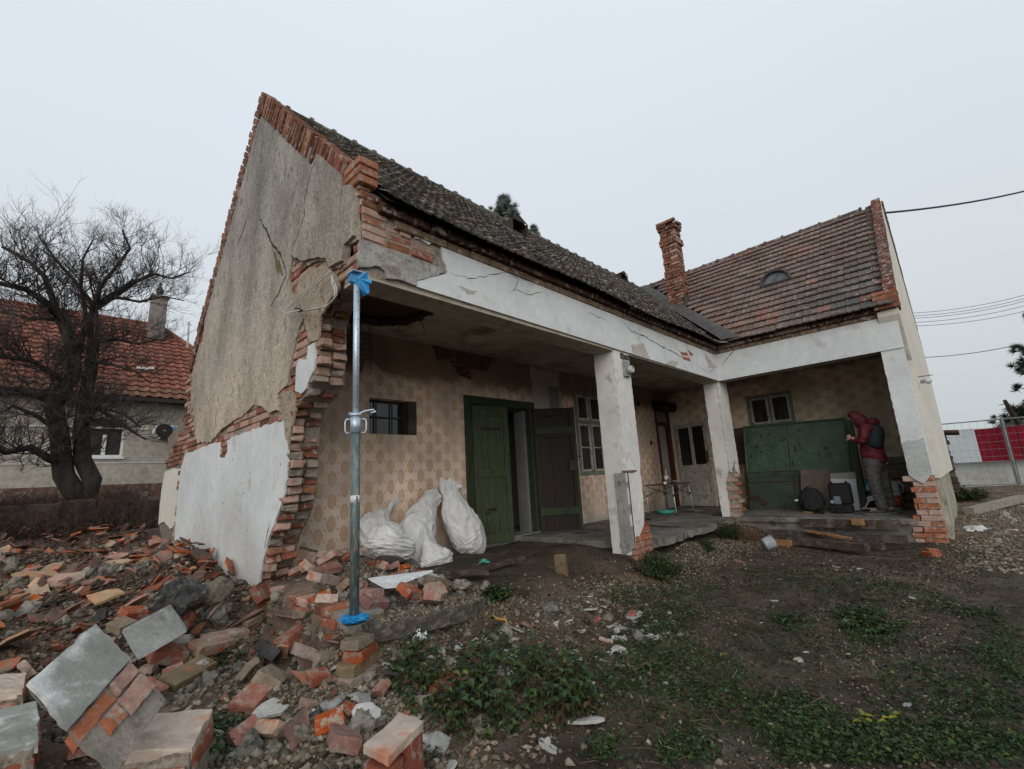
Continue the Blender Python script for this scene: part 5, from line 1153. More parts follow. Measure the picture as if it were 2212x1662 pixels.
hero((1335,2245), None, 1, .7, (1.2, .1, .3), 'pale stone standing upright in the nettles', 'rubble', .03, 'mortar_lump', lumps_m)
hero((1600,2110), PLSH, 4, .7, (.1, .0, .3), 'grey slate-like slab piece below the big slab', 'rubble', .02, 'plaster_shard', plast_m)
hero((1620,2235), PLSH, 4, .6, (.1, .0, 1.3), 'pale slab piece right of the nettles', 'rubble', .02, 'plaster_shard', plast_m)
hero((870,2290), PLSH, 4, .9, (.2, .0, .5), 'wide grey plaster piece low in front', 'rubble', .03, 'plaster_shard', plast_m)
hero((1165,2265), PLSH, 1, 1.0, (.5, .2, .9), 'curled plaster piece at the left edge of the nettles', 'rubble', .04, 'plaster_shard', plast_m)
hero((2560,2115), PLSH, 1, .55, (.0, .0, .3), 'white plaster piece in the middle of the yard weeds', 'rubble', .0, 'plaster_shard', plast_m)
hero((2130,2190), PLSH, 2, .8, (.0, .2, .9), 'white stone flake left of the yard weeds', 'rubble', .0, 'plaster_shard', plast_m)
hero((1900,2000), TILEB, 1, 1.0, (.9, .2, .4), 'curved dark tile stuck in the soil bank', 'tile shard', .02, 'tile_shard', tiles_m)
hero((1800,1840), BK_YEL, 1, .9, (0, 1.35, .4), 'buff brick standing on end under the middle pillar', 'brick', .08)
hero((2370,1800), TILEO, 5, .8, (.05, .0, .8), 'flat orange tile strip on the yard before the veranda', 'tile shard', .0, 'tile_shard', tiles_m)
hero((2975,1780), BK_RED, 3, .9, (.0, .0, .8), 'single half brick with an orange top before the end pier', 'brick', .02)
hero((2985,1765), BK_RED, 3, .8, (.0, .0, .3), 'small brick piece just behind the half brick', 'brick', .0)
hero((2235,1665), BK_YEL, 2, .9, (.0, .0, .4), 'brown brick on the edge of the veranda floor', 'brick', .06)
hero((1505,1930), TILEO, 2, .6, (.9, .0, .4), 'small orange chip below the slab tip', 'tile shard', .01, 'tile_shard', tiles_m)

# brick stack that carries the steel prop
for i, (dx, dy, z, an, sc, mt, lb) in enumerate(((.0, .0, -.30, .35, (1.1, 1.3, .9), BK_PINK, 'lowest wide brick of the stack under the steel prop'), (.01, .01, -.238, .5, (1.05, 1, .95), BK_YEL, 'second brick from the bottom of the stack under the prop'),
        (.03, .01, -.172, .62, (.85, 1, 1.0), BK_RED, 'red third brick of the stack under the prop'), (-.0, .0, -.105, .45, (.65, 1, .8), BK_YEL, 'small brown top brick of the stack under the prop'))):
    place(bricks_m[1], 'brick', (-.03 + dx, -.10 + dy, z + .033), (0, 0, an), sc, mt, lb, 'brick', 'brick stack under the steel prop')
place(bricks_m[0], 'brick', (.0, .02, -.32), (0, 0, .2), (1.3, 1.6, .8), BK_PINK, 'half buried brick below the prop stack', 'brick')

# tilted slab of the old veranda step
q = MB(); top = [(.08, -.12), (.35, -.17), (.62, -.18), (.9, -.16), (1.12, -.08), (1.1, .12), (.8, .28), (.4, .3), (.12, .22)]
tp = rough_outline(top, .08, .012, 7); q.prism([(x, y, .005 - .05 * x) for x, y in tp], (.0, .03, -.115)); sl = q.build('concrete_slab', M_('pebble_slab', (.075,.065,.05), (.16,.14,.11), scale=22, c3=(.24,.215,.18), s2=60, f2=.42, bump=1.0, bs=55, dist=.03)); tag(sl, 'broken concrete step slab jutting out under the veranda rubble', 'concrete slab')
place(lumps_m[5], 'mortar_lump', (1.0, .55, .06), (.2, .1, .6), (1.8, .8, .8), PLSH, 'long pale pitted stone right of the rubble heap', 'stone')
place(lumps_m[3], 'mortar_lump', (1.25, .38, -.02), (.2, .1, .2), (1.4, .9, .8), None, 'brown stone at the right tip of the broken slab', 'stone')
for i, (x, y, z, e, mt, mi, lb) in enumerate(((.62, .25, .06, (.5, .3, .4), BK_RED, 2, 'clean red half brick on the slab beside the white board'), (.66, .05, .02, (.2, .4, 1), BK_RED, 3, 'small red brick at the slab edge'), (.85, .2, .03, (.6, .1, .2), BK_PINK, 3, 'rounded reddish brick near the slab edge'), (.98, .36, .05, (.1, .3, .1), BK_YEL, 2, 'brown half brick under the pitted stone'),
        (.32, .25, .05, (.4, .2, .2), BK_RED, 2, 'red brick with a mortar crust just right of the prop'), (.12, .75, .20, (.2, .3, .5), BK_PINK, 1, 'tilted pale brick left of the prop'), (.42, 1.25, .26, (.2, -.3, .6), BK_PINK, 0, 'long pale orange brick on top of the veranda heap'), (.25, 1.35, .22, (.6, -.2, 1.5), BK_PINK, 2, 'slanting pale brick at the left end of the veranda heap'))):
    place(bricks_m[mi], 'brick', (x, y, z), e, 1, mt, lb, 'brick')
q = MB(); q.prism([(.40, .55, .16), (.95, .42, .14), (.62, .40, .10), (.55, .36, .09), (.45, .38, .10), (.42, .46, .13)], (0, .01, .012)); tag(q.build('board_scrap', M_('white_board', (.55,.56,.55), (.62,.63,.62), bump=.1)), 'torn triangular piece of white plasterboard on the heap', 'board')
def plank(name, a, b, w, h, mat, lbl, cat='plank', seed=0, group=None):
    a, b = Vector(a), Vector(b); d = b - a; L_ = d.length; d.normalize(); s_ = Vector((0, 0, 1)).cross(d).normalized(); u = d.cross(s_); q = MB()
    M = Matrix(((d.x, s_.x, u.x, a.x), (d.y, s_.y, u.y, a.y), (d.z, s_.z, u.z, a.z), (0, 0, 0, 1))); r = random.Random(seed + 5); V, F = CG[6]
    q.add([M @ Vector((p.x * L_ + r.uniform(-.004, .004), (p.y - .5) * w * (1 + .05 * nz3(p.x * 5, seed)) + r.uniform(-.002, .002), (p.z - .5) * h + r.uniform(-.002, .002) + .01 * nz3(p.x * 3, seed + 2))) for p in V], F)
    o = q.build(name, mat); c = a
    for v in o.data.vertices: v.co -= c
    o.location = c; return tag(o, lbl, cat, group)
TIMB = M_('weathered_timber', (.035,.024,.019), (.075,.052,.040), scale=4, c3=(.11,.085,.065), s2=24, f2=.42, bump=.6, bs=40, rnd=.25)
TIMBO = M_('raw_timber', (.22,.11,.045), (.30,.165,.07), scale=5, c3=(.08,.05,.03), s2=20, f2=.4, bump=.4)
plank('plank', (.62, 1.15, .10), (1.75, .60, -.02), .12, .035, TIMB, 'weathered plank lying under the white sacks', seed=1)
plank('plank', (1.55, .75, -.02), (2.55, .85, -.02), .07, .04, TIMB, 'thin weathered batten on the veranda soil', seed=2)
plank('plank', (.35, 1.85, .34), (.52, 1.72, .28), .03, .02, TIMB, 'short dark stick poking out of the heap by the wall', seed=3)

_z = zG
def zG(x, y): return .004 - .05 * x
def pk_slab(r): return r.uniform(.12, 1.05), r.uniform(-.13, .2), r.choice((.006, .010, .014, .02))
crumbs('slab_crumbs', 900, pk_slab, 'pale crumbs lying on top of the broken step slab', GRAV, 9)
zG = _z

# ------------------------------------------------------------------ steel prop
GALV = M_('galvanised_steel', (.40,.49,.56), (.52,.61,.68), scale=5, stretch=(3, 3, .8), metal=.55, rough=.42, bump=.1, spec=.5)
GALVG = M_('green_grey_steel', (.085,.125,.125), (.14,.185,.185), scale=6, stretch=(3, 3, .6), metal=.4, rough=.55, bump=.2, c3=(.27,.25,.21), s2=50, f2=.41)
BLUEP = M_('blue_plastic', (.005,.14,.36), (.015,.25,.52), scale=8, rough=.35, spec=.5, bump=.4, bs=30)
pt = at(771, 592, 2, ZB); pb = at(765, 1346, 1, -.10); prop = thing('steel_prop', 'galvanised adjustable steel prop holding up the broken beam end', 'steel prop', tuple(pb))
def on(t): return pb.lerp(pt, t)
tm = .545
q = MB(); q.tube([on(0.01), on(tm)], .031, 20); q.build('outer_tube', GALVG, prop, True)
q = MB(); q.tube([on(tm), on(.99)], .0235, 20); q.build('inner_tube', GALV, prop, True)
q = MB()
c_ = on(tm); q.tube([on(tm - .045), on(tm + .002)], .037, 20); q.tube([on(tm + .0025), on(tm + .010)], .043, 20); q.build('collar', GALV, prop, True)
for s_ in (-1, 1):
    q = MB(); a = Vector((.8, -.55, 0)).normalized() * s_; q.tube([on(tm - .005) + a * .03, on(tm - .005) + a * .062, on(tm - .012) + a * .072, on(tm - .038) + a * .072, on(tm - .045) + a * .062, on(tm - .045) + a * .03], .0055, 8); q.build('collar_handle', GALV, prop, True)
q = MB(); a = Vector((.8, -.55, 0)).normalized(); q.tube([on(tm + .012) - a * .05, on(tm + .012) + a * .03, on(tm + .018) + a * .06, on(tm + .022) + a * .12, on(tm + .016) + a * .14, on(tm + .012) + a * .10], .0065, 8); q.build('locking_pin', GALV, prop, True)
q = MB(); q.tube([on(.305), on(.325)], .0325, 20); q.build('white_sticker', M_('sticker', (.5,.52,.52), (.56,.58,.58), bump=0), prop, True)
q = MB(); d_ = (Vector((CX, CY, 0)) - Vector((pb.x, pb.y, 0))).normalized(); d_ = Matrix.Rotation(.35, 3, 'Z') @ d_; q.box((-.003, -.003, 0), (.003, .003, .04), M=Matrix.Translation(on(.307) + d_ * .033)); q.build('sticker_mark', DARKHOLE, prop)
q = MB()
for i in range(14): t = tm + .03 + i * .03; q.tube([on(t) + d_ * .0225, on(t) + d_ * .0238], .004, 8)
q.build('pin_holes', DARKHOLE, prop)
q = MB(); q.box((-.06, -.06, -.004), (.06, .06, .002), M=Matrix.Translation(pb)); q.build('base_plate', GALVG, prop)
q = MB(); q.box((-.06, -.06, -.006), (.06, .06, 0), M=Matrix.Translation(pt)); q.build('head_plate', GALV, prop)
def crumple(name, c, rad, h, seed, mat, lbl, cat, up=True):
    V, F = CG[8]; out_ = []
    for p in V:
        u = (p - Vector((.5, .5, .5))).normalized(); w = 1 + .5 * abs(nz3(u.x * 3 + seed, u.y * 3, u.z * 3)) - .4 * abs(nz3(u.x * 7, u.y * 7 + seed, u.z * 7))
        out_.append(Vector((u.x * rad * w, u.y * rad * w, u.z * h * w)))
    me = mesh_of(name, (out_, F), mat); return place(me, name, c, (0, 0, 0), 1, None, lbl, cat)
crumple('plastic_wrap', on(.012), .085, .022, 3, BLUEP, 'blue plastic film crumpled under the foot of the steel prop', 'plastic film')
t = thing('plastic_wrap', 'blue plastic film hanging round the head of the steel prop', 'plastic film', tuple(on(.96)))
q = MB(); s_ = on(1.0); r = random.Random(3)
P0 = [(-.060, 0), (.065, .005), (.075, -.05), (.10, -.055), (.095, -.09), (.082, -.10), (.085, -.165), (.06, -.18), (.035, -.15), (.0, -.11), (-.03, -.085), (-.055, -.065)]
ax_ = Vector((.82, -.57, 0)).normalized(); pts = [s_ + ax_ * x + Vector((0, 0, z)) for x, z in P0]
n = len(pts); front = [p + d_ * (.030 + .012 * math.sin(i * 2.1)) for i, p in enumerate(pts)]; back_ = [p - d_ * (.02 + .01 * math.sin(i * 1.7)) for i, p in enumerate(pts)]
cf = s_ + Vector((0, 0, -.06)) + d_ * .045; q.add(front + back_ + [cf, s_ + Vector((0, 0, -.05)) - d_ * .03], [(2*n, i, (i+1)%n) for i in range(n)] + [(2*n+1, n+(i+1)%n, n+i) for i in range(n)] + [(i, n+i, n+(i+1)%n, (i+1)%n) for i in range(n)])
q.build('film', BLUEP, t)

# cable loop hanging on the broken corner, rope-like white wire
WIRE = M_('white_cable', (.45,.44,.41), (.55,.54,.50), bump=0, rough=.5); KABD = M_('dark_cable', (.02,.02,.02), (.04,.04,.04), bump=0, rough=.5)
def zp(x, y, X): p = at(*S(900 + x / 5.54, 800 + y / 5.54), 0, X); return p
q = MB()
for k, src in enumerate(([(880,370),(700,500),(400,760),(150,1000),(75,1100),(100,1130),(340,1085)],[(890,395),(720,530),(430,790),(200,990),(110,1070),(150,1120),(330,1080)],[(390,1095),(560,1065),(800,1020),(930,900),(1000,790),(985,680),(920,520),(915,450)],[(400,1085),(600,1050),(820,995),(930,880),(965,790),(950,690),(905,600),(905,470)])):
    pts = [zp(x, y, -.07 - .03 * (k % 2)) for x, y in src]; 
    q.tube(pts, .0055, 7)

w_ = q.build('cable_loop', WIRE, None, True); tag(w_, 'white cable hanging in a loop on the broken corner of the gable', 'cable')
q = MB(); q.tube([zp(260, 1040, -.07), zp(330, 1050, -.09), zp(380, 1080, -.09), zp(320, 1100, -.08)], .010, 6); q.build('cable_tie', KABD, w_)

# ------------------------------------------------------------------ sacks
SACK = M_('woven_sack', (.60,.595,.58), (.70,.695,.68), scale=4, rough=.5, spec=.35, bump=.35, bs=12, dist=.03, c3=(.50,.48,.45), s2=10, f2=.28, fine=.04)
def sack(lbl, pts, rad, Y, flat, seed, lean=0.0, fold=.10):
    """pts in photo pixels along the sack's middle, on the plane y = Y (+lean upwards)"""
    P = []; 
    for i, (x, y) in enumerate(pts): P.append(at(*S(1050 + x / 3.687, 1450 + y / 3.687), 1, Y + lean * (1 - i / (len(pts) - 1))))
    rr = [q * .00098 * 1.22 for q in rad]; N = 72; n = 60; res = []
    def interp(A, t):
        k = t * (len(A) - 1); i = min(int(k), len(A) - 2); f = k - i; f2 = f
        a0 = A[max(i - 1, 0)]; a1 = A[i]; a2 = A[i + 1]; a3 = A[min(i + 2, len(A) - 1)]
        return (a1 * 2 + (a2 - a0) * f + (a0 * 2 - a1 * 5 + a2 * 4 - a3) * f * f + (a1 * 3 - a0 - a2 * 3 + a3) * f ** 3) * .5
    for i in range(N + 1):
        t = i / N; c = interp(P, t); R0 = max(.008, interp(rr, t)); d = (interp(P, min(1, t + .02)) - interp(P, max(0, t - .02))).normalized(); a = d.cross(Vector((0, 1, 0))).normalized(); b = a.cross(d).normalized()
        for k in range(n):
            th = 2 * PI * k / n; u, v = math.cos(th), math.sin(th)
            w = 1 + fold * (1 - abs(nz3(u * 1.6 + seed, v * 1.6 + t * 1.2, t * 7)) * 2.6) * .8 + .05 * nz3(u * 3, v * 3 + seed, t * 9) + .03 * nz3(u * 2 + 5, v * 2, t * 20 + seed)
            f1 = 1 - abs(nz3(u * 1.1 + seed * 3, v * 1.1, t * 9)) * 7; f2 = 1 - abs(nz3(u * 2.2, v * 2.2 + seed, t * 5 + u * 2)) * 8; w += .05 * max(0, f1) - .03 * max(0, f2)
            if t < .22: w += .16 * math.cos(th * 6 + seed) * (1 - t / .22)
            res.append(c + (a * u + b * v * flat) * R0 * w)
    q = MB(); F = [(i*n+k, i*n+(k+1)%n, (i+1)*n+(k+1)%n, (i+1)*n+k) for i in range(N) for k in range(n)] + [tuple(range(n))[::-1], tuple(N*n+k for k in range(n))]
    q.add(res, F); o = q.build('sack', SACK); c = res[-1].copy()
    for v in o.data.vertices: v.co -= c
    o.location = c; return tag(o, lbl, 'sack', 'white woven sacks leaning on the veranda wall')
sack('fullest white sack standing by the green door, its folded top leaning on the wall', [(1455,395),(1440,450),(1455,520),(1500,680),(1580,850),(1665,990),(1730,1100),(1765,1180),(1775,1225)], [150,125,110,170,205,205,160,105,50], 1.88, .75, 1, .18)
sack('tall slumped white sack in the middle of the group', [(1290,505),(1210,580),(1160,680),(1110,800),(1060,950),(1030,1100),(1010,1230),(985,1310)], [80,100,135,175,215,215,175,110], 1.80, .6, 2, .25, .14)
sack('small triangular white sack slumped low on the plank', [(1150,1040),(1190,1110),(1230,1200),(1270,1280),(1290,1350)], [30,70,130,185,150], 1.55, .6, 3, .1, .12)
sack('rear left white sack with a twisted tail touching the wallpaper', [(835,570),(760,600),(720,680),(660,750),(600,850),(540,960),(490,1080),(450,1150)], [18,30,28,90,165,190,130,60], 1.92, .6, 4, .2, .12)
sack('front left white sack lying bulky on the bricks', [(800,860),(770,930),(745,1020),(740,1110),(735,1190),(730,1260)], [60,150,215,240,225,140], 1.62, .7, 5, .1, .14)
tag(place(mesh_of('crushed_bottle', lump(.055, 9, (1.6, .6, .5), .4, 8), M_('green_pet', (.02,.22,.15), (.08,.42,.32), scale=12, rough=.15, spec=.6, bump=.5, bs=40)), 'crushed_bottle', tuple(ghit(1045, 1218) + Vector((0, 0, .03))), (0, 0, -.4)), 'crushed green plastic bottle on the soil beside the fullest sack', 'plastic bottle')
q = MB(); q.lathe([(.001, 0), (.032, .002), (.04, .05), (.043, .085), (.040, .085), (.036, .04), (.03, .006), (.001, .005)], (0, 0, 0), 18); me_ = q.build('paper_cup', M_('white_cup', (.70,.71,.70), (.78,.79,.78), bump=.1), None, True); p = ghit(893, 1378); me_.location = p; me_.rotation_euler = (1.1, .3, .4); tag(me_, 'torn white cup under the edge of the concrete slab', 'cup')
q = MB(); pts = [at(*S(1580 + 0, 1975), 2, -.2)]; rt_ = [ghit(*S(x, y)) + Vector((0, 0, .02)) for x, y in ((1578,1978),(1590,1990),(1620,1995),(1628,2015),(1640,2035))]; tag(q.tube(rt_, [.006,.011,.011,.010,.012], 7) or q.build('orange_root', M_('root', (.34,.17,.045), (.42,.23,.07), bump=.4)), 'bent orange-brown root sticking out of the bank', 'root')
q = MB(); q.lathe([(.001, 0), (.085, 0), (.10, .02), (.11, .16), (.115, .165), (.105, .165), (.09, .01), (.001, .008)], (0, 0, 0), 24); o_ = q.build('plastic_tub', M_('clear_tub', (.28,.31,.31), (.40,.43,.43), scale=8, rough=.2, spec=.5, bump=.1), None, True); p = ghit(1652, 1192); o_.location = p + Vector((0, 0, .09)); o_.rotation_euler = (1.25, 0, .7); o_.scale = (.85,) * 3; tag(o_, 'clear plastic tub lying on its side in the yard', 'tub')

# ------------------------------------------------------------------ things on the walls
q = MB(); q.box((4.98, BACK - .016, 2.12), (5.26, BACK - .007, 2.58), bev=.003); o_ = tag(q.build('wall_cabinet', M_('cabinet_grey', (.19,.18,.165), (.24,.23,.21), bump=.1)), 'flat grey cupboard door in the wall above the open leaf', 'wall cabinet')
q = MB(); q.tube([(5.19, BACK - .03, 2.33), (5.19, BACK - .018, 2.33)], .012, 8); q.build('lock', IRON, o_)
p = at(1228, 925, 1, BACK - .03); q = MB(); q.box((p.x - .17, BACK - .035, p.z - .11), (p.x + .13, BACK - .001, p.z + .12), bev=.006); o_ = tag(q.build('fuse_box', M_('cream_plastic', (.33,.27,.14), (.38,.31,.17), bump=0, rough=.5)), 'yellowed fuse box between the open leaf and the tall window', 'fuse box')
q = MB(); q.box((p.x - .14, BACK - .042, p.z - .06), (p.x + .10, BACK - .036, p.z + .07), bev=.004); q.build('cover', M_('amber', (.15,.10,.035), (.19,.13,.05), bump=0, rough=.3), o_)
q = MB(); q.box((3.85, -.045, 2.18), (3.985, .0, 2.40), bev=.004, jit=.002); o_ = tag(q.build('lamp_socket', M_('grey_bakelite', (.24,.235,.225), (.30,.29,.28), bump=.2)), 'old lamp fitting on the front of the middle pillar', 'lamp')
q = MB(); q.lathe([(.001, 0), (.045, 0), (.052, .02), (.052, .055), (.044, .07), (.03, .072), (.026, .06), (.001, .058)], (3.92, -.045, 2.27), 20, Matrix.Rotation(R_(90), 3, 'X').to_4x4()); q.build('socket_ring', M_('porcelain', (.42,.41,.39), (.50,.49,.46), rough=.3, bump=0), o_, True)
q = MB(); q.prism([(x, -.002, z) for x, z in rough_outline([(3.83, 2.42), (4.04, 2.44), (4.06, 2.5), (3.82, 2.51)], .03, .012, 2)], (0, -.006, 0), (.25, .22, .2)); q.build('broken_plaster', MORTAR, o_)
for nm, (px, py), lbl, sc in (('wall_socket', (1377, 873), 'small round dark junction beside the shutter box', .04), ('bell_push', (1405, 957), 'dark switch on the wall right of the middle pillar', .035)):
    p = at(px, py, 1, BACK); q = MB(); q.box((p.x - sc, BACK - .04, p.z - sc * 1.4), (p.x + sc, BACK - .008, p.z + sc * 1.4), bev=.008); tag(q.build(nm, M_('black_plastic', (.012,.012,.012), (.02,.02,.02), bump=0, rough=.4)), lbl, 'wall switch')
# bulb lamp on the end wall
p = at(1983, 818, 0, 7.76); yy = -2.83; q = MB(); q.tube([(7.85, yy, 2.02), (7.85, yy - .05, 2.02)], .028, 12); o_ = tag(q.build('wall_lamp', M_('grey_bakelite2', (.22,.23,.22), (.28,.29,.28), bump=.1)), 'white globe lamp sticking out from the end wall', 'lamp')
q = MB(); V, F = CG[8]; q.add([Vector((7.85, yy - .09, 2.02)) + (v - Vector((.5,.5,.5))).normalized() * .048 for v in V], F); q.build('globe', M_('frosted_glass', (.48,.50,.48), (.54,.56,.54), rough=.3, bump=0), o_, True)
q = MB(); q.tube([(7.85, yy + .02, 2.10), (7.85, yy - .16, 2.10)], .006, 6); q.build('rod', IRON, o_)

# ------------------------------------------------------------------ camping table and what stands on it
TX, TY, TZ = 7.86, 1.52, .60
tb = thing('camping_table', 'folding camping table with thin white legs on the veranda', 'table', (TX, TY, 0))
q = MB(); q.box((TX - .42, TY - .32, TZ), (TX + .42, TY + .32, TZ + .022), bev=.006); q.build('table_top', M_('table_top', (.055,.048,.042), (.08,.07,.062), bump=.1), tb)
AL = M_('aluminium', (.50,.50,.49), (.60,.60,.59), metal=.4, rough=.4, bump=0); ALD = M_('dark_strut', (.07,.07,.07), (.1,.1,.1), metal=.4, rough=.4, bump=0)
for sx in (-1, 1):
    for sy in (-1, 1):
        q = MB(); q.tube([(TX + sx * .38, TY + sy * .28, TZ), (TX + sx * .41, TY + sy * .31, .04)], .0125, 10); lg = q.build('leg', AL, tb, True); q = MB(); q.tube([(TX + sx * .41, TY + sy * .31, .045), (TX + sx * .412, TY + sy * .312, .004)], .015, 10); q.build('foot', KABD, lg, True); q = MB(); q.tube([(TX + sx * .39, TY + sy * .29, .42), (TX + sx * .392, TY + sy * .292, .37)], .017, 10); q.build('joint', KABD, lg, True)
for a, b in (((-.38, -.28), (.38, -.28)), ((-.38, .28), (.38, .28)), ((-.38, -.28), (-.38, .28)), ((.38, -.28), (.38, .28))):
    q = MB(); q.tube([(TX + a[0], TY + a[1], TZ - .02), (TX + b[0], TY + b[1], TZ - .20)], .006, 6); q.tube([(TX + a[0], TY + a[1], TZ - .20), (TX + b[0], TY + b[1], TZ - .02)], .006, 6); q.build('cross_strut', ALD, tb)
bx, by = TX - .13, TY - .05
bt = thing('soda_bottle', 'large clear plastic bottle with a white and red label on the camping table', 'bottle', (bx, by, TZ + .022))
q = MB(); q.lathe([(.001, 0), (.048, .0), (.052, .02), (.052, .2), (.048, .24), (.030, .30), (.014, .335), (.014, .35), (.001, .35)], (bx, by, TZ + .022), 20); q.build('body', M_('pet', (.09,.085,.08), (.14,.13,.12), scale=4, rough=.1, spec=.6, bump=0), bt, True)
q = MB(); q.lathe([(.0525, .08), (.053, .08), (.053, .17), (.0525, .17)], (bx, by, TZ + .022), 20); q.build('label', M_('bottle_label', (.42,.16,.12), (.55,.52,.48), scale=14, bump=0, lo=.45, hi=.52), bt, True)
q = MB(); q.lathe([(.001, .35), (.017, .35), (.017, .372), (.001, .372)], (bx, by, TZ + .022), 14); q.build('cap', M_('red_cap', (.3,.04,.03), (.35,.05,.04), bump=0), bt)
def simple(name, lbl, cat, fn, mat, smooth=False):
    q = MB(); fn(q); return tag(q.build(name, mat, None, smooth), lbl, cat)
zt = TZ + .0225
simple('yellow_jar', 'small yellow tub on the camping table', 'jar', lambda q: q.lathe([(.001, 0), (.034, 0), (.036, .04), (.03, .045), (.001, .045)], (bx - .12, by - .02, zt), 16), M_('yellow_plastic', (.50,.33,.05), (.58,.40,.08), bump=0))
simple('black_box', 'flat black box in front of the bottle', 'box', lambda q: q.box((bx + .02, by - .14, zt), (bx + .16, by - .06, zt + .035), bev=.006), MATS['black_plastic'])
simple('food_bag', 'crumpled pale bag at the right end of the camping table', 'bag', lambda q: q.add([Vector((bx + .33, by - .02, zt + .035)) + v for v in lump(.07, 5, (1.4, .9, .5), .4)[0]], CG[6][1]), M_('grey_bag', (.16,.165,.16), (.28,.28,.27), scale=12, bump=.3))
simple('white_cup', 'small white cup at the left end of the camping table', 'cup', lambda q: q.lathe([(.001, 0), (.02, 0), (.028, .05), (.025, .05), (.018, .005), (.001, .005)], (TX - .33, TY - .1, zt), 14), MATS['white_cup'])
o_ = simple('green_tray', 'turquoise plastic basin on the floor under the table', 'basin', lambda q: q.lathe([(.001, 0), (.15, 0), (.19, .07), (.195, .07), (.16, .01), (.001, .01)], (7.8, 1.6, .006), 24), M_('turquoise', (.05,.30,.24), (.08,.38,.30), bump=0, rough=.4), True)
simple('leaflet', 'grey printed leaflet lying under the right table leg', 'paper', lambda q: q.prism([(8.25, 1.20, .012), (8.55, 1.12, .010), (8.68, 1.36, .012), (8.38, 1.45, .06)], (0, 0, .004)), M_('leaflet', (.20,.21,.19), (.34,.35,.32), scale=14, bump=0, lo=.45, hi=.55))
simple('hose', 'thin black hose trailing over the veranda floor edge', 'hose', lambda q: q.tube([(5.9, 1.3, .02), (5.7, .9, .02), (5.5, .55, .025), (5.6, .3, .02)], .010, 7), KABD, True)
simple('tool', 'black pry bar lying on the floor left of the table', 'tool', lambda q: q.tube([(6.9, 1.75, .015), (6.6, 1.35, .015), (6.55, 1.3, .03)], .012, 6), KABD)

# ------------------------------------------------------------------ panels leaning in the wing
def P0(x, y, X): return at(*S(2250 + x / 3.323, 1200 + y / 3.323), 0, X)
def panel(name, lbl, cat, c4, X, th, mat, lean=.0):
    pts = []
    for x, y in c4: p = P0(x, y, X); p.z = max(p.z, .012); pts.append(p)
    o = thing(name, lbl, cat, (X, sum(p.y for p in pts) / 4, .01)); q = MB()
    pts = [p + Vector((lean * p.z, 0, 0)) for p in pts]; q.prism(pts, (th, 0, 0)); return o, q, pts
GATE = M_('green_sheet_metal', (.040,.078,.050), (.062,.110,.072), scale=3, c3=(.030,.026,.018), s2=12, f2=.36, rough=.5, bump=.2, bs=30, spec=.4)
o, q, pts = panel('metal_gate', 'large green sheet metal gate standing against the wing wall', 'gate', [(510,1432),(440,562),(1522,470),(1640,1440)], 9.05, .02, GATE); q.build('sheet', GATE, o)
q = MB(); q.tube([pts[1] - Vector((.02, 0, 0)), pts[2] - Vector((.02, 0, 0))], .022, 6); q.tube([pts[0] - Vector((.01, 0, 0)), pts[1] - Vector((.01, 0, 0))], .018, 6); q.tube([pts[2] - Vector((.02, 0, 0)), pts[3] - Vector((.02, 0, 0))], .028, 6); q.build('gate_frame', GATE, o)
q = MB(); m1, m2 = P0(905, 525, 9.04), P0(950, 1030, 9.04); q.tube([m1, m2], .014, 6); q.build('gate_rib', GATE, o)
q = MB(); c_ = P0(1318, 783, 9.03); q.prism([c_ + Vector((0, a, b)) for a, b in ((-.035, 0), (0, .04), (.035, 0), (0, -.04))], (-.006, 0, 0)); q.build('hasp_hole', DARKHOLE, o)
q = MB()
for i, (x, y, w, h) in enumerate(((622,650,.012,.05),(575,770,.03,.035),(622,825,.014,.03),(515,870,.014,.05),(985,790,.016,.07),(925,850,.012,.12),(960,940,.014,.05),(710,630,.012,.02),(940,960,.010,.09))):
    c_ = P0(x, y, 9.047); pl = rough_outline([(-w, -h), (w, -h * .6), (w * .8, h), (-w, h * .7)], .02, .008, i); q.prism([c_ + Vector((0, a, b)) for a, b in pl], (-.002, 0, 0))
q.build('rust_spots', M_('rust_spots', (.03,.02,.012), (.055,.03,.018), bump=.2), o)
# dark green post beside the gate
plank('post', P0(1560, 490, 8.85), P0(1735, 1425, 8.75), .09, .07, M_('green_post', (.035,.05,.03), (.055,.075,.045), scale=5, stretch=(4,4,.5), bump=.4), 'dark green timber post leaning at the right edge of the gate', 'post', 8)
o, q, pts = panel('metal_sheet', 'lower rusty green sheet in front of the gate', 'metal sheet', [(508,1432),(482,1042),(1045,1022),(1062,1440)], 8.93, .015, GATE); q.build('sheet', M_('green_sheet_dark', (.028,.048,.034), (.048,.075,.052), scale=4, c3=(.035,.022,.014), s2=10, f2=.42, rough=.6, bump=.3), o)
q = MB(); q.tube([pts[1], pts[2]], .012, 6); q.tube([P0(495, 1150, 8.92), P0(1045, 1130, 8.92)], .010, 6); q.tube([P0(985, 1030, 8.92), P0(1000, 1435, 8.92)], .010, 6); q.build('ribs', M_('rust_rib', (.05,.035,.022), (.07,.06,.04), bump=.2), o)
o, q, pts = panel('board', 'brown chipboard leaning between the green sheet and the white board', 'board', [(1060,1440),(1042,1022),(1310,1012),(1352,1045),(1385,1450)], 8.84, .02, None); q.build('board', M_('brown_board', (.10,.078,.062), (.145,.118,.095), scale=4, bump=.2), o)
o, q, pts = panel('white_board', 'white laminated board with a tan top edge', 'board', [(1400,1448),(1362,1112),(1632,1112),(1678,1448)], 8.70, .03, None); q.build('board', M_('white_laminate', (.46,.48,.53), (.52,.54,.58), bump=0, rough=.35), o)
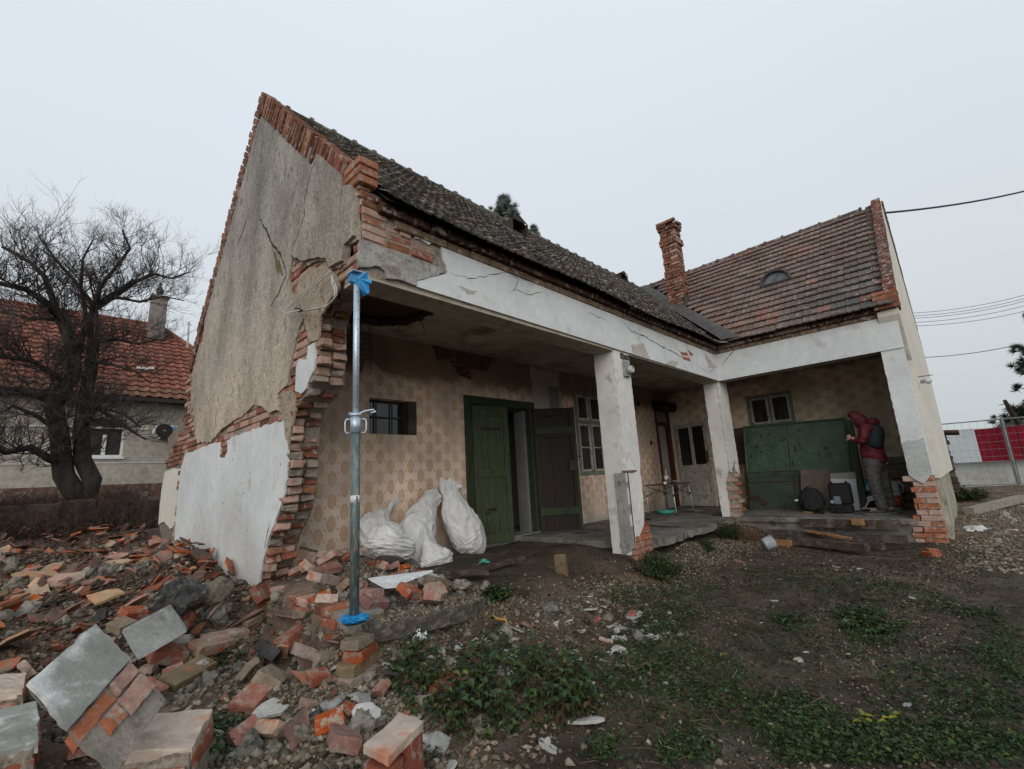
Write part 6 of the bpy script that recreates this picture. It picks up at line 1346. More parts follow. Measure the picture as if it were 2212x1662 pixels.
o, q, pts = panel('insulation_board', 'tan insulation board behind the white board', 'board', [(1410,1440),(1358,1055),(1632,1038),(1690,1440)], 8.78, .06, None); q.build('board', M_('tan_board', (.25,.235,.19), (.32,.30,.25), bump=.2), o)
o, q, pts = panel('wooden_panel', 'dark brown wooden panel behind the left edge of the gate', 'panel', [(372,962),(325,575),(500,560),(500,962)], 9.7, .03, None); q.build('board', M_('brown_panel', (.075,.050,.040), (.10,.068,.055), scale=4, bump=.1), o)
pal = thing('pallet', 'orange-brown wooden pallet standing on edge left of the gate', 'pallet', (9.25, .5, 0)); 
for nm, (x0, y0, x1, y1) in (('slat', (370,962,470,985)), ('slat', (385,1160,487,1190)), ('slat', (400,1385,505,1412)), ('block', (375,985,405,1045)), ('block', (440,985,475,1045)), ('post', (440,1045,492,1165)), ('post', (455,1190,505,1390))):
    a = P0(x0, y0, 9.3); b = P0(x1, y1, 9.3); q = MB(); q.box((9.3, min(a.y, b.y), max(.01, min(a.z, b.z))), (9.34, max(a.y, b.y), max(a.z, b.z)), bev=.004); q.build(nm, M_('pallet_wood', (.15,.075,.035), (.24,.13,.06), scale=5, bump=.4), pal)
BLK = M_('black_fabric', (.008,.008,.009), (.018,.018,.019), scale=14, rough=.8, bump=.6, bs=18)
# backpack
bc = P0(1180, 1455, 8.40); bc.z = .01; bpk = thing('backpack', 'black backpack standing in front of the brown board', 'backpack', tuple(bc))
def blob(c, sx, sy, sz, seed, e=2.6, amp=.06, n=8):
    V, F = CG[n]; out_ = []
    for p in V:
        u = (p - Vector((.5,.5,.5))) * 2; l = (abs(u.x)**e + abs(u.y)**e + abs(u.z)**e) ** (1/e); u = u / l; w = 1 + amp * nz3(u.x*2+seed, u.y*2, u.z*2) * 2 + amp * .6 * nz3(u.x*6, u.y*6+seed, u.z*6)
        out_.append(Vector(c) + Vector((u.x * sx * w, u.y * sy * w, u.z * sz * w)))
    return out_, F
V, F = blob(bc + Vector((0, 0, .215)), .11, .20, .215, 1); V = [Vector((v.x, bc.y + (v.y - bc.y) * (1.12 - .9 * max(0, v.z - .12)), v.z)) for v in V]; q = MB(); q.add(V, F); q.build('body', BLK, bpk, True)
V, F = blob(bc + Vector((-.11, 0, .13)), .05, .13, .11, 2); q = MB(); q.add(V, F); q.build('front_pocket', BLK, bpk, True)
q = MB(); q.tube([bc + Vector((0, .05, .41)), bc + Vector((0, .03, .45)), bc + Vector((0, -.03, .45)), bc + Vector((0, -.05, .41))], .010, 6); q.build('grab_handle', BLK, bpk, True)
q = MB(); q.box((bc.x - .05, bc.y + .19, .2), (bc.x - .01, bc.y + .26, .235), bev=.006); q.build('white_tag', MATS['sticker'], bpk)
# hard case with an instrument
hc = P0(1495, 1468, 8.28); hc.z = .008; case = thing('equipment_case', 'open black hard case with an instrument inside', 'case', tuple(hc))
q = MB(); x, y, z = hc; q.box((x - .10, y - .165, z), (x + .10, y + .165, z + .13), bev=.02); q.build('base', MATS['black_plastic'], case)
q = MB(); q.box((x + .08, y - .165, z + .131), (x + .19, y + .165, z + .50), bev=.025); q.build('lid', MATS['black_plastic'], case)
for s_ in (-1, 1): q = MB(); q.box((x + .1, y + s_ * .11 - .02, z + .50), (x + .14, y + s_ * .11 + .02, z + .53), bev=.006); q.build('catch', MATS['black_plastic'], case)
ins = thing('instrument', 'grey-blue handheld instrument standing in the open black case', 'instrument', (x - .02, y + .04, z + .13))
q = MB(); q.box((x - .06, y - .01, z + .14), (x + .01, y + .095, z + .28), bev=.015); q.build('body', M_('blue_grey', (.11,.14,.18), (.16,.19,.23), bump=0, rough=.4), ins); q = MB(); q.lathe([(.001, 0), (.028, 0), (.03, .04), (.001, .045)], (x - .05, y + .11, z + .19), 16, Matrix.Rotation(R_(-90), 3, 'Y').to_4x4()); q.build('lens', M_('lens_grey', (.22,.24,.25), (.28,.3,.3), bump=0), ins)
simple('camera_foot', 'small black stand on the floor in front of the hard case', 'camera', lambda q: (q.box((x - .26, y - .04, .008), (x - .18, y + .06, .03), bev=.006), q.box((x - .24, y - .01, .0305), (x - .20, y + .03, .09), bev=.008), q.box((x - .245, y - .05, .09), (x - .195, y + .06, .13), bev=.01)), MATS['black_plastic'])
hm = thing('hammer', 'hammer with a yellow and black handle lying by the case', 'hammer', (8.15, -.95, .01)); q = MB(); q.tube([(8.2, -.85, .02), (8.1, -1.02, .02)], .012, 8); q.build('wooden_grip', M_('tan_grip', (.36,.24,.07), (.42,.28,.1), bump=0), hm); q = MB(); q.tube([(8.1, -1.02, .02), (8.0, -1.2, .02)], .018, 8); q.build('black_grip', MATS['black_plastic'], hm)
# chair, bag, jug, bucket
ck = thing('folding_chair', 'white tubular chair frame half hidden behind the legs of the person', 'chair', (8.75, -1.85, 0)); WHT = M_('white_tube', (.58,.59,.58), (.64,.65,.64), bump=0, rough=.4)
def C0(x, y, X): p = at(*S(2550 + x / 3.694, 1250 + y / 3.694), 0, X); p.z = max(p.z, .02); return p
q = MB(); q.tube([C0(790,1400,8.7), C0(825,1385,8.7), C0(855,1320,8.7), C0(890,1300,8.7), C0(960,1290,8.7)], .014, 8); q.tube([C0(775,1405,8.7), C0(980,1400,8.7)], .012, 8); q.build('frame', WHT, ck, True)
q = MB(); q.prism([C0(820,1270,8.76), C0(970,1235,8.76), C0(980,1275,8.76), C0(825,1310,8.76)], (.05, 0, 0)); q.build('arm_band', WHT, ck)
q = MB(); q.prism([C0(850,1320,8.8), C0(980,1290,8.8), C0(985,1385,8.8), C0(830,1390,8.8)], (.1, 0, 0)); q.build('seat_cloth', BLK, ck)
bag = thing('shopping_bag', 'plastic shopping bag with teal, white and blue print behind the person', 'bag', tuple(C0(870, 1230, 8.86)))
q = MB(); q.prism([C0(778,1060,8.86), C0(810,1045,8.86), C0(850,1090,8.86), C0(850,1140,8.86), C0(800,1130,8.86)], (.06, 0, 0)); q.build('teal_print', M_('teal', (.03,.34,.30), (.05,.42,.36), bump=0), bag)
q = MB(); q.prism([C0(800,1130,8.855), C0(850,1120,8.855), C0(930,1160,8.855), C0(935,1200,8.855), C0(815,1215,8.855)], (.08, 0, 0)); q.build('white_print', M_('pale_blue', (.34,.42,.55), (.46,.52,.60), bump=0), bag)
q = MB(); q.prism([C0(815,1195,8.85), C0(940,1175,8.85), C0(960,1220,8.85), C0(815,1255,8.85)], (.10, 0, 0)); q.build('dark_print', M_('navy', (.02,.035,.06), (.05,.07,.10), bump=0), bag)
bk = C0(1185, 1445, 8.75); bk.z = .008; buc = thing('paint_bucket', 'white paint bucket with a red label and yellow lettering', 'bucket', tuple(bk))
q = MB(); q.lathe([(.001, 0), (.098, 0), (.118, .26), (.122, .262), (.122, .285), (.001, .29)], tuple(bk), 28); q.build('pail', M_('bucket_white', (.48,.50,.50), (.55,.57,.57), bump=0, rough=.4), buc, True)
q = MB(); q.lathe([(.1035, .06), (.1045, .06), (.1185, .245), (.1175, .245)], tuple(bk), 28); q.build('red_label', M_('bucket_red', (.38,.035,.02), (.44,.055,.03), bump=0, rough=.4), buc, True)
def text(s_, size, loc, rot, mat, parent, name='lettering'):
    cu = bpy.data.curves.new(name, 'FONT'); cu.body = s_; cu.size = size; cu.align_x = 'CENTER'; cu.extrude = .0008; cu.materials.append(mat); t_ = bpy.data.objects.new(name, cu); COL.objects.link(t_)
    dg = bpy.context.evaluated_depsgraph_get(); me = bpy.data.meshes.new_from_object(t_.evaluated_get(dg)); bpy.data.objects.remove(t_); o = bpy.data.objects.new(name, me); COL.objects.link(o)
    M = Matrix.Translation(Vector(loc)) @ rot; L_ = Vector((0, 0, 0)); pp = parent
    while pp is not None: L_ += pp.location; pp = pp.parent
    me.transform(M); me.transform(Matrix.Translation(-L_)); o.parent = parent; return o
RX = Matrix.Rotation(R_(-90), 4, 'Z') @ Matrix.Rotation(R_(90), 4, 'X')
text('TEXAS', .062, (bk.x - .118, bk.y, .165), RX, M_('label_yellow', (.62,.45,.14), (.66,.5,.18), bump=0), buc); text('Chrom', .058, (bk.x - .112, bk.y, .105), RX, M_('label_white', (.55,.5,.45), (.6,.55,.5), bump=0), buc)
jg = bk + Vector((.22, -.0, .0)); jug = thing('jug', 'translucent white jug standing behind the paint bucket', 'jug', tuple(jg)); V, F = blob(jg + Vector((0, .03, .25)), .09, .14, .24, 3, 4, .03); q = MB(); q.add(V, F); q.build('body', M_('translucent_pe', (.40,.42,.40), (.50,.52,.50), rough=.35, bump=0, c3=(.42,.27,.12), s2=4, f2=.4), jug, True)
q = MB(); q.tube([jg + Vector((-.02, -.06, .46)), jg + Vector((-.03, -.10, .48)), jg + Vector((-.03, -.15, .40)), jg + Vector((-.02, -.13, .28))], .016, 8); q.build('handle', MATS['translucent_pe'], jug, True)

# timbers and stones in front of the wing
for i, (a, b, w, h, m_, lb) in enumerate((((7.30, -.98, -.07), (7.28, -2.25, -.07), .14, .12, TIMB, 'thick dark timber lying along the wing floor edge'), ((7.0, -.55, -.21), (6.75, -2.35, -.20), .10, .10, TIMB, 'long dark timber, upper one of the stack before the wing'),
        ((6.75, -.80, -.28), (6.35, -1.95, -.27), .13, .10, TIMB, 'lower front timber with a tapering end'), ((7.05, -.8, -.31), (6.7, -2.1, -.30), .12, .09, TIMB, 'half hidden timber at the back of the stack'), ((6.6, -.62, -.30), (6.55, -.98, -.30), .16, .09, TIMBO, 'short orange-yellow timber end at the left of the stack'),
        ((6.85, -1.15, -.14), (6.55, -1.75, -.19), .08, .03, TIMBO, 'thin orange batten on top of the timber stack'), ((7.12, -1.72, -.02), (7.10, -1.86, -.02), .09, .09, TIMBO, 'small square wooden block on the stack'))):
    plank('timber', a, b, w, h, m_, lb, 'timber', 10 + i, 'timbers stacked before the wing')

# ------------------------------------------------------------------ person
def skin_mesh(name, joints, edges, mat, parent=None, sub=2, root=0, folds=0.0):
    me = bpy.data.meshes.new(name); me.from_pydata([tuple(j[0]) for j in joints], edges, []); o = bpy.data.objects.new(name, me); COL.objects.link(o)
    md = o.modifiers.new('s', 'SKIN'); md.use_smooth_shade = True; sb = o.modifiers.new('u', 'SUBSURF'); sb.levels = sub; sb.render_levels = sub
    for i, j in enumerate(joints): v = me.skin_vertices[0].data[i]; v.radius = (j[1], j[2] if len(j) > 2 else j[1]); v.use_root = (i == root)
    dg = bpy.context.evaluated_depsgraph_get(); me2 = bpy.data.meshes.new_from_object(o.evaluated_get(dg)); bpy.data.objects.remove(o)
    if folds:
        for v in me2.vertices:
            c = v.co; f1 = 1 - abs(nz3(c.x * 7, c.y * 7, c.z * 13 + 3)) * 5; f2 = 1 - abs(nz3(c.x * 12 + 5, c.y * 12, c.z * 22)) * 5; v.co = c + v.normal * (folds * (max(0, f1) + .5 * max(0, f2) - .4))
    me2.materials.clear(); me2.materials.append(mat); me2.name = name
    for p in me2.polygons: p.use_smooth = True
    o = bpy.data.objects.new(name, me2); COL.objects.link(o)
    if parent is not None: me2.transform(Matrix.Translation(-parent.location)); o.parent = parent
    return o
PX = 8.07
def J(x, y, dx=0.0, zmin=None):
    p = at(*S(2550 + x / 3.694, 1250 + y / 3.694), 0, PX); p.x += dx
    if zmin is not None: p.z = zmin
    return p
SKIN_ = M_('skin', (.42,.24,.17), (.48,.28,.20), bump=.05, rough=.5); JACK = M_('maroon_jacket', (.075,.008,.010), (.115,.014,.017), scale=6, rough=.6, bump=.6, bs=14, dist=.03); VEST = M_('dark_vest', (.010,.015,.020), (.022,.028,.034), scale=8, rough=.7, bump=.4, bs=14); TROU = M_('grey_trousers', (.060,.054,.049), (.100,.092,.083), scale=7, rough=.8, bump=.7, bs=16, dist=.03)
SHOE = M_('grey_shoe', (.035,.035,.034), (.08,.08,.075), scale=20, rough=.7, bump=.3)
per = thing('person', 'person in a maroon hooded jacket and grey trousers working bent over at the gate edge', 'person', (PX, J(1010, 1490).y, .008))
hipN, hipF = J(915, 850, -.09), J(950, 850, .09); knN, knF = J(945, 1130, -.09), J(1045, 1140, .10); anN, anF = J(1040, 1420, -.09), J(1125, 1400, .11)
pel = J(935, 815); wai = J(890, 690); che = J(880, 540); nec = J(830, 420); hd0 = J(745, 375); hd1 = J(690, 330); shN, shF = J(845, 455, -.17), J(845, 455, .17); elN, elF = J(815, 610, -.24), J(800, 610, .2); wrN, wrF = J(715, 588, -.16), J(700, 575, .06); haN, haF = J(672, 568, -.12), J(665, 560, .02)
toN = J(885, 1470, -.09); toF = J(1040, 1455, .11)
for v in (anN, anF): v.z = .09
toN.z = .045; toF.z = .045
body = skin_mesh('body', [(pel, .13), (wai, .115), (che, .135), (nec, .06), (hd0, .075), (hd1, .088), (shN, .06), (elN, .042), (wrN, .028), (haN, .022), (shF, .06), (elF, .042), (wrF, .028), (haF, .022), (hipN, .085), (knN, .058), (anN, .038), (hipF, .085), (knF, .058), (anF, .038), (toN, .035), (toF, .035)],
    [(0,1),(1,2),(2,3),(3,4),(4,5),(2,6),(6,7),(7,8),(8,9),(2,10),(10,11),(11,12),(12,13),(0,14),(14,15),(15,16),(0,17),(17,18),(18,19),(16,20),(19,21)], SKIN_, per)
fwd = Vector((0, 1, 0))
for h_, sx in ((haN, -1), (haF, 1)):      # five curled fingers on each hand
    pal_ = h_ + Vector((0, .01, 0))
    js = [(pal_, .022)]; es = []
    for k in range(4):
        b_ = pal_ + Vector((sx * .0, .035, .024 - k * .016)); m_ = b_ + Vector((.012 * -sx, .026 - abs(k - 1.5) * .003, -.006)); e_ = m_ + Vector((.012 * -sx, .014, -.016)); i0 = len(js); js += [(b_, .0085), (m_, .008), (e_, .0065)]; es += [(0, i0), (i0, i0 + 1), (i0 + 1, i0 + 2)]
    b_ = pal_ + Vector((-sx * .012, .012, .030)); m_ = b_ + Vector((-sx * .006, .022, .014)); e_ = m_ + Vector((-sx * .002, .020, -.002)); i0 = len(js); js += [(b_, .0095), (m_, .009), (e_, .007)]; es += [(0, i0), (i0, i0 + 1), (i0 + 1, i0 + 2)]
    skin_mesh('hand', js, es, SKIN_, per, 1)
jac = skin_mesh('jacket', [(J(940, 880), .165, .18), (J(925, 820), .172, .185), (J(895, 700), .158, .175), (J(880, 560), .165, .175), (J(850, 450), .13, .15), (J(815, 405), .085), (shN, .088), (J(835, 530, -.22), .075), (elN, .070), (J(765, 605, -.21), .058), (wrN, .045), (shF, .088), (J(835, 530, .22), .075), (elF, .068), (wrF, .045)],
    [(0,1),(1,2),(2,3),(3,4),(4,5),(4,6),(6,7),(7,8),(8,9),(9,10),(4,11),(11,12),(12,13),(13,14)], JACK, per, 3, 0, .014)
skin_mesh('hood', [(J(830, 425), .095), (J(775, 385), .115, .12), (J(715, 330), .118, .125), (J(672, 312), .125, .13), (J(655, 345), .11, .115)], [(0,1),(1,2),(2,3),(3,4)], JACK, per, 3, 0, .008)
skin_mesh('hood_roll', [(J(850, 400, -.10), .07), (J(925, 375, -.06), .085), (J(935, 380, .05), .085), (J(870, 400, .10), .07)], [(0,1),(1,2),(2,3)], JACK, per)
skin_mesh('vest_panel', [(J(925, 420, -.03), .13, .12), (J(930, 480, -.06), .14, .14), (J(938, 560, -.07), .145, .15), (J(930, 640, -.065), .138, .145), (J(905, 690, -.06), .12, .12)], [(0,1),(1,2),(2,3),(3,4)], VEST, per)
skin_mesh('trousers', [(J(925, 770), .165, .175), (J(930, 840), .165, .175), (J(905, 900, -.09), .125), (J(925, 1010, -.09), .112), (knN, .095), (J(990, 1270, -.09), .082), (J(1045, 1430, -.09), .082), (J(965, 900, .09), .12), (J(1010, 1010, .10), .105), (knF, .088), (J(1085, 1270, .11), .076), (J(1120, 1400, .11), .076)],
    [(0,1),(1,2),(2,3),(3,4),(4,5),(5,6),(1,7),(7,8),(8,9),(9,10),(10,11)], TROU, per, 3, 0, .014)
for a, b, c_ in ((J(1085, 1450, -.09), J(990, 1460, -.09), J(890, 1478, -.09)), (J(1150, 1430, .11), J(1090, 1440, .11), J(1010, 1455, .11))):
    a.z, b.z, c_.z = .055, .06, .04; sh = skin_mesh('shoe', [(a, .045, .045), (b, .05, .05), (c_, .042, .032)], [(0,1),(1,2)], SHOE, per)
    q = MB(); q.box((a.x - .05, min(a.y, c_.y) - .05, .009), (a.x + .05, max(a.y, c_.y) + .05, .026), bev=.012); q.build('sole', M_('sole', (.16,.16,.13), (.2,.2,.17), bump=0), sh)
# belt of sky-blue shirt hem is hidden; small screwdriver in the hand
q = MB(); q.tube([haN + Vector((0, .03, .0)), haN + Vector((0, .13, .012))], .005, 6); o_ = q.build('screwdriver', IRON); tag(o_, 'thin screwdriver held against the gate edge', 'screwdriver')

# ------------------------------------------------------------------ neighbour's house on the left
NY = 16.5
nh = thing('neighbour_house', 'grey rendered house with a red tiled hip roof behind the bare tree', 'house', (-3, NY, 1.0))
def A(x, y, Y=NY): return at(x, y, 1, Y)
REND = M_('grey_render', (.33,.30,.25), (.41,.375,.32), scale=1.5, c3=(.25,.24,.21), s2=6, f2=.36, bump=.4, bs=60)
zt_, zb_ = A(250, 862).z, A(250, 1047).z
winl, winr = A(182, 950).x, A(268, 950).x; wzt, wzb = A(230, 905).z, A(230, 988).z
win2 = (-4.2, -2.9)
q = MB(); pierced(q, -11, 4.2, zb_, zt_ + .1, [(winl, winr, wzb, wzt), (win2[0], win2[1], wzb, wzt)], lambda u, d, z: Vector((u, NY - d, z)), .15); q.box((-11, NY + .16, zb_), (4.2, NY + .3, zt_), ); q.box((4.2, NY + .01, zb_), (4.3, NY + 9, zt_)); q.build('wall', REND, nh)
q = MB(); q.box((-11, NY - .05, .2), (4.25, NY + .2, zb_ - .002)); q.build('brick_plinth', M_('plinth_brick', (.085,.045,.035), (.14,.075,.055), scale=9, c3=(.2,.18,.16), s2=30, f2=.4, bump=.6), nh)
zc = A(300, 927).z; q = MB(); q.box((-11, NY - .04, zc - .03), (4.2, NY + .01, zc + .03)); q.box((-11, NY - .02, A(300, 1000).z - .015), (4.2, NY + .0, A(300, 1000).z + .015)); q.build('string_course', M_('pale_trim', (.48,.47,.44), (.54,.53,.5), bump=.1), nh)
FRW = M_('white_window_frame', (.62,.63,.62), (.68,.69,.68), bump=0, rough=.4)
for (a, b) in ((winl, winr), win2):
    q = MB(); zs = wzt - .42 * (wzt - wzb)
    q.box((a, NY + .02, wzb), (b, NY + .08, wzb + .07)); q.box((a, NY + .02, wzb + .0705), (a + .07, NY + .08, wzt)); q.box((b - .07, NY + .02, wzb + .0705), (b, NY + .08, wzt)); q.box(((a + b) / 2 - .05, NY + .015, wzb + .0705), ((a + b) / 2 + .05, NY + .08, zs)); q.box((a - .05, NY - .06, wzb - .06), (b + .05, NY + .05, wzb - .001)); wn = q.build('window', FRW, nh)
    q = MB(); q.box((a + .071, NY + .05, wzb + .072), (b - .071, NY + .06, zs)); q.build('pane', CURT, wn)
    q = MB(); 
    for i in range(9): z0 = zs + i * (wzt - zs) / 9; q.box((a + .072, NY + .03, z0 + .003), (b - .072, NY + .055, z0 + (wzt - zs) / 9 - .002))
    q.build('roller_shutter', M_('brown_shutter', (.030,.020,.017), (.045,.03,.025), bump=0), wn)
# roof: hip end on the right
ev = zt_ + .02; EY = NY - .45; RYn = NY + 4.6; rz = A(250, 693, RYn).z; xr = A(343, 700, RYn).x; xe = 4.9
sl_ = math.hypot(RYn - EY, rz - ev); dvec = Vector((0, (RYn - EY) / sl_, (rz - ev) / sl_)); nrm_ = Vector((0, -dvec.z, dvec.y))
q = MB(); q.add([(-12, EY, ev), (xe, EY, ev), (xr, RYn, rz), (-12, RYn, rz)], [(0,1,2,3)]); q.add([(xe, EY, ev), (xe, EY + 10, ev), (xr, RYn, rz)], [(0,1,2)]); q.add([(-12, RYn, rz), (xr, RYn, rz), (xe, EY + 10, ev), (-12, EY + 10, ev)], [(0,1,2,3)]); rf = q.build('roof', M_('roof_under', (.10,.04,.03), (.13,.05,.04), bump=0), nh)
def t_n(r, p):
    k = r.uniform(.75, 1.2)
    if p.z < ev + .45: return (k * .8, k * 1.1, k * 1.0)
    return (k, k, k)
_h = house; house = nh
TN = M_('neighbour_tiles', (.17,.056,.036), (.26,.092,.060), scale=2, c3=(.20,.10,.07), s2=14, f2=.4, tint=True, bump=.3)
tiles('roof_tiles', Vector((-6.5, EY - .03, ev + .01)), (1, 0, 0), dvec, nrm_, 11.4, sl_, .30, .36, lambda p: p.x < xe - (xe - xr) * (p.z - ev) / (rz - ev) - .1, t_n, TN, rf, 9, None, [(0, 0), (.15, .04), (.4, .045), (.55, .01), (1, .0)], .05)
house = _h
q = MB(); q.tube([(xe, EY, ev + .06), (xr, RYn, rz + .06)], .11, 8); q.tube([(xr, RYn, rz + .06), (-12, RYn, rz + .06)], .11, 8); q.build('ridge', TN, rf)
q = MB(); q.box((-12, EY - .10, ev - .12), (xe, EY + .02, ev - .0), ); q.box((-12, EY + .03, ev - .10), (xe, NY + .1, ev - .06)); q.build('gutter', M_('dark_gutter', (.03,.027,.024), (.045,.04,.036), bump=0), nh)
cA = A(330, 640, NY + 3.2); cB = A(357, 705, NY + 3.2); q = MB(); q.box((cA.x, NY + 3.2, cB.z - .6), (cB.x, NY + 3.8, cA.z), bev=.01); q.box((cA.x - .06, NY + 3.14, cA.z + .002), (cB.x + .06, NY + 3.86, cA.z + .10), bev=.01); chn = q.build('chimney', M_('grey_brick', (.16,.135,.12), (.24,.205,.185), scale=8, bump=.5), rf)
cm = (cA.x + cB.x) / 2; q = MB(); q.lathe([(.001,0),(.10,0),(.09,.12),(.13,.2),(.14,.30),(.09,.42),(.045,.50),(.05,.56),(.06,.60),(.03,.68),(.001,.69)], (cm, NY + 3.5, cA.z + .10), 12); q.build('cowl', M_('cowl', (.06,.06,.05), (.09,.09,.08), bump=0), chn, True)
q = MB(); q.box((A(294, 803, NY+1).x, NY + 1.0, A(294, 806, NY + 1).z), (A(331, 803, NY+1).x, NY + 1.02, A(294, 799, NY + 1).z)); 
s0 = (A(310, 803, NY + 1).z - ev) / (rz - ev); yy_ = EY + (RYn - EY) * ((A(310, 803, NY + .9).z - ev) / (rz - ev)); pz = A(294, 803, yy_)
q = MB(); 
for xa, xb in ((294, 319), (321, 332)): a = A(xa, 803, yy_); b = A(xb, 805, yy_); w_ = Vector((0, dvec.y, dvec.z)) * .16; o_ = nrm_ * .13; q.prism([a + o_, b + o_, b + o_ + w_, a + o_ + w_], -nrm_ * .02)
q.build('snow_guard', FRW, rf)
# split air conditioner on the wall
a = A(338, 918, NY - .3); b = A(388, 945, NY - .3); z0, z1 = min(a.z, b.z), max(a.z, b.z)
ac = thing('air_conditioner', 'white outdoor air conditioner unit with a black fan on the neighbour wall', 'air conditioner', (a.x, NY, z0)); q = MB(); q.box((a.x, NY - .32, z0), (b.x, NY - .04, z1), bev=.02); q.build('case', FRW, ac)
q = MB(); fc = Vector((a.x + (b.x - a.x) * .33, NY - .325, (z0 + z1) / 2)); q.lathe([(.001, 0), (.24, 0), (.24, .012), (.001, .014)], fc, 28, Matrix.Rotation(R_(90), 4, 'X')); q.build('fan', MATS['black_plastic'], ac); q = MB(); q.lathe([(.001, 0), (.045, 0), (.045, .02), (.001, .02)], fc + Vector((0, -.012, 0)), 14, Matrix.Rotation(R_(90), 4, 'X')); q.build('fan_hub', M_('midgrey', (.2,.2,.2), (.25,.25,.25), bump=0), ac)
q = MB(); q.box((b.x - .26, NY - .327, z1 - .17), (b.x - .03, NY - .321, z1 - .07)); bd = q.build('badge', M_('badge_blue', (.0,.22,.58), (.01,.26,.62), bump=0), ac); text('Midea', .085, (b.x - .145, NY - .3285, z1 - .15), Matrix.Rotation(R_(90), 4, 'X'), MATS['label_white'], ac)
q = MB(); q.box((a.x + .1, NY - .3, z0 - .06), (a.x + .14, NY, z0 - .002)); q.box((b.x - .2, NY - .3, z0 - .06), (b.x - .16, NY, z0 - .002)); q.box((a.x - .07, NY - .2, z0 + .05), (a.x - .001, NY - .1, z0 + .3), bev=.02); q.build('bracket', FRW, ac)
a = A(405, 752, NY + 1.5); q = MB(); q.tube([a, A(408, 696, NY + 1.5)], .035, 8); q.tube([A(404, 699, NY + 1.5), A(414, 703, NY + 1.5)], .02, 6); tag(q.build('vent_pipe', M_('pale_pipe', (.40,.42,.42), (.46,.48,.48), bump=0)), 'grey pole with an insulator standing on the neighbour roof', 'pole')

# ------------------------------------------------------------------ bare tree
BARK = M_('dark_bark', (.022,.019,.015), (.048,.042,.034), scale=5, stretch=(2, 2, .4), bump=.8, bs=20)
TY_ = 11.3
tree = thing('bare_tree', 'large leafless fruit tree with two dark trunks before the neighbour house', 'tree', tuple(A(165, 1062, TY_)))
def limb(pts, r0, r1, yo=0.0):
    P = [A(x, y, TY_ + yo * i / max(1, len(pts) - 1)) for i, (x, y) in enumerate(pts)]; n = len(P); return P, [r0 + (r1 - r0) * i / (n - 1) for i in range(n)]
LB = [([(175,1080),(160,1055),(135,1030),(128,985),(130,930),(122,880),(135,850),(160,810),(165,770),(145,730),(135,690)], .21, .10, 0), ([(185,1080),(195,1040),(182,990),(178,930),(186,870),(192,800),(200,740),(198,690),(205,665),(240,640),(290,610)], .20, .07, .3),
      ([(150,1010),(105,985),(60,970),(20,978),(-40,960)], .10, .04, -.6), ([(135,690),(100,650),(50,625),(-20,610)], .09, .05, -.5), ([(140,720),(120,660),(90,600),(60,570),(0,530)], .085, .03, .5), ([(205,665),(215,620),(250,580),(280,540),(268,500)], .06, .02, -.3),
      ([(290,610),(330,590),(370,600),(410,590)], .05, .015, .2), ([(145,830),(110,800),(60,780),(0,770),(-50,740)], .08, .03, -.8), ([(190,870),(240,900),(280,930),(320,950)], .06, .015, -.5), ([(185,920),(215,880),(262,895),(300,925)], .05, .015, -.3), ([(200,740),(250,730),(300,745),(350,735)], .055, .015, -.4),
      ([(195,780),(240,790),(290,800),(330,830)], .05, .012, -.6), ([(160,790),(190,700),(170,620),(180,560),(200,520)], .06, .015, .4), ([(135,690),(60,690),(0,670)], .06, .02, .4), ([(205,665),(160,610),(120,560),(80,510)], .055, .015, .3), ([(135,940),(80,900),(30,880),(-20,900)], .06, .02, -.5), ([(125,880),(70,850),(20,840),(-40,850)], .05, .02, -.2), ([(240,640),(300,650),(350,640),(395,650)], .04, .012, -.2)]
tr = MB(); tw = MB(); r = random.Random(42); seeds = []
for pts, a, b, yo in LB:
    P, Rr = limb(pts, a, b, yo); P2 = [p + Vector((r.uniform(-.05, .05), 0, r.uniform(-.04, .04))) for p in P]; P2[0] = P[0]; tr.tube(P2, Rr, 8)
    for p, q_, ra in zip(P2, P2[1:], Rr):
        for k in range(8 if ra < .09 else 4): t = r.random(); seeds.append((p.lerp(q_, t), (q_ - p).normalized(), ra))
def twig(p, d, l, ra, lev):
    n = 3; pts = [p]
    for i in range(n):
        d = (d + Vector((r.uniform(-.35, .35), r.uniform(-.35, .35), r.uniform(-.22, .36)))).normalized(); p = p + d * l / n; pts.append(p)
    tw.tube(pts, [ra * (1 - .2 * i) for i in range(n + 1)], 3, cap=False)
    if lev > 0:
        for k in range(4 if lev > 1 else 4):
            i = r.randint(1, n); s_ = pts[i]; dd = (d + Vector((r.uniform(-1, 1), r.uniform(-1, 1), r.uniform(-.5, 1)))).normalized(); twig(s_, dd, l * r.uniform(.45, .75), ra * .55, lev - 1)
for p, d, ra in seeds:
    if p.z < 1.6: continue
    dd = (d * .4 + Vector((r.uniform(-1, 1), r.uniform(-1, .8), r.uniform(-.35, 1)))).normalized(); twig(p, dd, r.uniform(.35, .82), min(.018, ra * .3), 3)
tr.build('trunk', BARK, tree, True); o_ = tw.build('twigs', M_('twig_bark', (.040,.033,.029), (.072,.060,.052), bump=0), tree)

q = MB(); rw = random.Random(19); V, F = CG[8]
for i in range(9):
    x0 = -4.2 + i * .5; h = .95 + .12 * nz3(i * .7, 2); chunk(q, Vector((x0, 9.15 + .03 * math.sin(i), .0)), Vector((.505, 0, 0)), Vector((0, .3, 0)), Vector((0, 0, h)), 300 + i, .03, 8, (rw.uniform(.7, 1.2),) * 3, .03)
tag(q.build('garden_wall', M_('garden_wall', (.030,.023,.018), (.062,.046,.036), scale=5, c3=(.085,.04,.028), s2=16, f2=.4, tint=True, bump=1, bs=22, dist=.05)), 'low dark crumbling garden wall behind the tile heap under the bare tree', 'wall')
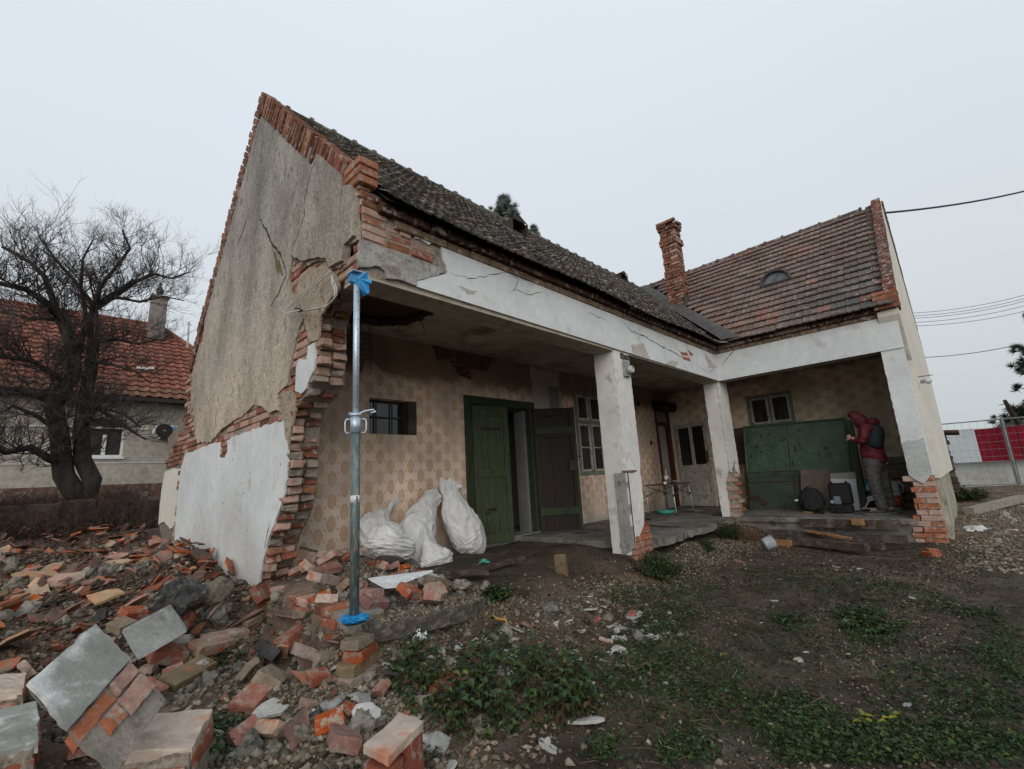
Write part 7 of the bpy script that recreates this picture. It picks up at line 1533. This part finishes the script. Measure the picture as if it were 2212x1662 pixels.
# ------------------------------------------------------------------ brush and litter behind the rubble
def strands(name, n, pick, label, mat, seed, cat, leaf=0.0, leafmat=None):
    r = random.Random(seed); mb = MB()
    for _ in range(n):
        p, d, l, w = pick(r); q1 = p + d * l * .5 + Vector((r.uniform(-.1, .1), r.uniform(-.1, .1), 0)) * l; q2 = p + d * l + Vector((r.uniform(-.35, .35), r.uniform(-.35, .35), -.05)) * l; s_ = Vector((r.uniform(-1, 1), r.uniform(-1, 1), r.uniform(-.3, .3))).normalized() * w
        k = r.uniform(.5, 1.5); mb.add([p - s_, p + s_, q1 + s_ * .7, q1 - s_ * .7, q2], [(0, 1, 2, 3), (3, 2, 4)], (k, k * .95, k * .9))
    return tag(mb.build(name, mat), label, cat, None, 'stuff')
def pkb(r):
    x = r.uniform(-3.4, .15); y = r.uniform(8.2, 11.8); z = zG(x, y) - .02; return Vector((x, y, z)), Vector((r.uniform(-1, 1), r.uniform(-.7, .5), r.uniform(.0, .9))).normalized(), r.uniform(.2, .75), r.uniform(.003, .009)
BRUSH = M_('dry_brush', (.030,.021,.015), (.062,.044,.032), scale=6, tint=True, bump=0)
strands('dry_brush', 9500, pkb, 'tangle of dead brown brush on the bank behind the tile heap', BRUSH, 2, 'brush')
def pkv(r):
    t = r.random()
    if t < .5: x, y = r.uniform(-1.2, 1.6), r.uniform(-2.3, -.7)
    else: x, y = r.uniform(1, 6.6), r.uniform(-2.9, -.3)
    z = zG(x, y) + .004; a = r.uniform(0, 6.28); e = r.uniform(.0, .5); return Vector((x, y, z)), Vector((math.cos(a), math.sin(a), e)).normalized(), r.uniform(.04, .16), r.uniform(.0008, .0022)
strands('straw_litter', 2600, pkv, 'thin dry straw and stalks strewn over the yard', M_('straw', (.15,.10,.055), (.26,.19,.115), scale=6, tint=True, bump=0), 3, 'straw')
def pkr(r):
    x = r.uniform(2.9, 3.7); y = r.uniform(-.5, -.1); z = zG(x, y) + .05; return Vector((x, y, z)), Vector((r.uniform(-.6, .2), -.6, r.uniform(-.6, .1))).normalized(), r.uniform(.12, .35), r.uniform(.001, .003)
strands('hanging_roots', 260, pkr, 'dead roots and stems hanging down the bank under the middle pillar', M_('root_fibre', (.12,.08,.05), (.20,.14,.09), scale=6, tint=True, bump=0), 4, 'roots')
def pkrb(r):
    x = r.gauss(6.7, .22); y = r.gauss(-.35, .10); z = zG(x, y); return Vector((x, y, z)), Vector((r.uniform(-.7, .7), r.uniform(-.7, .7), r.uniform(.2, 1))).normalized(), r.uniform(.08, .25), r.uniform(.001, .003)
strands('dry_grass', 700, pkrb, 'reddish dry grass clump at the foot of the wing floor', M_('red_straw', (.085,.045,.026), (.15,.085,.05), scale=6, tint=True, bump=0), 5, 'dry grass')

# ------------------------------------------------------------------ green weeds
def leafm(name, c1, c2): return M_(name, c1, c2, scale=18, tint=True, bump=0, rough=.75, spec=.15)
LEAF = leafm('weed_leaf', (.022,.044,.016), (.054,.090,.034))
def leaf(mb, p, d, up, l, w, tint, droop=.3):
    s_ = d.cross(up); s_ = s_.normalized() if s_.length > 1e-4 else Vector((1, 0, 0)); m_ = p + d * l * .45; tip = p + d * l - up * l * droop; f = up * w * .25
    mb.add([p, m_ + s_ * w + f, tip, m_ - s_ * w + f, m_ - f * .3, p + d * l * .15 + s_ * w * .65 + f * .6, p + d * l * .15 - s_ * w * .65 + f * .6, p + d * l * .75 + s_ * w * .55, p + d * l * .75 - s_ * w * .55], [(0, 5, 4), (5, 1, 4), (1, 7, 4), (7, 2, 4), (0, 4, 6), (6, 4, 3), (3, 4, 8), (8, 4, 2)], tint)
def rdir(r, zlo, zhi): a = r.uniform(0, 6.283); z = r.uniform(zlo, zhi); c = math.sqrt(max(0, 1 - z * z)); return Vector((c * math.cos(a), c * math.sin(a), z))
def gtint(r, yel=.06):
    k = r.uniform(.4, 1.35)
    if r.random() < yel * .4: return (k * 2.8, k * 1.9, k * 1.2)
    return (k * r.uniform(.8, 1.3), k, k * r.uniform(.6, 1.5))
def nettle(mb, st, r, x, y, h, brown=.25):
    z = zG(x, y); p = Vector((x, y, z)); d = (Vector((0, 0, 1)) + rdir(r, -.3, .3) * .35).normalized(); n = max(3, int(h / .028)); pts = [p]
    for i in range(n):
        d = (d + rdir(r, -.2, .2) * .12).normalized(); p = p + d * h / n; pts.append(p)
        t = i / n; dead = r.random() < brown and t < .7
        for s_ in (0, 1):
            a = (i % 2) * PI / 2 + s_ * PI + r.uniform(-.3, .3); dd = Vector((math.cos(a), math.sin(a), r.uniform(-.35, .25))).normalized(); l = r.uniform(.030, .055) * (1.1 - .6 * abs(t - .5)); tt = (r.uniform(1.2, 2.0), r.uniform(.5, .8), r.uniform(.6, 1)) if dead else gtint(r, .03)
            leaf(mb, p, dd, Vector((0, 0, 1)), l, l * .42, tt, r.uniform(.1, .5))
    st.tube(pts[::max(1, n // 3)] + [pts[-1]], .0022, 3, cap=False)
def gpoint(r, poly):
    f = inpoly(poly); xs_ = [q[0] for q in poly]; ys_ = [q[1] for q in poly]
    while True:
        x, y = r.uniform(min(xs_), max(xs_)), r.uniform(min(ys_), max(ys_))
        if f(x, y): return ghit(x, y)
r = random.Random(8); mb = MB(); st = MB()
NP = [(850,1440),(880,1415),(960,1420),(1010,1395),(1060,1410),(1100,1400),(1150,1425),(1190,1440),(1270,1470),(1300,1510),(1290,1560),(1210,1590),(1130,1600),(1040,1620),(960,1600),(900,1560),(860,1520),(835,1470)]
for _ in range(210): p = gpoint(r, NP); nettle(mb, st, r, p.x, p.y, r.uniform(.05, .20), .22)
o_ = tag(mb.build('nettle_patch', LEAF), 'dense patch of green nettles growing through the rubble in the foreground', 'nettles', None, 'stuff')
tag(st.build('nettle_stems', M_('stem_brown', (.06,.045,.02), (.10,.08,.04), bump=0)), 'thin brown stems of the foreground nettles', 'stems', None, 'stuff')
mb = MB()
def creeping(poly, n, hmax, lmin, lmax, yel=.05):
    for _ in range(n):
        p = gpoint(r, poly); k = r.randint(2, 4)
        for _k in range(k):
            l = r.uniform(lmin, lmax); q_ = p + Vector((r.uniform(-.03, .03), r.uniform(-.03, .03), r.uniform(0, hmax))); leaf(mb, q_, rdir(r, -.1, .5), (Vector((0, 0, 1)) + rdir(r, -.5, .5) * .4).normalized(), l, l * r.uniform(.25, .45), gtint(r, yel))
PATCH = [([(1180,1440),(1230,1400),(1330,1420),(1420,1420),(1440,1470),(1350,1520),(1240,1540),(1190,1500)], 520, .05), ([(1330,1400),(1350,1360),(1430,1340),(1500,1390),(1600,1440),(1640,1490),(1580,1540),(1480,1530),(1400,1470)], 900, .05), ([(1340,1330),(1400,1310),(1480,1300),(1530,1330),(1500,1370),(1400,1370)], 380, .035),
    ([(1290,1290),(1340,1275),(1400,1280),(1410,1310),(1330,1310)], 160, .035), ([(1400,1260),(1480,1250),(1560,1265),(1540,1300),(1440,1300)], 260, .03), ([(1610,1500),(1700,1500),(1850,1560),(1960,1600),(1990,1655),(1700,1655),(1620,1580)], 1150, .05), ([(1680,1340),(1740,1330),(1760,1365),(1700,1370)], 110, .04),
    ([(1800,1330),(1870,1310),(1960,1370),(1940,1410),(1840,1390)], 420, .05), ([(1900,1560),(2050,1570),(2212,1600),(2212,1655),(1950,1655)], 500, .04), ([(1980,1540),(1880,1480),(1960,1420),(2100,1460),(2200,1480),(2200,1560)], 420, .03), ([(1640,1230),(1780,1230),(1900,1250),(2060,1290),(2040,1330),(1860,1300),(1700,1270)], 620, .02),
    ([(1600,1230),(1650,1225),(1660,1250),(1610,1255)], 60, .03), ([(1440,1220),(1520,1230),(1500,1245),(1430,1240)], 60, .03), ([(2050,1310),(2150,1320),(2170,1350),(2080,1340)], 160, .04), ([(2060,1180),(2120,1195),(2120,1220),(2060,1215)], 110, .06), ([(1030,1280),(1080,1255),(1110,1280),(1060,1310)], 110, .05), ([(1080,1240),(1110,1235),(1120,1255),(1090,1262)], 40, .04),
    ([(170,1190),(230,1180),(225,1220),(180,1225)], 130, .04), ([(450,1400),(520,1390),(530,1450),(460,1470)], 160, .05), ([(440,1560),(520,1540),(560,1600),(520,1655),(450,1640)], 260, .06), ([(1420,1600),(1500,1580),(1560,1630),(1500,1655),(1420,1655)], 180, .03), ([(1250,1640),(1290,1590),(1340,1600),(1330,1655)], 90, .06), ([(880,1600),(950,1610),(950,1655),(870,1655)], 80, .05), ([(2140,1350),(2212,1360),(2212,1480),(2100,1440)], 300, .02)]
for pl, n, hm in PATCH:
    creeping(pl, int(n * .42), hm, .010, .034)
    for _ in range(int(n * .30)):     # grass blades between the leaves
        p = gpoint(r, pl)
        for _k in range(3): l = r.uniform(.025, .07); leaf(mb, p, rdir(r, .2, .9), Vector((0, 0, 1)), l, l * .05, gtint(r, .15), .3)
creeping([(1300,1250),(2200,1280),(2212,1655),(1300,1655)], 3200, .012, .008, .022, .10)
for _ in range(3600):     # low grass blades between the weeds
    p = gpoint(r, [(1200,1330),(1500,1230),(2212,1230),(2212,1655),(1300,1655)]); a = nz3(p.x * 1.3 + 9, p.y * 1.3, 4)
    if a < -.05 and r.random() < .8: continue
    for _k in range(4): l = r.uniform(.02, .055); leaf(mb, p + Vector((r.uniform(-.02, .02), r.uniform(-.02, .02), 0)), rdir(r, .15, .8), Vector((0, 0, 1)), l, l * .045, gtint(r, .2), .35)
mb.build('weeds', LEAF)['kind'] = 'stuff'; bpy.data.objects['weeds']['label'] = 'low creeping green weeds covering patches of the muddy yard'; bpy.data.objects['weeds']['category'] = 'weeds'
mb = MB()
for _ in range(9): p = gpoint(r, [(1840,1555),(1900,1535),(1940,1560),(1900,1600)]); leaf(mb, p + Vector((0, 0, .03)), rdir(r, 0, .6), Vector((0, 0, 1)), .05, .016, (r.uniform(4, 5.5), r.uniform(2.4, 3.0), 1.0))
tag(mb.build('yellow_leaves', LEAF), 'cluster of yellowing leaves in the lower right weeds', 'leaves', None, 'stuff')
def bush(name, lbl, px, n, w, h, seed, cat='plant', lmin=.02, lmax=.045, col=None, poly=None):
    r = random.Random(seed); c = ghit(*px); t = thing(name, lbl, cat, tuple(c)); mb = MB(); st = MB()
    for _ in range(n // 14):
        a = r.uniform(0, 6.28); rr = w * math.sqrt(r.random()); x, y = c.x + rr * math.cos(a), c.y + rr * math.sin(a) * .7; z = zG(x, y); hh = h * r.uniform(.4, 1) * (1 - .5 * (rr / w) ** 2); tip = Vector((x + rr * .3 * math.cos(a), y + rr * .3 * math.sin(a), z + hh)); b_ = Vector((c.x + (x - c.x) * .5, c.y + (y - c.y) * .5, zG(c.x + (x - c.x) * .5, c.y + (y - c.y) * .5))); st.tube([b_, (b_ + tip) / 2 + Vector((0, 0, .02)), tip], .002, 3, cap=False)
        for k in range(14): q_ = b_.lerp(tip, r.uniform(.2, 1)) + rdir(r, -.5, .5) * .02; l = r.uniform(lmin, lmax); leaf(mb, q_, rdir(r, -.3, .7), Vector((0, 0, 1)), l, l * .4, gtint(r, .03))
    mb.build('leaves', LEAF, t); st.build('stems', MATS['stem_brown'], t); return t
bush('weed_bush', 'leafy green weed bush right of the middle pillar foot', (1422,1245), 1500, .30, .28, 1)
bush('weed_bush', 'green weed bush below the corner pillar', (1575,1165), 1000, .24, .34, 2)
bush('weed_bush', 'small green weed clump left of the corner pillar bush', (1530,1185), 380, .14, .10, 3)
bush('weed_bush', 'broad-leaved green weed at the tip of the broken slab', (1070,1290), 220, .12, .08, 4, lmin=.04, lmax=.07)
bush('weed_bush', 'dark green grassy mound in the right half of the yard', (1870,1345), 900, .30, .10, 5, lmin=.02, lmax=.05)
bush('weed_bush', 'green weeds at the foot of the dark shed wall', (2090,1080), 900, .5, .40, 6, lmin=.05, lmax=.09)
bush('weed_bush', 'small nettle plant in the middle of the yard', (1700,1345), 260, .10, .09, 7)

# ------------------------------------------------------------------ right background
GZ = -.12
fence = thing('mesh_fence', 'mobile mesh fence panel on grey posts before the red banner', 'fence', (18.4, -4.05, GZ)); ST = M_('fence_steel', (.16,.17,.17), (.22,.23,.23), metal=.4, rough=.5, bump=0)
F0 = dp(2028, 914, 14.2); F1 = dp(2164, 906, 13.4); G0 = dp(2028, 1046, 14.2); G1 = dp(2203, 1053, 13.4)
xa, ya = F1.x, F1.y; dirf = Vector((F0.x - F1.x, F0.y - F1.y, 0)).normalized(); zt2, zb2 = 1.83, -.10; base = Vector((18.3, -4.08, 0))
def FP(s_, z): return base + dirf * s_ + Vector((0, 0, z))
q = MB(); q.tube([FP(0, -.2), FP(0, zt2 + .06)], .030, 8); q.build('fence_post', ST, fence)
for s0, s1 in ((.04, 3.4), (-3.4, -.04)):
    q = MB(); q.tube([FP(s0, zb2 + .05), FP(s0, zt2), FP(s1, zt2), FP(s1, zb2 + .05), FP(s0, zb2 + .05)], .020, 6); q.build('panel_frame', ST, fence)
    q = MB(); n = 20
    for i in range(1, n): s_ = s0 + (s1 - s0) * i / n; q.tube([FP(s_, zb2 + .05), FP(s_, zt2)], .0026, 3, cap=False)
    for i in range(1, 9): z = zb2 + (zt2 - zb2) * i / 9; q.tube([FP(s0, z), FP(s1, z)], .0032, 3, cap=False)
    q.build('wire_mesh', ST, fence)
nb = Vector((-dirf.y, dirf.x, 0)); nb = nb if nb.dot(Vector((1, 0, 0))) > 0 else -nb
def rectf(mb, s0, s1, z0, z1, off, th=.02):
    o = nb * off; mb.prism([FP(s0, z0) + o, FP(s1, z0) + o, FP(s1, z1) + o, FP(s0, z1) + o], nb * th)
q = MB(); rectf(q, .60, 2.0, .62, 1.62, .25); tag(q.build('white_sheet', M_('white_banner', (.44,.48,.50), (.52,.56,.58), scale=1, bump=.2)), 'white sheet hanging behind the mesh fence left of the red one', 'banner')
q = MB(); 
for i in range(10): s0 = .60 - i * .45; rectf(q, s0 - .45, s0, .62 + .01 * math.sin(i), 1.60, .26 + .02 * math.sin(i * 1.7), .015)
tag(q.build('red_banner', M_('red_banner', (.155,.004,.014), (.19,.006,.020), scale=1.5, bump=.3, bs=3, dist=.1)), 'dark red banner stretched behind the mesh fence', 'banner')
q = MB(); rectf(q, -6, 6, -.4, .30, .6, .2); cwall = tag(q.build('concrete_wall', M_('pale_concrete', (.34,.34,.31), (.44,.44,.41), scale=5, bump=.4)), 'low pale concrete wall behind the mesh fence', 'wall'); q = MB(); rectf(q, -6, 6, .301, .60, .62, .16); q.build('upper_band', M_('concrete_band', (.40,.42,.40), (.48,.50,.48), scale=3, bump=.2), cwall)
# dark outbuilding edge
sp0 = dp(2040, 1070, 11.5); shed = thing('shed', 'narrow dark brick shed with a tiled lean-to roof beyond the end wall', 'shed', (sp0.x, sp0.y, -.2))
e1 = at(2038, 940, 0, 16.0); 
q = MB(); sx = 15.2; pL = at(2000, 1000, 0, sx); ptop = at(2050, 935, 0, sx); pR0 = at(2052, 940, 0, sx); pR1 = at(2073, 1066, 0, sx); yR = (pR0.y + pR1.y) / 2 + .05
for k in range(12): z = -.3 + k * (ptop.z + .3) / 12; q.box((sx, yR + r.uniform(-.04, .02), z), (sx + 1.5, yR + 2.0, z + (ptop.z + .3) / 12 - .01), (r.uniform(.5, 1.1),) * 3, bev=.02, jit=.01)
q.build('wall', M_('shed_wall', (.055,.045,.038), (.11,.085,.07), scale=6, bump=.8, tint=True), shed)
q = MB(); q.prism([(sx - .15, yR - .28, ptop.z - .02), (sx - .15, yR + 1.5, ptop.z + .12), (sx + 1.6, yR + 1.5, ptop.z + .1), (sx + 1.6, yR - .28, ptop.z - .04)], (0, 0, .07)); q.build('roof', M_('shed_roof', (.05,.028,.022), (.09,.05,.04), scale=8, bump=.6), shed)
# house gable far right
hp_ = [dp(2150, 925, 24), dp(2225, 858, 24), dp(2300, 920, 24)]
fh = thing('far_house', 'dark gabled roof end with a pale verge behind the red banner', 'house', (hp_[1].x, hp_[1].y, 0))
q = MB(); dn_ = Vector((1, -.1, 0)); q.prism([hp_[0], hp_[1], hp_[2], Vector((hp_[2].x, hp_[2].y, 0)), Vector((hp_[0].x, hp_[0].y, 0))], dn_ * 8); q.build('wall', M_('dark_boards', (.05,.042,.036), (.08,.068,.06), stretch=(4, 4, .4), bump=.3), fh)
q = MB(); up_ = Vector((0, 0, .12)); q.prism([hp_[0] + up_ - dn_ * .2 - (hp_[1] - hp_[0]) * .08, hp_[1] + up_ - dn_ * .2, hp_[1] - dn_ * .2, hp_[0] - dn_ * .2 - (hp_[1] - hp_[0]) * .08], dn_ * 8.4); q.prism([hp_[1] + up_ - dn_ * .2, hp_[2] + up_ - dn_ * .2, hp_[2] - dn_ * .2, hp_[1] - dn_ * .2], dn_ * 8.4); q.build('roof', M_('pale_verge', (.34,.34,.35), (.42,.42,.43), bump=0), fh)
# conifers
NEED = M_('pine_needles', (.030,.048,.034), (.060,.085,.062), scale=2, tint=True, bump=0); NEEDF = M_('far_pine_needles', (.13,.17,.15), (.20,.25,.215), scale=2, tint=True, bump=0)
def needles(mb, c, d, l, n, r, w=.012):
    for _ in range(n):
        dd = (d * .8 + rdir(r, -1, 1)).normalized(); s_ = rdir(r, -1, 1).cross(dd).normalized() * w; p = c + rdir(r, -1, 1) * l * .12; k = r.uniform(.5, 1.4); mb.add([p - s_, p + s_, p + dd * l], [(0, 1, 2)], (k, k, k))
def pine(name, lbl, top, H, Wd, seed, mat, ntier, dens=26, shift=(0, 0)):
    r = random.Random(seed); t = thing(name, lbl, 'tree', (top.x, top.y, 0)); tk = MB(); mb = MB(); base_ = Vector((top.x, top.y, 0)); tk.tube([base_, base_.lerp(top, .6), top - Vector((0, 0, .3))], [.22, .13, .03], 7)
    for i in range(ntier):
        f = i / ntier; z = top.z - H * f; w = Wd * (.18 + f ** .8) * r.uniform(.75, 1.15)
        for k in range(int(5 + 3 * f)):
            a = r.uniform(0, 6.28); L_ = w * r.uniform(.6, 1); st_ = Vector((top.x, top.y, z)); e_ = st_ + Vector((math.cos(a) * L_, math.sin(a) * L_, L_ * r.uniform(-.05, .35))); tk.tube([st_, st_.lerp(e_, .5) - Vector((0, 0, .05 * L_)), e_], [.03, .02, .008], 4, cap=False)
            for s_ in range(int(3 + L_ * 3)): c = st_.lerp(e_, r.uniform(.35, 1.05)) + rdir(r, -1, 1) * .12 * L_; needles(mb, c, Vector((math.cos(a) * .4, math.sin(a) * .4, .8)), r.uniform(.12, .22) * (1 + Wd * .1), dens, r, .010 * (1 + Wd * .2))
    tk.build('trunk', BARK, t, True); mb.build('crown', mat, t); return t
pine('pine_tree', 'dark pine tree entering at the right edge of the photo', dp(2262, 640, 17), 4.6, 1.75, 5, NEED, 24, 60)
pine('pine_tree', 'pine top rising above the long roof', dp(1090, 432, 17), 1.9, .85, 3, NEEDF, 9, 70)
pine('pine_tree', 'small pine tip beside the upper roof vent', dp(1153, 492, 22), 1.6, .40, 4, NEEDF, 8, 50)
q = MB(); a = dp(2170, 865, 15); b = dp(2212, 935, 15); q.tube([a, a.lerp(b, .3), b, b + Vector((.3, -.6, -1.2))], [.05, .08, .10, .12], 6)
for k in range(6): p = a.lerp(b, .1 + .14 * k); q.tube([p, p + (dp(2160, 870 + k * 9, 15) - dp(2178, 866 + k * 9, 15))], [.018, .006], 4)
tag(q.build('dead_branch', BARK), 'broken dead branch with stubs against the sky right of the fence', 'branch')
lg = ghit(2095, 1112); plank('log', (lg.x, lg.y, lg.z + .06), (lg.x + 3.0, lg.y - .9, lg.z + .10), .16, .14, M_('pale_log', (.20,.18,.15), (.28,.25,.21), scale=4, bump=.5), 'pale log lying on the track at the right', 'log', 4)
V, F = lump(.16, 12, (1.3, .9, .5), .4, 8); tag(place(mesh_of('plastic_bag', (V, F), M_('white_film', (.50,.51,.51), (.60,.61,.61), scale=8, bump=.6, bs=25, rough=.4)), 'plastic_bag', tuple(ghit(2105, 1145)), (0, 0, .4)), 'crumpled white plastic bag near the plinth of the end wall', 'plastic bag')
rr_ = random.Random(66)
for i in range(34):
    x = 7.6 + rr_.random() ** 1.3 * 8; y = -3.1 - rr_.uniform(0, 1.3) - .05 * (x - 7); t_ = rr_.random()
    place(rr_.choice(lumps_m if t_ < .6 else plast_m), 'stone', (x, y, zG(x, y) + .01), (rr_.uniform(0, .5), 0, rr_.uniform(0, 6)), rr_.uniform(.5, 1.1), None, '%s stone on the rubble track right of the end pier' % rr_.choice(['pale rounded', 'brownish', 'flat grey', 'blocky', 'small pale', 'broad']), 'stone', 'stones on the rubble track')
# overhead lines
CAB = M_('overhead_cable', (.03,.03,.032), (.05,.05,.052), bump=0)
def line(lbl, A_, B_, rad, sag=.02):
    q = MB(); P = [A_.lerp(B_, t) - Vector((0, 0, sag * 4 * t * (1 - t))) for t in np.linspace(0, 1, 13)]; q.tube(P, rad, 5); tag(q.build('overhead_cable', CAB), lbl, 'cable')
line('thick black cable running from the top of the end gable to the right', Vector((10.3, -2.84, 5.93)), dp(2300, 390, 12), .022, .12)
for i, (y0, y1) in enumerate(((670, 626), (676, 634), (681, 640), (690, 650), (697, 663))): line('%s of the five thin wires above the mesh fence' % ('highest', 'second', 'third', 'fourth', 'lowest')[i], dp(1940, y0 + 8, 40), dp(2280, y1 - 8, 36), .020, .5)
line('single dark wire reaching the pine at the right', dp(1985, 773, 20), dp(2200, 745, 18), .014, .1)
# cable lying on the yard
pts = [ghit(*S(1900 + x / 3.323, 1500 + y / 3.323)) + Vector((0, 0, .012)) for x, y in ((1380,1160),(1430,1190),(1450,1240),(1430,1320),(1380,1370),(1250,1390),(1180,1420),(1180,1470),(1240,1495),(1340,1480),(1430,1475),(1510,1470),(1530,1445),(1510,1425))]
q = MB(); q.tube(pts, .006, 6); tag(q.build('ground_cable', KABD, None, True), 'dark cable curling over the middle of the yard', 'cable')

# things that still share a label: tell them apart by their order from left to right in the photo
from collections import defaultdict
_d = defaultdict(list)
for o in bpy.data.objects:
    if o.parent is None and o.get('label') and o.get('kind') is None: _d[(o['label'], o.get('group'))].append(o)
ORD = ['leftmost'] + [w + ' from left' for w in 'second third fourth fifth sixth seventh eighth ninth tenth eleventh twelfth'.split()]
for (lb, gr), lst in _d.items():
    if len(lst) > 1:
        def sx_(o): d = o.location - Vector((CX, CY, CZ)); return d.dot(CR) / max(.1, d.dot(CF))
        lst.sort(key=sx_)
        for i, o in enumerate(lst): o['label'] = lb + (', ' + (('left one', 'right one')[i] if len(lst) == 2 else ('left one', 'middle one', 'right one')[i] if len(lst) == 3 else ORD[min(i, 11)]))

for o in bpy.data.objects:
    if o.get('label') and len(o['label'].split()) > 16: o['label'] = ' '.join(o['label'].split()[-16:])
